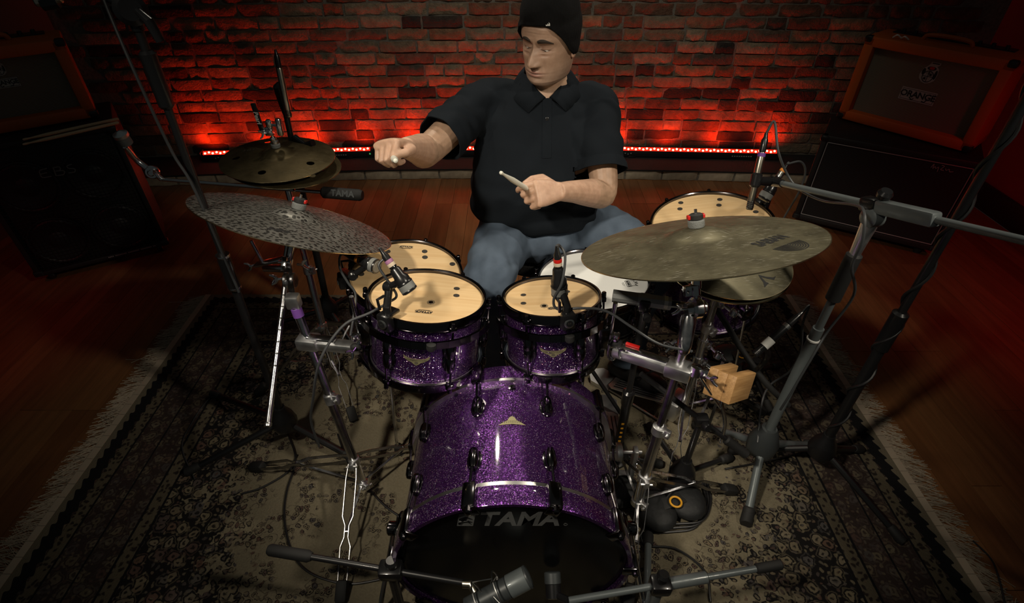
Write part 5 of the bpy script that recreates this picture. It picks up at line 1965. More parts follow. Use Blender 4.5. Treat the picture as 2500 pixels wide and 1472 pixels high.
# ---------------------------------------------------------------- throne
th = thing('drum_throne', (0.10, 1.83, 0.0), 'black drum throne under the seated drummer', 'stool')
part('seat', MB().lathe([(0.02, 0.0), (0.165, 0.0), (0.180, 0.02), (0.180, 0.055), (0.165, 0.075), (0.02, 0.082)], (0.10, 1.83, 0.455), Z_, 40), 'fur', th)
part('post', MB().tube([(0.10, 1.83, 0.10), (0.10, 1.83, 0.455)], 0.016, 16), 'chrome', th)
for a in (30, 150, 270):
    c_, s_ = math.cos(R(a)), math.sin(R(a))
    part('leg', MB().tube([(0.10, 1.83, 0.30), (0.10 + 0.25 * c_, 1.83 + 0.25 * s_, 0.022)], 0.009, 8), 'chrome', th)


# ================================================================ microphone stands
def knob(p, d, mb=None, r=0.014):
    mb = mb or MB()
    return mb.lathe([(0.006, 0), (0.006, 0.010), (r, 0.014), (r * 1.1, 0.024), (r * 0.8, 0.032)], p, d, 14)


# tall black stand at the left, its boom leaves the frame
hub = V((-0.808, 1.238, 0.15))
t = thing('microphone_stand', (hub.x, hub.y, 0.0), 'tall black overhead microphone stand on the left edge of the rug', 'microphone stand')
tripod_black(t, hub, [(-1.13, 1.109, 0.0), (-0.563, 1.16, 0.0), (-1.197, 1.466, 0.0)], 0.15)
top = V((-0.807, 1.278, 1.405))
j1 = lerp(hub, top, 0.50)
tube_part(t, 'lower_tube', hub, j1, 0.0125, 'black')
tube_part(t, 'upper_tube', j1, top, 0.0095, 'black')
part('clutch', MB().tube([lerp(hub, top, 0.45), lerp(hub, top, 0.455), lerp(hub, top, 0.535), lerp(hub, top, 0.54)], [0.014, 0.0185, 0.0185, 0.013], 16), 'mic_black', t)
for q in (0.538, 0.452):
    part('clutch_ring', MB().lathe([(0.0188, -0.004), (0.0195, 0), (0.0188, 0.004)], lerp(hub, top, q), top - hub, 16), 'chrome', t)
part('upper_clutch', MB().tube([lerp(hub, top, 0.86), lerp(hub, top, 0.865), lerp(hub, top, 0.955), lerp(hub, top, 0.96)], [0.012, 0.017, 0.018, 0.012], 16), 'mic_black', t)
jn = MB().lathe([(0.022, -0.022), (0.032, -0.014), (0.032, 0.014), (0.022, 0.022)], top + V((0, 0, 0.03)), (0.6, -1, 0.2), 20)
jn.tube([top - (top - hub).normalized() * 0.01, top + V((0, 0, 0.03))], 0.013, 12)
part('boom_joint', jn, 'mic_black', t)
part('joint_handle', MB().tube([top + V((0.02, -0.01, 0.03)), top + V((0.042, -0.02, 0.012)), top + V((0.05, -0.02, -0.028))], [0.008, 0.011, 0.009], 10), 'mic_black', t)
be = top + V((-0.30, 0.10, 0.14))
tube_part(t, 'boom', top + V((0, 0, 0.03)), be, 0.008, 'black')
mh = V((-1.082, 1.38, 1.432))
mt = V((-1.031, 1.4, 1.438))
om = thing('condenser_microphone', mh, 'overhead pencil microphone with a silver body peeking into the top left corner', 'microphone')
part('body', MB().tube([mt, lerp(mt, mh, 0.05), lerp(mt, mh, 0.95), mh], [0.008, 0.011, 0.011, 0.009], 16), 'mic_nickel', om)
part('clip', MB().tube([lerp(mt, mh, 0.2) - V((0, 0, 0.006)), lerp(mt, mh, 0.8) - V((0, 0, 0.006))], 0.014, 14), 'mic_black', om)
part('mount', MB().tube([lerp(mt, mh, 0.3), be], 0.006, 10), 'mic_black', om)
cb = [V((-0.864, 1.3, 1.495)), V((-0.856, 1.28, 1.437)), V((-0.834, 1.25, 1.304)), V((-0.824, 1.25, 1.133)), V((-0.799, 1.24, 1.029)), lerp(hub, top, 0.45) + V((0.02, -0.02, 0))]
single('cable', MB().curve(cb, 0.0036, 8), 'cable_grey', 'thin grey cable running down beside the tall left microphone stand', 'cable')

# tall black stand at the right, wrapped with cable
hub = V((1.042, 1.115, 0.16))
t = thing('microphone_stand', (hub.x, hub.y, 0.0), 'tall black microphone stand wrapped in cable at the right edge of the rug', 'microphone stand')
tripod_black(t, hub, [(1.219, 0.864, 0.0), (0.796, 1.198, 0.0), (1.261, 1.202, 0.0)], 0.16)
top = V((1.065, 1.135, 1.368))
j1 = lerp(hub, top, 0.42)
tube_part(t, 'lower_tube', hub, j1, 0.0150, 'black')
tube_part(t, 'upper_tube', j1, top, 0.0105, 'black')
part('clutch', MB().tube([lerp(hub, top, 0.36), lerp(hub, top, 0.365), lerp(hub, top, 0.47), lerp(hub, top, 0.475)], [0.014, 0.021, 0.021, 0.013], 16), 'mic_black', t)
ax_ = (top - hub).normalized()
sa_, sb_, _ = frame_z(ax_)
wr_ = [lerp(hub, top, 0.08 + 0.9 * k / 90) + (0.019 if k < 40 else 0.0145) * (sa_ * math.cos(k * 0.42) + sb_ * math.sin(k * 0.42)) for k in range(91)]
part('wrapped_cable', MB().tube(wr_, 0.0042, 6), 'cable', t)
# grey stand with the long boom
hub = V((0.843, 1.126, 0.19))
t = thing('microphone_stand', (hub.x, hub.y, 0.0), 'grey microphone stand with a long grey boom at the right', 'microphone stand')
part('hub', MB().lathe([(0.030, -0.075), (0.046, -0.062), (0.050, -0.020), (0.034, 0.030), (0.024, 0.050)], hub, Z_, 22), 'grey_dark', t)
for f in ((0.756, 0.922, 0.02), (1.102, 1.22, 0.02), (0.70, 1.32, 0.02)):
    f = V(f)
    d = (f - hub).normalized()
    lo_ = part('leg', MB().tube([hub - V((0, 0, 0.03)), f], 0.0135, 12), 'grey', t)
    part('rubber_foot', MB().tube([f - d * 0.05, f - d * 0.045, f, f + V((d.x, d.y, 0)) * 0.01], [0.014, 0.019, 0.021, 0.018], 12), 'rubber', lo_)
jt = V((0.87, 1.146, 1.006))
tube_part(t, 'lower_tube', hub, lerp(hub, jt, 0.58), 0.0155, 'grey')
tube_part(t, 'upper_tube', lerp(hub, jt, 0.55), jt, 0.0110, 'grey')
part('clutch', MB().tube([lerp(hub, jt, 0.70), lerp(hub, jt, 0.705), lerp(hub, jt, 0.875), lerp(hub, jt, 0.88)], [0.014, 0.0195, 0.0195, 0.014], 16), 'rubber', t)
part('neck', MB().tube([lerp(hub, jt, 0.875), lerp(hub, jt, 0.92), jt], [0.013, 0.015, 0.020], 16), 'satin', t)
part('cable_tie', MB().lathe([(0.0165, -0.004), (0.018, -0.002), (0.018, 0.002), (0.0165, 0.004)], lerp(hub, jt, 0.53), jt - hub, 16), 'white_print', t)
ba = V((0.784, 1.5, 0.934))
bd_ = (jt + V((0, 0, 0.035)) - ba)
bj = jt + V((0, 0, 0.035))
be = bj + bd_ * 1.45
bo = tube_part(t, 'boom', ba, bj + bd_ * 1.2, 0.0085, 'grey')
part('counterweight', MB().tube([bj + bd_ * 0.95, bj + bd_ * 0.97, be], [0.010, 0.0135, 0.0135], 14), 'grey_dark', bo)
bdn = bd_.normalized()
sdn = bdn.cross(Z_).normalized()
part('boom_clamp', MB().box(bj + bdn * 0.075, (0.030, 0.034, 0.150), (sdn, bdn.cross(sdn), bdn), 0.007), 'grey', bo)
kb = MB()
knob(bj + bdn * 0.0 + V((0, 0, 0.012)), (0, -0.2, 1), kb, 0.016)
kb.box(bj - bdn * 0.02, (0.034, 0.036, 0.045), (sdn, bdn.cross(sdn), bdn), 0.008)
part('boom_knob', kb, 'mic_black', bo)
part('boom_joint', MB().lathe([(0.016, -0.02), (0.025, -0.014), (0.025, 0.014), (0.016, 0.02)], jt + V((0, 0, 0.005)), sdn, 18), 'grey', bo)


def xlr(mb, p, d, L=0.055, r=0.0098):
    d = V(d).normalized()
    mb.tube([V(p), V(p) + d * 0.002, V(p) + d * L * 0.6, V(p) + d * L * 0.75, V(p) + d * L], [r * 0.7, r, r * 0.95, r * 0.6, r * 0.38], 14)
    return V(p) + d * L


def pencil(name, label, tail, head, r=0.0108, m='mic_nickel', band='pink', clip=(0.35, 0.6)):
    tail, head = V(tail), V(head)
    t = thing(name, lerp(tail, head, 0.5), label, 'microphone')
    d = (tail - head).normalized()
    b = MB().tube([tail, lerp(tail, head, 0.04), lerp(tail, head, 0.80), lerp(tail, head, 0.81), lerp(tail, head, 0.985), head],
                  [r * 0.85, r, r, r * 0.96, r * 0.96, r * 0.82], 18)
    bo = part('body', b, m, t)
    gv = MB()
    for k in range(4):
        gv.lathe([(r * 0.97, -0.0014), (r * 1.01, -0.0007), (r * 1.01, 0.0007), (r * 0.97, 0.0014)], lerp(tail, head, 0.86 + 0.03 * k), d, 18)
    part('capsule_slots', gv, 'mic_black', bo)
    cn = MB()
    e = xlr(cn, tail, d)
    part('connector', cn, 'mic_black', t)
    if band:
        part('tape', MB().lathe([(r * 1.02, 0), (r * 1.03, 0.004), (r * 1.02, 0.011)], tail - d * 0.012, d, 16), band, t)
    if clip:
        part('clip', MB().tube([lerp(tail, head, clip[0]), lerp(tail, head, clip[0] + 0.03), lerp(tail, head, clip[1] - 0.03), lerp(tail, head, clip[1])], [r * 1.05, r * 1.45, r * 1.45, r * 1.05], 16), 'mic_black', t)
    return t, e, d


pm, e, d = pencil('condenser_microphone', 'silver pencil microphone pointing down at the right floor tom on the grey boom', (0.728, 1.5, 1.025), (0.712, 1.44, 0.87), band='violet')
part('swivel', MB().tube([(0.72, 1.47, 0.948), ba + V((0.0, 0, 0)), lerp(ba, bj, 0.12)], [0.012, 0.015, 0.011], 12), 'mic_black', pm)
single('cable', MB().curve([e, e + d * 0.02 + V((0.015, 0, 0.01)), V((0.764, 1.48, 1.036)), V((0.806, 1.46, 0.969)), V((0.834, 1.42, 0.944)), V((0.847, 1.32, 0.963)), V((0.815, 1.15, 1.042)), V((0.796, 1.08, 1.059)), V((0.8, 1.05, 1.002)),
                            V((0.81, 1.06, 0.927)), V((0.865, 1.08, 0.825)), V((0.843, 1.08, 0.701)), V((0.821, 1.06, 0.644)), V((0.8, 1.05, 0.492)), V((0.8, 1.06, 0.409))], 0.0036, 8),
       'cable_grey', 'grey cable looping from the silver pencil microphone along the grey boom', 'cable')
# black stand behind the stacked cymbals with a silver pencil microphone
hub = V((-0.848, 1.932, 0.1))
t = thing('microphone_stand', (hub.x, hub.y, 0.0), 'slim black microphone stand behind the stacked cymbals', 'microphone stand')
tripod_black(t, hub, [(hub.x - 0.25, hub.y - 0.03, 0), (hub.x + 0.12, hub.y + 0.26, 0), (hub.x + 0.16, hub.y - 0.20, 0)], 0.1)
top = V((-0.807, 1.932, 1.044))
tube_part(t, 'lower_tube', hub, lerp(hub, top, 0.55), 0.0145, 'black')
tube_part(t, 'upper_tube', lerp(hub, top, 0.5), top, 0.0105, 'black')
part('swivel', MB().tube([top + V((0, 0, -0.07)), top + V((0, 0, -0.02)), top + V((0.002, -0.01, 0.045)), top + V((0, -0.012, 0.05))], [0.012, 0.019, 0.021, 0.012], 14), 'mic_black', t)
part('joint_handle', MB().tube([top + V((0.01, -0.01, -0.14)), top + V((0.05, -0.03, -0.16)), top + V((0.085, -0.04, -0.15))], [0.012, 0.010, 0.014], 10), 'mic_black', t)
pencil('condenser_microphone', 'silver pencil microphone in front of the glowing brick wall above the stacked cymbals', (-0.776, 1.892, 1.154), (-0.776, 1.872, 0.996), clip=None, band=None)

# low black boom stand among the chrome hardware
hub = V((0.574, 1.065, 0.09))
t = thing('microphone_stand', (hub.x, hub.y, 0.0095), 'low black boom stand with a ribbed grip crossing the right chrome hardware', 'microphone stand')
tripod_black(t, hub, [(0.582, 1.101, 0.0), (hub.x + 0.20, hub.y + 0.10, 0), (hub.x - 0.05, hub.y + 0.24, 0)], 0.09, r=0.009)
jt = V((0.567, 1.047, 0.377))
tube_part(t, 'pole', hub, jt, 0.0105, 'black')
ba = V((0.375, 1.1, 0.52))
bd_ = jt - ba
be = jt + bd_ * 0.78
bo = tube_part(t, 'boom', ba, be, 0.0085, 'black')
part('rubber_grip', MB().tube([jt + bd_ * 0.42, jt + bd_ * 0.44, jt + bd_ * 0.78, jt + bd_ * 0.8], [0.010, 0.0145, 0.0145, 0.010], 14), 'rubber', bo)
part('boom_joint', knob(jt + V((0, -0.01, 0)), (0.3, -1, 0.3), MB().box(jt, (0.042, 0.034, 0.036), bev=0.008)), 'mic_black', t)
# snare microphone on its own straight stand
hub = V((0.37, 1.16, 0.06))
t = thing('microphone_stand', (hub.x, hub.y, 0.0095), 'short straight black stand under the grey snare microphone', 'microphone stand')
tripod_black(t, hub, [(hub.x - 0.02, hub.y - 0.16, 0), (hub.x + 0.15, hub.y - 0.02, 0), (hub.x - 0.08, hub.y + 0.15, 0)], 0.06, r=0.008)
sm_a, sm_b = V((0.274, 1.16, 0.761)), V((0.429, 1.13, 0.756))
topp = lerp(sm_a, sm_b, 0.58) - V((0, 0.0, 0.035))
tube_part(t, 'lower_tube', hub, lerp(hub, topp, 0.42), 0.0155, 'black')
tube_part(t, 'upper_tube', lerp(hub, topp, 0.4), topp, 0.0095, 'black')
ys = MB()
for k in range(6):
    ys.box(lerp(hub, topp, 0.10 + 0.035 * k) + V((-0.004, -0.0158, 0)), (0.009, 0.0012, 0.007))
part('yellow_marks', ys, 'yellow', t, angle=0)
part('clutch', MB().tube([lerp(hub, topp, 0.40), lerp(hub, topp, 0.41), lerp(hub, topp, 0.49), lerp(hub, topp, 0.50)], [0.016, 0.0195, 0.0195, 0.011], 16), 'mic_black', t)
part('swivel', knob(topp + V((0.0, -0.012, 0)), (0, -1, 0.1), MB().ball(topp, (0.016, 0.016, 0.020), 14, 8), 0.012), 'mic_black', t)
sm = thing('snare_microphone', lerp(sm_a, sm_b, 0.5), 'boxy grey dynamic microphone aimed at the white snare head', 'microphone')
dd = (sm_b - sm_a).normalized()
uu = (Z_ - dd * Z_.dot(dd)).normalized()
ss = dd.cross(uu)
L = (sm_b - sm_a).length
hexp = [(-0.010, -0.015), (0.010, -0.015), (0.018, -0.004), (0.018, 0.006), (0.010, 0.015), (-0.010, 0.015), (-0.018, 0.006), (-0.018, -0.004)]
part('body', MB().prism([(a, b) for a, b in hexp], lerp(sm_a, sm_b, 0.42), (ss, uu, dd), L * 0.56), 'mic_grey', sm, angle=20)
part('grille', MB().prism([(a * 0.97, b * 0.97) for a, b in hexp], sm_a, (ss, uu, dd), L * 0.42), 'mesh_grey', sm, angle=20)
part('end_band', MB().prism([(a * 1.06, b * 1.06) for a, b in hexp], lerp(sm_a, sm_b, 0.86), (ss, uu, dd), 0.010), 'silver', sm, angle=20)
part('connector', MB().tube([lerp(sm_a, sm_b, 0.97), lerp(sm_a, sm_b, 1.02), lerp(sm_a, sm_b, 1.14), lerp(sm_a, sm_b, 1.15), lerp(sm_a, sm_b, 1.33)], [0.012, 0.010, 0.010, 0.0095, 0.008], 14), 'mic_black', sm)
part('connector_ring', MB().lathe([(0.0102, 0), (0.0108, 0.003), (0.0108, 0.014), (0.0102, 0.017)], lerp(sm_a, sm_b, 1.13), dd, 14), 'mic_nickel', sm)
part('clip', MB().box(lerp(sm_a, sm_b, 0.55) - uu * 0.008, (0.044, 0.036, 0.030), (ss, uu, dd), 0.005), 'mic_black', sm)


# ---------------------------------------------------------------- clip-on tom microphones
def tom_mic(name, label, rim, rim_n, tail, head, cable_pts, bands, post_top, big=True, cable_lab=None):
    rim, tail, head, post_top = V(rim), V(tail), V(head), V(post_top)
    t = thing(name, rim, label, 'microphone')
    out = V(rim_n).normalized()
    sd = Z_.cross(out).normalized()
    cb = MB().box(rim + out * 0.012 + V((0, 0, -0.008)), (0.026, 0.036, 0.050), (out, sd, Z_), 0.006)
    cb.box(rim - out * 0.010 + V((0, 0, 0.014)), (0.040, 0.030, 0.010), (out, sd, Z_), 0.003)
    cb.tube([rim + out * 0.004 - sd * 0.02 + V((0, 0, 0.02)), rim + out * 0.004 - sd * 0.022 + V((0, 0, 0.05)), rim - out * 0.02 - sd * 0.022 + V((0, 0, 0.05))], 0.004, 8)
    part('rim_clamp', cb, 'mic_black', t)
    dsk = MB().lathe([(0.013, 0), (0.013, 0.003), (0.011, 0.004)], rim + out * 0.024 + V((0, 0, -0.008)), out, 20)
    dk = part('round_logo', dsk, 'silver', t)
    dz = MB().lathe([(0.0085, 0), (0.0085, 0.0006)], rim + out * 0.0279 + V((0, 0, -0.008)), out, 18)
    part('logo_ground', dz, 'mic_black', dk)
    tr_ = MB()
    for s in (-1, 1):
        tr_.box(rim + out * 0.0286 + V((0, 0, -0.008)) + sd * s * 0.003, (0.0006, 0.0018, 0.009), (out, sd, Z_))
    tr_.box(rim + out * 0.0286 + V((0, 0, -0.008)), (0.0006, 0.006, 0.0018), (out, sd, Z_))
    part('logo_strokes', tr_, 'silver', dk)
    pk = MB().tube([rim + V((0, 0, 0.012)), rim + V((0, 0, 0.03)), lerp(rim, post_top, 0.8), post_top], [0.012, 0.010, 0.010, 0.011], 12)
    sw = lerp(tail, head, 0.55)
    pk.tube([post_top, sw], 0.009, 10)
    pk.lathe([(0.010, -0.012), (0.014, -0.008), (0.014, 0.008), (0.010, 0.012)], post_top, sd, 16)
    part('mount_post', pk, 'mic_black', t)
    d = (head - tail).normalized()
    r = 0.0195 if big else 0.015
    L = (head - tail).length
    part('body', MB().tube([tail, tail + d * L * 0.08, tail + d * L * 0.32, tail + d * L * 0.42, tail + d * L * 0.62], [r * 0.55, r * 0.72, r * 0.78, r, r], 20), 'mic_black', t)
    gr_ = MB().tube([tail + d * L * 0.62, tail + d * L * 0.63, tail + d * L * 0.92, head], [r * 0.97, r * 1.06, r * 1.06, r * 0.82], 20)
    part('grille', gr_, 'mesh_grey', t)
    for q in (0.64, 0.93):
        part('grille_ring', MB().lathe([(r * 1.05, -0.003), (r * 1.10, 0), (r * 1.05, 0.003)], tail + d * L * q, d, 20), 'mic_black', t)
    cn = MB()
    e = xlr(cn, tail, -d, 0.058, 0.0098)
    part('connector', cn, 'mic_black', t)
    for k, m_ in enumerate(bands):
        part('tape', MB().lathe([(0.0103, 0), (0.0106, 0.002), (0.0103, 0.009)], tail - d * (0.006 + 0.0095 * k), -d, 16), m_, t)
    if cable_pts:
        single('cable', MB().curve([e] + [V(p) for p in cable_pts], 0.0034, 8), 'cable_grey', cable_lab, 'cable')
    return t


def rim_pt(C, nrm, r, ang):
    n_ = V(nrm).normalized()
    m = rot_from_normal(n_).to_matrix()
    return V(C) + m @ V((r * math.cos(R(ang)), r * math.sin(R(ang)), 0)), m @ V((math.cos(R(ang)), math.sin(R(ang)), 0))


p, o_ = rim_pt((-0.229, 1.16, 0.768), (0.10, 0.18, 1), 0.163, -118)
tom_mic('tom_microphone', 'black microphone with a mauve band clipped to the larger rack tom', p, o_, (-0.288, 1.081, 0.907), (-0.25, 1.057, 0.853),
        [(-0.315, 1.11, 0.919), (-0.328, 1.096, 0.902), (-0.305, 1.079, 0.864), (-0.291, 1.075, 0.827), (-0.308, 1.057, 0.82), (-0.353, 1.024, 0.811), (-0.4, 0.986, 0.811), (-0.437, 0.939, 0.784), (-0.465, 0.911, 0.733), (-0.501, 0.916, 0.626), (-0.551, 0.955, 0.482), (-0.564, 0.974, 0.346)],
        ('cream', 'pink'), (-0.308, 1.077, 0.853), cable_lab='grey cable hanging from the microphone on the larger rack tom')
p, o_ = rim_pt((0.107, 1.161, 0.765), (-0.04, 0.23, 1), 0.138, -78)
tom_mic('tom_microphone', 'black microphone with a red band clipped to the smaller rack tom', p, o_, (0.111, 1.07, 0.917), (0.119, 1.063, 0.836),
        [(0.114, 1.094, 0.963), (0.127, 1.078, 0.944), (0.12, 1.047, 0.888), (0.103, 1.046, 0.839), (0.114, 1.038, 0.813), (0.172, 1.032, 0.821), (0.234, 1.035, 0.809), (0.298, 1.002, 0.783), (0.364, 0.977, 0.752), (0.454, 0.988, 0.717)],
        ('cream', 'red'), (0.121, 1.061, 0.865), cable_lab='grey cable from the microphone on the smaller rack tom to the right stand')
p, o_ = rim_pt((-0.344, 1.43, 0.65), (0.08, -0.05, 1), 0.187, 196)
tom_mic('tom_microphone', 'black microphone on a tall chrome mount beside the left floor tom', p, o_, (-0.421, 1.246, 0.818), (-0.369, 1.219, 0.815),
        [(-0.452, 1.273, 0.819), (-0.482, 1.273, 0.819), (-0.488, 1.258, 0.783), (-0.456, 1.208, 0.769), (-0.429, 1.171, 0.755), (-0.43, 1.114, 0.715), (-0.431, 1.071, 0.694)],
        ('orange_tape',), (-0.448, 1.237, 0.774), cable_lab='grey cable looping beside the left floor tom')
p, o_ = rim_pt((0.712, 1.683, 0.69), (-0.14, -0.04, 1), 0.216, 22)
tom_mic('tom_microphone', 'black and silver microphone clipped to the right floor tom below the grey boom', p, o_, (0.846, 1.591, 0.898), (0.809, 1.567, 0.836),
        [(0.871, 1.602, 0.944), (0.91, 1.606, 0.949), (0.935, 1.604, 0.915), (0.935, 1.6, 0.845), (0.929, 1.621, 0.743), (0.909, 1.611, 0.634)],
        ('silver', 'mic_nickel', 'orange_tape'), (0.842, 1.6, 0.845), cable_lab='thin cable looping down behind the right floor tom')

# pencil microphone low at the right on a small black stand
pm, e, d = pencil('condenser_microphone', 'black pencil microphone with white tape low beside the right floor tom', (0.785, 1.16, 0.657), (0.697, 1.12, 0.577), r=0.0115, m='mic_black', band='silver', clip=None)
part('white_tape', MB().lathe([(0.0130, 0), (0.0133, 0.003), (0.0133, 0.026), (0.0130, 0.029)], lerp((0.785, 1.16, 0.657), (0.697, 1.12, 0.577), 0.72), d, 16), 'white_print', pm)
hub = V((0.984, 1.551, 0.07))
t = thing('microphone_stand', (hub.x, hub.y, 0.0095), 'small black microphone stand holding the low pencil microphone', 'microphone stand')
tripod_black(t, hub, [(hub.x - 0.14, hub.y + 0.08, 0), (hub.x + 0.15, hub.y + 0.08, 0), (hub.x + 0.02, hub.y - 0.17, 0)], 0.07, r=0.008)
part('gooseneck', MB().curve([hub, V((0.813, 1.26, 0.378)), V((0.79, 1.2, 0.493)), V((0.727, 1.135, 0.597))], 0.008, 10), 'mic_black', t)
single('cable', MB().curve([e, e + d * 0.02, V((0.839, 1.18, 0.643)), V((0.88, 1.2, 0.527)), V((0.909, 1.24, 0.389)), V((0.884, 1.27, 0.288)), V((0.834, 1.2, 0.274)), V((0.806, 1.1, 0.198))], 0.0034, 8), 'cable_grey',
       'grey cable looping from the low pencil microphone to the rug', 'cable')
gp = MB().curve([V((0.67, 1.42, 0.536)), V((0.728, 1.38, 0.462)), V((0.793, 1.34, 0.376)), V((0.867, 1.27, 0.298)), V((0.957, 1.24, 0.218))], 0.0105, 12)
single('cable', gp, 'rubber', 'thick black ribbed cable in front of the right floor tom', 'cable')

# ---------------------------------------------------------------- wood block
wc = V((0.605, 1.035, 0.551))
wb_ = thing('wood_block', wc, 'oiled wooden block with a deep slot, clamped beside the right cymbal stand', 'percussion', rot=(R(-12), R(26), R(38)))
ww, wl, wh, tk = 0.078, 0.130, 0.080, 0.026
for s in (-1, 1):
    part('slab', MB().box((0, s * (ww / 2 - tk / 2), 0), (wl, tk, wh), bev=0.003), 'block', wb_, local=True)
part('bridge', MB().box((0, 0, -wh / 2 + 0.014), (wl - 0.004, ww - 2 * tk + 0.001, 0.028), bev=0.001), 'block', wb_, local=True)
part('end_piece', MB().box((-wl / 2 + 0.012, 0, 0), (0.024, ww - 2 * tk + 0.001, wh - 0.004), bev=0.001), 'block', wb_, local=True)
wm = mw(wb_)
tubp = V((0.485, 1.0, 0.635))
pr_ = MB().tube([wm @ V((-0.02, 0, -wh / 2)), wm @ V((-0.02, 0, -wh / 2 - 0.03)), tubp], 0.005, 10)
collar(tubp, (0.1, 0.15, 1), 0.012, 0.03, pr_, (1, -0.6, 0))
wing_bolt(tubp + V((0.02, -0.02, 0)), (0.8, -1, 0.2), pr_)
part('holder', pr_, 'chrome', wb_)
part('hook', MB().curve([wm @ V((0.03, 0.02, -wh / 2)), wm @ V((0.03, 0.02, -wh / 2 - 0.025)), V((0.63, 1.03, 0.389)), V((0.642, 1.03, 0.291))], 0.006, 8), 'chrome', wb_)

# ---------------------------------------------------------------- bass drum microphones in front
za = 0.34
t0_, t1_ = V((-0.608, 0.67, 0.34)), V((-0.296, 0.626, 0.325))
hub = V((t1_.x + 0.0, t1_.y - 0.01, 0.07))
t = thing('microphone_stand', (hub.x, hub.y, 0.0), 'low black boom stand in front of the bass drum at the left', 'microphone stand')
tripod_black(t, hub, [(hub.x - 0.17, hub.y - 0.10, 0), (hub.x + 0.02, hub.y - 0.20, 0), (hub.x + 0.16, hub.y - 0.12, 0)], 0.07)
tube_part(t, 'pole', hub, t1_, 0.012, 'black')
mic_e = V((-0.099, 0.596, 0.32))
bo = tube_part(t, 'boom', t0_, mic_e, 0.0078, 'black')
part('rubber_grip', MB().tube([t0_, lerp(t0_, t1_, 0.02), lerp(t0_, t1_, 0.33), lerp(t0_, t1_, 0.36)], [0.011, 0.0145, 0.0145, 0.010], 16), 'rubber', bo)
part('boom_joint', knob(t1_ + V((0.005, 0.0, 0.012)), (0, 0.1, 1), MB().box(t1_, (0.058, 0.042, 0.040), bev=0.008), 0.015), 'mic_black', t)
ca_, cb_ = V((-0.043, 0.566, 0.33)), V((0.037, 0.594, 0.36))
cm = thing('condenser_microphone', ca_, 'large grey condenser microphone in a wire cradle in front of the bass drum', 'microphone')
d = (cb_ - ca_).normalized()
L = (cb_ - ca_).length
cmb = part('body', MB().tube([ca_ - d * 0.07, ca_ - d * 0.068, ca_ + d * L * 0.42, ca_ + d * L * 0.44], [0.020, 0.025, 0.025, 0.023], 28), 'grey_dark', cm)
part('grille', MB().tube([ca_ + d * L * 0.44, ca_ + d * L * 0.46, ca_ + d * (L - 0.003), cb_], [0.024, 0.0268, 0.0268, 0.0255], 28), 'grey', cm)
part('end_rim', MB().lathe([(0.0258, -0.002), (0.0275, 0), (0.0275, 0.003), (0.0255, 0.005)], cb_ - d * 0.002, d, 28, True), 'grey_dark', cm)
sa_, sb_, _ = frame_z(d)
cr_ = MB()
for hpos in (-0.035, 0.018):
    c0 = ca_ + d * hpos
    ring = [c0 + 0.047 * (sa_ * math.cos(6.283 * k / 20) + sb_ * math.sin(6.283 * k / 20)) for k in range(21)]
    cr_.tube(ring, 0.0020, 6)
part('cradle_rings', cr_, 'silver', cm)
for k in range(4):
    a = 6.283 * (k + 0.4) / 4
    q = sa_ * math.cos(a) + sb_ * math.sin(a)
    q2 = sa_ * math.cos(a + 0.7) + sb_ * math.sin(a + 0.7)
    part('cradle_wire', MB().tube([ca_ - d * 0.035 + q * 0.047, ca_ + d * 0.018 + q2 * 0.047], 0.0017, 6).tube([ca_ - d * 0.035 + q * 0.047, ca_ - d * 0.02 + q2 * 0.026], 0.0012, 6)
         .tube([ca_ + d * 0.018 + q2 * 0.047, ca_ + d * 0.004 + q * 0.026], 0.0012, 6), 'silver', cm)
part('cradle_stem', MB().tube([mic_e - V((0.02, 0, 0)), mic_e, ca_ - d * 0.035 + sa_ * 0.0], [0.010, 0.012, 0.006], 12), 'mic_nickel', cm)
# grey low stand at the right
zb = 0.30
g0, g1 = V((0.677, 0.652, 0.3)), V((0.362, 0.602, 0.3))
gd = (g1 - g0)
hub = V((g1.x, g1.y - 0.005, 0.08))
t = thing('microphone_stand', (hub.x, hub.y, 0.0), 'low grey boom stand in front of the bass drum at the right', 'microphone stand')
part('hub', MB().lathe([(0.026, -0.05), (0.038, -0.04), (0.040, -0.01), (0.026, 0.03), (0.02, 0.05)], hub, Z_, 20), 'grey_dark', t)
for f in ((0.431, 0.877, 0.02), (hub.x + 0.20, hub.y - 0.13, 0.02), (hub.x - 0.16, hub.y - 0.16, 0.02)):
    f = V(f)
    dl = (f - hub).normalized()
    lo_ = part('leg', MB().tube([hub - V((0, 0, 0.01)), f], 0.011, 12), 'grey', t)
    part('rubber_foot', MB().tube([f - dl * 0.035, f - dl * 0.032, f, f + V((dl.x, dl.y, 0)) * 0.01], [0.012, 0.016, 0.017, 0.013], 12), 'rubber', lo_)
tube_part(t, 'pole', hub, g1, 0.012, 'grey')
ge = g1 + gd * 0.72
bo = tube_part(t, 'boom', lerp(g0, g1, 0.05), ge, 0.0085, 'grey')
part('boom_sleeve', MB().tube([lerp(g0, g1, 0.62), lerp(g0, g1, 0.63), g1, lerp(g0, g1, 1.01)], [0.010, 0.0145, 0.0145, 0.010], 16), 'grey', bo)
part('rubber_grip', MB().tube([g0, lerp(g0, g1, 0.01), lerp(g0, g1, 0.21), lerp(g0, g1, 0.22)], [0.010, 0.0125, 0.0125, 0.009], 14), 'rubber', bo)
part('boom_joint', knob(g1 + V((0, 0.0, 0.014)), (0.1, 0.2, 1), MB().box(g1, (0.050, 0.042, 0.042), bev=0.008), 0.015), 'mic_black', t)
mA, mB_ = V((0.102, 0.582, 0.27)), V((0.1, 0.634, 0.3))
km = thing('dynamic_microphone', mA, 'dark cylindrical microphone in front of the bass drum beside the grey boom', 'microphone')
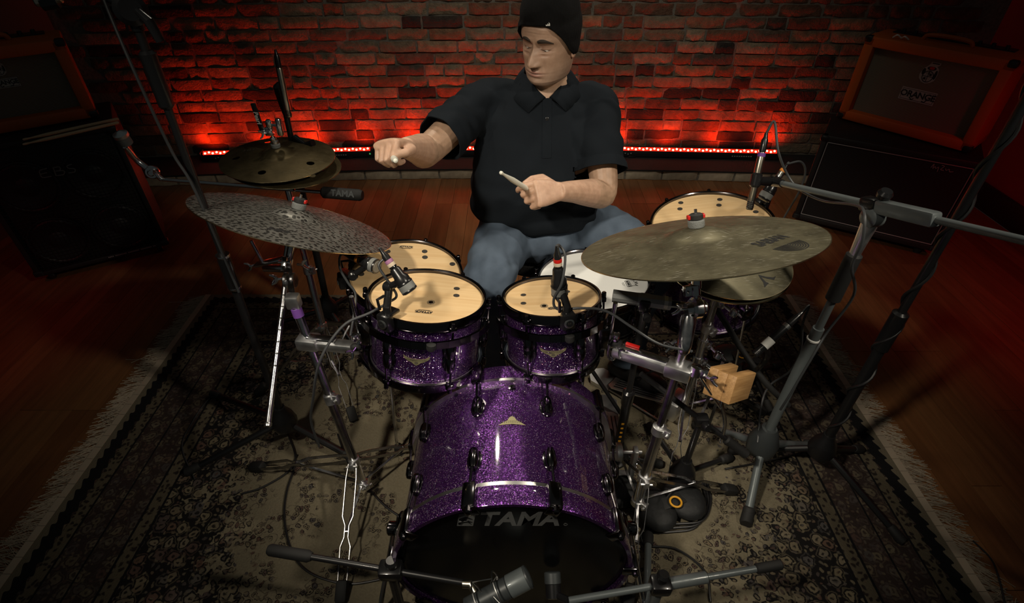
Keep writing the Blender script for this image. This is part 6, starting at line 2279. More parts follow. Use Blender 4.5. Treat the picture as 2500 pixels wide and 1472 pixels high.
part('body', MB().tube([mA, lerp(mA, mB_, 0.04), lerp(mA, mB_, 0.55), lerp(mA, mB_, 0.56)], [0.014, 0.019, 0.019, 0.018], 20), 'mic_black', km)
part('grille', MB().tube([lerp(mA, mB_, 0.56), lerp(mA, mB_, 0.58), lerp(mA, mB_, 0.96), mB_], [0.019, 0.0205, 0.0205, 0.018], 20), 'grey_dark', km)
part('mount', MB().tube([lerp(mA, mB_, 0.2), ge], 0.009, 10), 'mic_black', km)

# ---------------------------------------------------------------- weights with yellow rings
for k, (u, v, lab, s) in enumerate(((1640, 1232, 'black weight with a yellow ring under the right cymbal stand, nearest the camera', 1.0),
                                    (1478, 1178, 'black weight with a yellow ring half hidden beside the bass drum', 0.8),
                                    (1800, 880, 'black weight with a yellow ring on the rug behind the wood block', 0.9))):
    p = V({0: (0.52, 0.966, 0.05), 1: (0.332, 1.043, 0.04), 2: (0.951, 1.63, 0.05)}[k])
    p.z = 0.0095
    t = thing('stand_weight', p, lab, 'weight', 'ringed stand weights', (0, 0, R((20, -40, 100)[k])))
    b = MB()
    for sgn in (-1, 1):
        b.ball((sgn * 0.055 * s, 0.01, 0.034 * s), (0.066 * s, 0.082 * s, 0.034 * s), 18, 10)
    part('bag', b, 'weight', t, local=True)
    part('strap', MB().box((0, 0.0, 0.062 * s), (0.085 * s, 0.040 * s, 0.008), bev=0.003), 'rubber', t, local=True)
    rg = MB()
    rg.tube([(0.018 * s * math.cos(6.283 * i / 20), -0.012 + 0.018 * s * math.sin(6.283 * i / 20), 0.068 * s + 0.008) for i in range(21)], 0.0034 * s, 8)
    part('ring', rg, 'yellow', t, local=True, label='yellow ring on the strap')

# ---------------------------------------------------------------- cables on the rug
zc = 0.014


def floor_cable(px, label, r=0.0036, m='cable', lift=None):
    pts = [V(p) for p in px]
    single('cable', MB().curve(pts, r, 8), m, label, 'cable', base=(pts[0].x, pts[0].y, 0.0095))


floor_cable([(-0.851, 1.295, 0.014), (-0.777, 1.167, 0.014), (-0.766, 1.036, 0.014), (-0.739, 0.932, 0.014), (-0.678, 0.824, 0.014), (-0.603, 0.762, 0.014), (-0.485, 0.732, 0.014), (-0.367, 0.75, 0.014), (-0.289, 0.745, 0.05)],
            'black cable curving from the left stands round to the front of the bass drum')
floor_cable([(-0.653, 1.276, 0.014), (-0.584, 1.15, 0.014), (-0.508, 1.068, 0.014), (-0.422, 0.983, 0.014), (-0.332, 0.925, 0.014), (-0.289, 0.902, 0.014)],
            'straight black cable crossing the rug beside the left of the bass drum')
floor_cable([(-0.916, 1.028, 0.014), (-0.855, 1.052, 0.014), (-0.785, 1.116, 0.014), (-0.778, 1.185, 0.014)], 'short black cable lying left of the chrome stand legs')
floor_cable([(-1.19, 1.513, 0.014), (-1.218, 1.425, 0.014), (-1.225, 1.334, 0.014), (-1.21, 1.22, 0.014), (-1.101, 1.084, 0.014)], 'thin pale cable at the left foot of the tall stand', 0.0022, 'cable_grey')
floor_cable([(0.518, 0.988, 0.09), (0.466, 0.945, 0.03), (0.421, 0.904, 0.014), (0.417, 0.85, 0.014), (0.51, 0.837, 0.014), (0.58, 0.768, 0.014), (0.573, 0.681, 0.014)], 'black cable looping round the foot of the low grey stand')
for q in range(3):
    o_ = q * 7
    floor_cable([(0.425, 0.891, 0.014), (V((0.51, 0.893, 0.014)) + V((0, 0.010 * q, 0.004 * q))), (V((0.593, 0.911, 0.014)) + V((0.010 * q, 0.008 * q, 0.003 * q))), (V((0.647, 0.998, 0.014)) + V((0.009 * q, 0, 0))),
                 (V((0.656, 1.068, 0.014)) + V((0.009 * q, 0, 0)))],
                ('coiled black cable beside the ringed weight, innermost loop', 'coiled black cable beside the ringed weight, middle loop', 'coiled black cable beside the ringed weight, outermost loop')[q], 0.0042)
floor_cable([(0.752, 1.125, 0.014), (0.876, 1.15, 0.014), (1.055, 1.194, 0.014), (1.226, 1.239, 0.014)], 'black cable running across the rug to the tall right stand')
floor_cable([(1.459, 0.868, 0.006), (1.476, 0.809, 0.006), (1.454, 0.742, 0.006), (1.422, 0.673, 0.006)], 'thin black cable along the right fringe of the rug', 0.0026)
floor_cable([(0.745, 1.479, 0.014), (0.659, 1.466, 0.1), (0.538, 1.424, 0.2), (0.497, 1.455, 0.1), (0.569, 1.425, 0.014)], 'black cable hanging among the chrome stands at the right')


# ================================================================ the drummer
def evaluated(mb, voxel, smooth=6, fac=0.5):
    """one continuous skin grown over overlapping lofts"""
    me = bpy.data.meshes.new('form')
    me.from_pydata([tuple(p) for p in mb.v], [], mb.f)
    bm = bmesh.new()
    bm.from_mesh(me)
    bmesh.ops.recalc_face_normals(bm, faces=bm.faces)
    bm.to_mesh(me)
    bm.free()
    o = bpy.data.objects.new('form', me)
    COL.objects.link(o)
    r = o.modifiers.new('r', 'REMESH')
    r.mode = 'VOXEL'
    r.voxel_size = voxel
    r.adaptivity = 0
    s = o.modifiers.new('s', 'SMOOTH')
    s.iterations = smooth
    s.factor = fac
    bpy.context.view_layer.update()
    dg = bpy.context.evaluated_depsgraph_get()
    out = bpy.data.meshes.new_from_object(o.evaluated_get(dg))
    bpy.data.objects.remove(o)
    return out


def ring_loft(mb, rows, n=28, expo=2.3):
    """rows of (centre, x half width, y half depth[, x axis, y axis])"""
    rings = []
    for row in rows:
        c, hw, hd = V(row[0]), row[1], row[2]
        ax = V(row[3]) if len(row) > 3 else V((1, 0, 0))
        ay = V(row[4]) if len(row) > 4 else V((0, 1, 0))
        ring = []
        for k in range(n):
            a = 6.28318 * k / n
            ca, sa = math.cos(a), math.sin(a)
            e = 2 / expo
            ring.append(c + ax * hw * math.copysign(abs(ca) ** e, ca) + ay * hd * math.copysign(abs(sa) ** e, sa))
        rings.append(ring)
    mb.rings(rings)


person = thing('person', (0.09, 1.80, 0.0), 'seated man in black beanie, black polo shirt and jeans holding drumsticks', 'person')

SHR, ELR, WRR = V((-0.094, 1.852, 1.067)), V((-0.261, 1.589, 0.992)), V((-0.279, 1.374, 1.091))
SHL, ELL, WRL = V((0.282, 1.823, 1.062)), V((0.303, 1.62, 0.838)), V((0.144, 1.465, 0.917))
NECK0 = V((0.120, 1.835, 1.075))
HEADC = V((0.115, 1.783, 1.27))


def limb(mb, pts, radii, n=18):
    mb.tube(spline(pts, 5), list(map(float, np.interp(np.linspace(0, len(pts) - 1, (len(pts) - 1) * 5 + 1), range(len(pts)), radii))), n)


def hand(mb, wrist, hx, hy, side, curl, grip_thumb):
    """palm, four jointed fingers, thumb; hx wrist to knuckles, hy towards the thumb"""
    hx = V(hx).normalized()
    hy = V(hy)
    hy = (hy - hx * hy.dot(hx)).normalized()
    hz = hx.cross(hy) * side          # back of the hand
    w = V(wrist)

    def L(a, b, c):
        return w + hx * a + hy * b + hz * c
    rows = []
    for (a, hw, hd, oy, oz) in ((-0.010, 0.027, 0.020, 0, 0), (0.012, 0.030, 0.0185, 0.001, 0.0), (0.035, 0.037, 0.0175, 0.002, 0), (0.060, 0.041, 0.0160, 0.001, 0.001), (0.082, 0.042, 0.0140, 0, 0.001), (0.090, 0.038, 0.010, 0, 0)):
        rows.append((L(a, oy, oz), hw, hd, hy, hz))
    ring_loft(mb, rows, 24, 2.6)
    fl = (0.95, 1.06, 1.0, 0.80)
    tips = []
    for i in range(4):
        y0 = 0.031 - 0.0205 * i
        b = L(0.082 - 0.004 * abs(i - 1.2), y0, 0.001)
        ang = 0.0
        p = b
        chain = [L(0.055, y0 * 0.85, 0.0), b]
        rad = [0.0085, 0.0105]
        for j, ln in enumerate((0.043, 0.027, 0.021)):
            ang += R(curl[i][j])
            dirn = hx * math.cos(ang) - hz * math.sin(ang)
            p = p + dirn * ln * fl[i]
            chain.append(p)
            rad.append((0.0090, 0.0083, 0.0068)[j] * (0.88 if i == 3 else 1.0))
        # rounded tip
        chain.append(p + dirn * 0.003)
        rad.append(0.0035)
        fine, fr_ = [chain[0]], [rad[0]]
        for a_, b_, ra, rb in zip(chain, chain[1:], rad, rad[1:]):
            for t in (0.34, 0.67, 1.0):
                fine.append(a_.lerp(b_, t))
                fr_.append(ra + (rb - ra) * t)
        mb.tube(fine, fr_, 12)
        tips.append(p)
    th = [L(*q) for q in grip_thumb]
    fine, fr_ = [], []
    rr = [0.016, 0.0145, 0.0112, 0.0098, 0.0045]
    for a_, b_, ra, rb in zip(th, th[1:], rr, rr[1:]):
        for t in (0.0, 0.34, 0.67):
            fine.append(a_.lerp(b_, t))
            fr_.append(ra + (rb - ra) * t)
    fine.append(th[-1])
    fr_.append(rr[-1])
    mb.tube(fine, fr_, 14)
    return L, tips


skin = MB()
# right arm (left in the picture) and left arm, upper chest, neck
limb(skin, [SHR, SHR.lerp(ELR, 0.5), ELR, ELR.lerp(WRR, 0.30), ELR.lerp(WRR, 0.70), WRR, WRR + (WRR - ELR).normalized() * 0.012], [0.060, 0.052, 0.0455, 0.0480, 0.0360, 0.0275, 0.026])
limb(skin, [SHL, SHL.lerp(ELL, 0.5), ELL + V((0, 0.004, 0)), ELL.lerp(WRL, 0.30) + V((0, 0, -0.004)), ELL.lerp(WRL, 0.70), WRL, WRL + (WRL - ELL).normalized() * 0.012], [0.060, 0.052, 0.0440, 0.0460, 0.0345, 0.0275, 0.026])
ring_loft(skin, [((0.085, 1.80, 0.86), 0.19, 0.13), ((0.09, 1.81, 0.96), 0.195, 0.118), ((0.095, 1.825, 1.03), 0.185, 0.105), ((0.105, 1.835, 1.080), 0.135, 0.088), ((0.115, 1.835, 1.115), 0.080, 0.070), ((0.118, 1.830, 1.145), 0.062, 0.060)], 32)
skin.tube([(0.118, 1.840, 1.05), (0.118, 1.825, 1.135), (0.114, 1.805, 1.20), HEADC + V((0.006, 0.030, -0.02))], [0.070, 0.060, 0.058, 0.055], 24)
RHX, RHY_ = (-0.45, -0.78, 0.42), (0.80, -0.30, 0.25)
LR, tipsR = hand(skin, WRR, RHX, RHY_, 1, [(58, 88, 50), (64, 92, 52), (68, 92, 55), (72, 90, 55)],
                 [(0.018, 0.022, -0.006), (0.040, 0.044, -0.014), (0.066, 0.046, -0.024), (0.092, 0.034, -0.030), (0.097, 0.031, -0.031)])
LHX, LHY_ = (-0.78, -0.42, 0.14), (-0.35, 0.55, 0.75)
LL, tipsL = hand(skin, WRL, LHX, LHY_, -1, [(34, 52, 28), (52, 78, 44), (58, 84, 48), (62, 84, 48)],
                 [(0.018, 0.022, -0.006), (0.046, 0.048, -0.012), (0.076, 0.050, -0.020), (0.102, 0.038, -0.026), (0.107, 0.035, -0.027)])
me_body = evaluated(skin, 0.0026, 5, 0.5)

# ---------------------------------------------------------------- head, built from horizontal slices in its own frame (face towards -y)
HZ = [-0.130, -0.122, -0.112, -0.100, -0.085, -0.068, -0.050, -0.025, 0.0, 0.025, 0.050, 0.075, 0.095, 0.110, 0.119]
HF = [0.040, 0.066, 0.083, 0.089, 0.089, 0.089, 0.0885, 0.087, 0.085, 0.090, 0.089, 0.078, 0.058, 0.032, 0.004]
HB = [0.000, 0.020, 0.035, 0.045, 0.055, 0.062, 0.070, 0.085, 0.096, 0.101, 0.099, 0.088, 0.068, 0.040, 0.010]
HW = [0.024, 0.040, 0.054, 0.063, 0.068, 0.071, 0.072, 0.075, 0.077, 0.079, 0.077, 0.068, 0.053, 0.032, 0.006]


def gs(x, z, cx, cz, sx, sz):
    return math.exp(-0.5 * (((x - cx) / sx) ** 2 + ((z - cz) / sz) ** 2))


def smooth_step(a, b, x):
    t = min(1.0, max(0.0, (x - a) / (b - a)))
    return t * t * (3 - 2 * t)


def face_disp(x, z):
    """how far features stand out of the basic face, towards the front"""
    d = 0.0
    # nose: bridge, tip, wings
    if -0.062 < z < 0.030:
        t = smooth_step(0.016, -0.040, z)
        ridge = 0.006 + 0.022 * t
        cut = smooth_step(-0.056, -0.046, z)
        top = smooth_step(0.026, 0.004, z)
        w = 0.0062 + 0.0040 * t
        d += ridge * cut * top * math.exp(-0.5 * (x / w) ** 2)
        d += 0.006 * gs(x, z, 0, -0.041, 0.009, 0.007)
    ax = abs(x)
    d += 0.0085 * gs(ax, z, 0.0150, -0.0455, 0.0045, 0.0055)
    d -= 0.0110 * gs(ax, z, 0.0300, 0.0015, 0.0150, 0.0095)      # eye socket
    d -= 0.0040 * gs(ax, z, 0.0140, 0.002, 0.006, 0.008)
    d += 0.0075 * gs(ax, z, 0.0305, 0.0000, 0.0105, 0.0072)      # lowered upper lid over the eyeball
    d -= 0.0050 * gs(ax, z, 0.0305, -0.0085, 0.0105, 0.0017)     # slit below the lid
    d += 0.0022 * gs(ax, z, 0.0300, -0.0135, 0.0110, 0.0028)
    d -= 0.0022 * gs(ax, z, 0.0300, -0.021, 0.012, 0.003)
    d += 0.0052 * gs(ax, z, 0.0300, 0.0190, 0.0190, 0.0055)      # brow
    d += 0.0048 * gs(ax, z, 0.0460, -0.0300, 0.014, 0.014)       # cheek
    d -= 0.0026 * gs(ax, z, 0.0275, -0.0560, 0.0045, 0.011)      # fold beside the mouth
    d += 0.0058 * gs(x, z, 0, -0.072, 0.022, 0.013)
    d += 0.0034 * gs(x, z, 0, -0.0690, 0.0150, 0.0032)
    d += 0.0042 * gs(x, z, 0, -0.0800, 0.0130, 0.0042)
    d -= 0.0042 * gs(x, z, 0, -0.0742, 0.0190, 0.0015)
    d -= 0.0030 * gs(x, z, 0, -0.0885, 0.0140, 0.0035)
    d += 0.0060 * gs(x, z, 0, -0.1040, 0.0150, 0.0085)
    d -= 0.0010 * gs(x, z, 0, -0.0610, 0.0030, 0.006)
    for fz in (0.040, 0.049, 0.058):
        d -= 0.0006 * gs(x, z + 0.05 * x * x / 0.05, 0, fz, 0.035, 0.0012)
    return d


def head_pt(a, z, grow=0.0):
    f, b, w = float(np.interp(z, HZ, HF)), float(np.interp(z, HZ, HB)), float(np.interp(z, HZ, HW))
    ca, sa = math.cos(a), math.sin(a)       # a = 0 is the front
    e = 2 / 2.25
    x = math.copysign(abs(sa) ** e, sa) * (w + grow)
    y = -math.copysign(abs(ca) ** e, ca) * ((f if ca > 0 else b) + grow)
    if ca > 0 and grow < 0.003:
        y -= face_disp(x, z) * smooth_step(0.05, 0.45, ca)
    return V((x, y, z))


YAW, PIT, ROL = R(-34), R(8), R(1)
HM = basis(HEADC, X_, Y_, Z_) @ Matrix.Rotation(YAW, 4, 'Z') @ Matrix.Rotation(ROL, 4, 'Y') @ Matrix.Rotation(PIT, 4, 'X')
NA, NZ = 230, 190


def dense_angle(k):
    u = k / NA * 2 - 1                      # -1..1
    return math.pi * (0.45 * u + 0.55 * u ** 3)


hv, tone, rings = [], [], []
for j in range(NZ + 1):
    z = -0.130 + 0.249 * j / NZ
    ring = []
    for k in range(NA):
        a = dense_angle(k)
        p = head_pt(a, z)
        ring.append(p)
        t = V((0.40, 0.258, 0.182))  # face coloured darker than the hands, standing in for weaker light
        ax = abs(p.x)
        if math.cos(a) > 0:
            lip = max(gs(p.x, z, 0, -0.0695, 0.0165, 0.0030), gs(p.x, z, 0, -0.0795, 0.0150, 0.0040))
            t = t.lerp(V((0.38, 0.175, 0.14)), min(1, lip * 1.1))
            t = t.lerp(V((0.14, 0.06, 0.05)), 0.85 * gs(p.x, z, 0, -0.0742, 0.0200, 0.0011))
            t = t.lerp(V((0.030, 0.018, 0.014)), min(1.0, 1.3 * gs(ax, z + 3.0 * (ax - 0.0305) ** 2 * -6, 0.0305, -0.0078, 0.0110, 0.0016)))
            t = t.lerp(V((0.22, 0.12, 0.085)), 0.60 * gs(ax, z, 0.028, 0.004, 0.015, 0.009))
            t = t.lerp(V((0.36, 0.20, 0.15)), 0.35 * gs(ax, z, 0.028, -0.020, 0.012, 0.005))
            t = t.lerp(V((0.05, 0.025, 0.02)), 0.9 * gs(ax, z, 0.0085, -0.0525, 0.0035, 0.0018))
        beard = smooth_step(-0.045, -0.085, z) * (1 - 0.7 * gs(p.x, z, 0, -0.075, 0.022, 0.010)) + 0.5 * gs(p.x, z, 0, -0.060, 0.020, 0.005)
        t = t.lerp(V((0.27, 0.19, 0.15)), 0.42 * min(1, beard))
        tone.append(t)
    rings.append(ring)
hmb = MB().rings(rings)
# ears
ear_n = len(hmb.v)
for s in (-1, 1):
    eb = MB()
    eb.ball((s * 0.078, 0.014, -0.020), (0.007, 0.015, 0.023), 18, 12)
    eb.ball((s * 0.0775, 0.008, -0.040), (0.006, 0.009, 0.010), 14, 8)
    hmb.add(eb.v, eb.f)
    tone += [V((0.46, 0.28, 0.20))] * len(eb.v)
hmb.xf(HM)
nb = len(me_body.vertices)
bmj = bmesh.new()
bmj.from_mesh(me_body)
bv = [bmj.verts.new(p) for p in hmb.v]
for f in hmb.f:
    try:
        bmj.faces.new([bv[i] for i in f])
    except ValueError:
        pass
bmj.normal_update()
body_me = bpy.data.meshes.new('body')
bmj.to_mesh(body_me)
bmj.free()
att = body_me.color_attributes.new('tone', 'FLOAT_COLOR', 'POINT')
cols = []
for i, v in enumerate(body_me.vertices):
    if i < nb:
        t = V((0.50, 0.325, 0.225))
        p = v.co
        if (p - WRR).length < 0.16 or (p - WRL).length < 0.16:
            t = V((0.52, 0.335, 0.235)).lerp(V((0.44, 0.27, 0.19)), 0.5 + 0.5 * mnoise.noise(p * 70))
            for q in tipsR + tipsL:
                if (p - q).length < 0.010:
                    t = V((0.60, 0.37, 0.29))
        elif p.z < 1.06 and p.y < 1.70:
            t = t.lerp(V((0.22, 0.14, 0.09)), 0.28 + 0.35 * max(0, mnoise.noise(V((p.x * 60, p.y * 60, p.z * 60)))))
    else:
        t = tone[i - nb]
    cols += [t[0], t[1], t[2], 1.0]
att.data.foreach_set('color', cols)
body_me.materials.append(M['skin'])
body_me.shade_smooth()
bm2_ = bmesh.new()
bm2_.from_mesh(body_me)
bmesh.ops.recalc_face_normals(bm2_, faces=bm2_.faces)
bm2_.to_mesh(body_me)
bm2_.free()
body_me.transform(Matrix.Translation(-V(person.location)))
body = bpy.data.objects.new('body', body_me)
COL.objects.link(body)
body.parent = person


def on_face(x, z, out=0.0):
    f, w = float(np.interp(z, HZ, HF)), float(np.interp(z, HZ, HW))
    sx = min(0.98, abs(x) / w)
    ca = math.cos(math.asin(sx ** (2.25 / 2)))
    y = -(ca ** (2 / 2.25)) * f - face_disp(x, z) * smooth_step(0.05, 0.45, ca)
    return V((x, y - out, z))


for s in (-1, 1):
    eb = MB()
    rings = []
    for k in range(13):
        t = k / 12
        x = s * (0.0125 + 0.042 * t)
        z = 0.0175 + 0.0065 * math.sin(t * 2.4) - 0.0085 * t * t
        h = 0.0070 * (1 - 0.75 * t ** 2) * (0.75 + 0.25 * min(1, t * 5))
        rings.append([on_face(x, z + h, 0.0004), on_face(x, z + h * 0.3, 0.0022), on_face(x, z - h * 0.6, 0.0020), on_face(x, z - h, 0.0003), on_face(x, z, -0.002)])
    eb.rings(rings)
    part('eyebrow', eb.xf(HM), 'brow', person)
    ey = MB().ball((s * 0.0305, -0.0655, -0.0055), 0.0112, 20, 14)
    eo = part('eye', ey.xf(HM), 'eye', person)
    part('iris', MB().ball((s * 0.0295, -0.0722, -0.0100), (0.0054, 0.0048, 0.0052), 14, 8).xf(HM), 'iris', eo)

# short dark hair below the beanie at the sides and back
hr = MB()
rings = []
for j in range(9):
    z = -0.050 + 0.085 * j / 8
    rings.append([head_pt(R(104) + (R(152)) * k / 40, z, 0.0032) for k in range(41)])
vs = [p for r_ in rings for p in r_]
hr.add(vs, [(j * 41 + k, j * 41 + k + 1, (j + 1) * 41 + k + 1, (j + 1) * 41 + k) for j in range(8) for k in range(40)])
part('hair', hr.xf(HM), 'hair', person)

# beanie
bn = MB()
rings = []
NB = 72
for j in range(26):
    t = j / 25
    ring = []
    for k in range(NB):
        a = 6.28318 * k / NB - math.pi
        c = math.cos(a)
        hem = 0.060 - 0.098 * smooth_step(0.985, -0.15, c)
        hem += 0.003 * math.sin(a * 3 + 0.5)
        top = 0.160
        z = hem + (top - hem) * t
        if z < 0.062:
            p = head_pt(a, z, 0.0095)
        else:
            # loose dome over the crown
            base_ = head_pt(a, 0.062, 0.0095)
            u = (z - 0.062) / (top - 0.062)
            sc_ = math.sqrt(max(0.0, 1 - u ** 2.3))
            cen = V((0, 0.008 + 0.012 * u, 0))
            p = V((cen.x + (base_.x - cen.x) * sc_, cen.y + (base_.y - cen.y) * sc_, z))
        wob = 0.0022 * mnoise.noise(V((math.cos(a) * 2.2, math.sin(a) * 2.2, z * 26))) + (0.003 * mnoise.noise(V((math.cos(a) * 5, math.sin(a) * 5, z * 50))) if t < 0.2 else 0)
        p += V((p.x, p.y, 0)).normalized() * wob
        ring.append(p)
    rings.append(ring)
inner = [p * 1.0 for p in rings[0]]
inner = [V((p.x * 0.955, p.y * 0.955, p.z + 0.003)) for p in rings[0]]
bn.rings([inner] + rings, cap=False)
bn.f.append(tuple(len(bn.v) - NB + k for k in range(NB)))
bno = part('beanie', bn.xf(HM), 'beanie', person, angle=0)
bno.data.shade_smooth()
# small emblem of three slanted bars
lg = MB()
for k in range(3):
    x0 = (k - 1) * 0.0040
    h = 0.0035 + 0.0030 * k
    a0 = 0.52 + x0 * 13
    base_p = head_pt(a0, 0.0660, 0.0118)
    pts = []
    for (du, dz) in ((-0.0017, 0), (0.0017, 0), (0.0017, h * 0.55), (-0.0017, h)):
        q = head_pt(a0 + du * 12, 0.0660, 0.0118)
        pts.append(V((q.x, q.y, 0.0655 + dz)))
    n_ = V((base_p.x, base_p.y, 0)).normalized()
    lg.add([p + n_ * 0.0004 for p in pts] + [p - n_ * 0.0015 for p in pts], [(0, 1, 2, 3), (7, 6, 5, 4), (0, 4, 5, 1), (1, 5, 6, 2), (2, 6, 7, 3), (3, 7, 4, 0)])
part('emblem', lg.xf(HM), 'white_print', bno, label='small white three bar emblem', angle=0)

# ---------------------------------------------------------------- polo shirt
sh = MB()
torso = [((0.086, 1.795, 0.668), 0.212, 0.158), ((0.085, 1.782, 0.684), 0.228, 0.178), ((0.084, 1.775, 0.720), 0.235, 0.188), ((0.083, 1.775, 0.780), 0.232, 0.188),
         ((0.085, 1.785, 0.870), 0.224, 0.168), ((0.090, 1.805, 0.960), 0.220, 0.142), ((0.094, 1.828, 1.030), 0.212, 0.120), ((0.100, 1.840, 1.072), 0.168, 0.098),
         ((0.110, 1.842, 1.110), 0.108, 0.084), ((0.115, 1.840, 1.140), 0.078, 0.070)]
ring_loft(sh, torso, 40, 2.5)
SLR_END = SHR.lerp(ELR, 0.78)
SLL_END = SHL.lerp(ELL, 0.76)
limb(sh, [V((0.02, 1.845, 1.040)), SHR + V((0.006, 0, -0.004)), SHR.lerp(ELR, 0.4), SLR_END], [0.078, 0.071, 0.072, 0.078], 24)
limb(sh, [V((0.19, 1.835, 1.040)), SHL + V((-0.006, 0, -0.004)), SHL.lerp(ELL, 0.4), SLL_END], [0.078, 0.071, 0.072, 0.077], 24)
me_sh = evaluated(sh, 0.0065, 14, 0.5)
bms = bmesh.new()
bms.from_mesh(me_sh)
# folds
for v in bms.verts:
    p = v.co
    n_ = v.normal
    low = smooth_step(0.95, 0.68, p.z)
    f = 0.010 * mnoise.noise(V((p.x * 7 + 1.5 * p.z, p.y * 5, p.z * 3.2))) + 0.006 * mnoise.noise(V((p.x * 16, p.y * 16, p.z * 7 + 3)))
    f += low * 0.0045 * math.sin(p.z * 75 + 6 * mnoise.noise(V((p.x * 6, 2, p.z * 5))) + 20 * abs(p.x - 0.09))
    for (S, E) in ((SHR, ELR), (SHL, ELL)):
        d = (E - S).normalized()
        t = (p - S).dot(d)
        if t > 0.02 and (p - S - d * t).length < 0.11:
            f += 0.004 * math.sin(t * 60 + 5 * mnoise.noise(p * 12))
    v.co = p + n_ * f
# open the sleeves and the hem, cut the neck V
bms.normal_update()
from mathutils.bvhtree import BVHTree
SHIRT = BVHTree.FromBMesh(bms)
kill = []
NV = V((0.105, 0, 1.030))
for f in bms.faces:
    c = f.calc_center_median()
    for (S, E, X) in ((SHR, ELR, SLR_END), (SHL, ELL, SLL_END)):
        d = (E - S).normalized()
        if (c - X).length < 0.11 and (c - X).dot(d) > -0.006 and f.normal.dot(d) > 0.4:
            kill.append(f)
            break
    else:
        if (c.z > 1.128 and abs(c.x - 0.115) < 0.09) or (c.y < 1.80 and c.z > 1.092 and abs(c.x - 0.112) < 1.9 * (c.z - 1.092) + 0.002):
            kill.append(f)
bmesh.ops.delete(bms, geom=list(set(kill)), context='FACES')
me_p = bpy.data.meshes.new('polo_shirt')
bms.to_mesh(me_p)
bms.free()
me_p.materials.clear()
me_p.materials.append(M['polo'])
me_p.shade_smooth()
me_p.transform(Matrix.Translation(-V(person.location)))
polo = bpy.data.objects.new('polo_shirt', me_p)
COL.objects.link(polo)
polo.parent = person
def shirt_front(x, z):
    """front surface of the uncut shirt"""
    h = SHIRT.ray_cast(V((x, 1.0, z)), V((0, 1, 0)))
    return h[0] if h[0] else V((x, 1.75, z))


# collar: folded band with two points lying on the chest
NCOL = 44
rings = []
for k in range(NCOL + 1):
    u = k / NCOL * 2 - 1                      # -1 right front .. 0 back .. 1 left front
    s_ = 1 if u > 0 else -1
    au = abs(u)
    if au < 0.5:
        a = u * math.pi                        # a = 0 is the back, +-90 degrees at the sides
        sa, ca = math.sin(a), math.cos(a)
        inn = V((0.113 + sa * 0.074, 1.836 + ca * 0.072, 1.176 - 0.028 * (au / 0.5) ** 2))
        out = V((0.113 + sa * 0.118, 1.836 + ca * 0.105, inn.z - 0.046))
    else:
        t = (au - 0.5) / 0.5
        xi, zi = 0.113 + s_ * (0.074 - 0.068 * t ** 0.9), 1.152 - 0.048 * t
        xo, zo = 0.113 + s_ * (0.118 - 0.058 * t ** 1.6), 1.112 - 0.046 * t ** 1.1 - 0.004 * t
        w = smooth_step(0.0, 0.65, t)
        inn = V((xi, 1.836 * (1 - w) + w * (shirt_front(xi, zi).y - 0.004), zi))
        out = V((xo, 1.836 * (1 - smooth_step(0, 0.35, t)) + smooth_step(0, 0.35, t) * (shirt_front(xo, zo).y - 0.0045), zo))
    up_ = V((0, 0, 0.008))
    mid_ = inn.lerp(out, 0.5) + V((0, -0.006 if au > 0.5 else 0.0, 0.008))
    if au > 0.6:
        q = shirt_front(mid_.x, mid_.z)
        mid_.y = min(mid_.y, q.y - 0.007)
    rings.append([inn, inn.lerp(out, 0.10) + up_, mid_, out, out + V((0, 0.004, -0.003)), mid_ + V((0, 0.005, -0.006)), inn + V((0, 0.004, -0.006))])
cl_ = MB().rings(rings)
co_ = part('collar', cl_, 'polo', person, angle=0)
co_.data.shade_smooth()
for (S, E, X) in ((SHR, ELR, SLR_END), (SHL, ELL, SLL_END)):
    d = (E - S).normalized()
    a_, b_, _ = frame_z(d)
    rr = []
    for off in (-0.030, -0.016, -0.006, 0.004):
        ring = []
        c = X + d * min(off, -0.006)
        for k in range(40):
            q = a_ * math.cos(6.28318 * k / 40) + b_ * math.sin(6.28318 * k / 40)
            h = SHIRT.ray_cast(c, q)
            rad = (h[0] - c).length if h[0] else 0.075
            ring.append(X + d * off + q * (min(rad, 0.095) + (0.0006 if off < -0.02 else 0.0022)))
        rr.append(ring)
    inner = [[p + (X + d * o - p).normalized() * 0.0035 for p in r_] for r_, o in zip(rr, (-0.030, -0.016, -0.006, 0.004))]
    cf = MB().rings(rr + inner[::-1], cap=False)
    part('sleeve_hem', cf, 'polo', person, angle=60)

pl = MB()
rings = []
for k in range(13):
    z = 1.100 - 0.160 * k / 12
    p = shirt_front(0.112, z)
    q = shirt_front(0.127, z)
    r_ = shirt_front(0.097, z)
    rings.append([r_ + V((0, 0.002, 0)), r_ + V((0, -0.0018, 0)), p + V((0, -0.0026, 0)), q + V((0, -0.0018, 0)), q + V((0, 0.002, 0))])
pl.rings(rings)
plo = part('placket', pl, 'polo', person)
for z in (1.046,):
    p = shirt_front(0.112, z)
    part('button', MB().lathe([(0.0055, 0), (0.0055, 0.0015), (0.004, 0.0022), (0.001, 0.0018)], p + V((0, -0.003, 0)), (0, -1, 0.3), 14), 'button', plo)

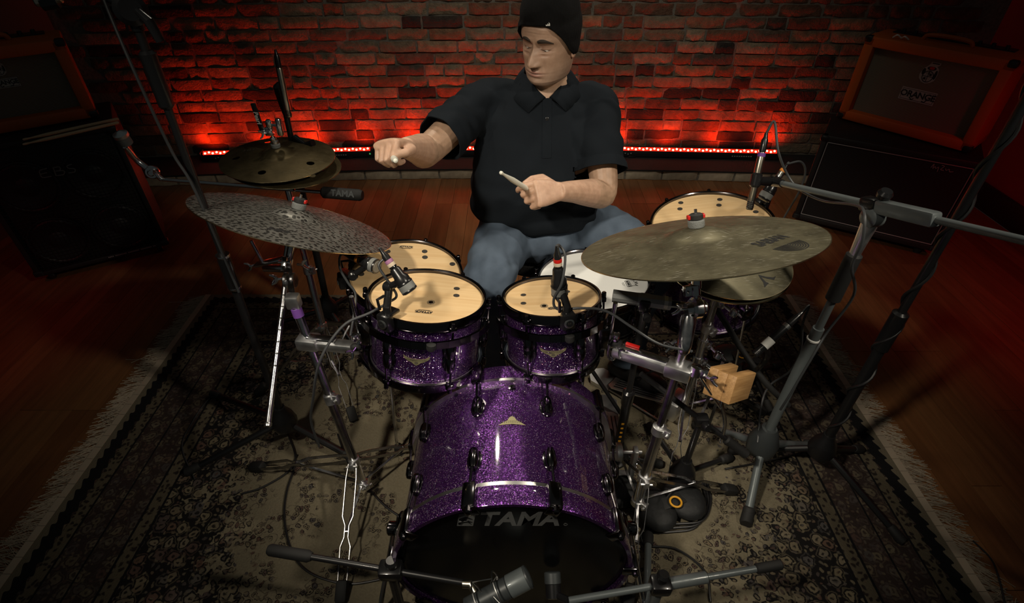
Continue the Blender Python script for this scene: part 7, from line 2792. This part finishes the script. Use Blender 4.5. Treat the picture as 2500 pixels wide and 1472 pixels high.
# ---------------------------------------------------------------- jeans and shoes
KR, KL = V((-0.075, 1.420, 0.600)), V((0.455, 1.510, 0.610))
AR, AL = V((-0.030, 1.435, 0.100)), V((0.462, 1.555, 0.100))
jn = MB()
ring_loft(jn, [((0.09, 1.81, 0.535), 0.19, 0.17), ((0.09, 1.79, 0.60), 0.210, 0.185), ((0.09, 1.79, 0.66), 0.210, 0.180), ((0.09, 1.80, 0.71), 0.195, 0.150)], 32)
limb(jn, [V((0.000, 1.80, 0.605)), V((-0.030, 1.66, 0.625)), V((-0.060, 1.52, 0.625)), KR, KR.lerp(AR, 0.25) + V((0, 0.012, 0)), KR.lerp(AR, 0.6) + V((0, 0.015, 0)), AR.lerp(KR, 0.08)], [0.112, 0.106, 0.092, 0.080, 0.073, 0.066, 0.062], 24)
limb(jn, [V((0.180, 1.80, 0.605)), V((0.290, 1.72, 0.635)), V((0.385, 1.63, 0.640)), KL, KL.lerp(AL, 0.25) + V((0, 0.012, 0)), KL.lerp(AL, 0.6) + V((0, 0.015, 0)), AL.lerp(KL, 0.08)], [0.112, 0.106, 0.093, 0.082, 0.074, 0.067, 0.063], 24)
me_j = evaluated(jn, 0.008, 10, 0.5)
bmj = bmesh.new()
bmj.from_mesh(me_j)
for v in bmj.verts:
    p = v.co
    f = 0.008 * mnoise.noise(V((p.x * 16, p.y * 7, p.z * 9))) + 0.006 * mnoise.noise(V((p.x * 34, p.y * 14, p.z * 26)))
    for K_, A_ in ((KR, AR), (KL, AL)):
        dk = (p - K_).length
        f += 0.006 * math.sin(dk * 85 + 4 * mnoise.noise(p * 8)) * smooth_step(0.24, 0.06, dk)
        da = (p - A_).length
        f += 0.007 * math.sin(p.z * 130 + 4 * mnoise.noise(p * 10)) * smooth_step(0.2, 0.05, da)
    v.co = p + v.normal * f
bmj.to_mesh(me_j)
bmj.free()
me_j.materials.clear()
me_j.materials.append(M['denim'])
me_j.shade_smooth()
me_j.name = 'jeans'
me_j.transform(Matrix.Translation(-V(person.location)))
jo = bpy.data.objects.new('jeans', me_j)
COL.objects.link(jo)
jo.parent = person
for (A, d, up_) in ((AR, V((0.10, -1, 0.22)), 0.055), (AL, V((0.62, -0.68, 0.24)), 0.055)):
    d.normalize()
    s_ = Z_.cross(d).normalized()
    u_ = d.cross(s_)
    o_ = A - V((0, 0, 0.030))
    sb = MB()
    rows = []
    for (a, hw, hd, oz) in ((-0.075, 0.020, 0.022, -0.004), (-0.060, 0.034, 0.034, 0.0), (-0.02, 0.039, 0.045, 0.010), (0.03, 0.038, 0.040, 0.004), (0.09, 0.044, 0.032, -0.006), (0.14, 0.046, 0.026, -0.012), (0.175, 0.038, 0.020, -0.016), (0.192, 0.018, 0.012, -0.018)):
        rows.append((o_ + d * a + u_ * oz, hw, hd, s_, u_))
    ring_loft(sb, rows, 24, 2.6)
    so = part('shoe', sb, 'shoe', person)
    sl = MB()
    rows = []
    for (a, hw) in ((-0.085, 0.022), (-0.060, 0.038), (-0.02, 0.040), (0.04, 0.040), (0.10, 0.047), (0.15, 0.046), (0.19, 0.032), (0.202, 0.014)):
        rows.append((o_ + d * a - u_ * 0.036, hw, 0.010, s_, u_))
    ring_loft(sl, rows, 24, 3)
    part('sole', sl, 'rubber', so)

# ---------------------------------------------------------------- the two held sticks


def stick(a, b, label, m, tip_at_b=True):
    a, b = V(a), V(b)
    d = (b - a).normalized()
    L = (b - a).length
    pts = [a, a + d * 0.004, a + d * 0.02, b - d * 0.085, b - d * 0.022, b - d * 0.014, b - d * 0.007, b - d * 0.002, b]
    single('drumstick', MB().tube(pts, [0.0045, 0.0070, 0.0076, 0.0076, 0.0034, 0.0036, 0.0052, 0.0044, 0.0015], 14), m, label, 'drumstick', base=a)


gripR = LR(0.085, 0.020, -0.036)
tipR = V((-0.242, 1.059, 1.194))
dR = (tipR - gripR).normalized()
stick(gripR - dR * 0.10, gripR + dR * 0.27, 'pale drumstick in the right hand, pointing at the camera', 'stick_white')
gripL = LL(0.088, 0.022, -0.030)
tipL = V((-0.03, 1.305, 1.053))
dL = (tipL - gripL).normalized()
stick(tipL - dL * 0.37, tipL, 'pale drumstick in the left hand, held against the belly', 'stick_white')
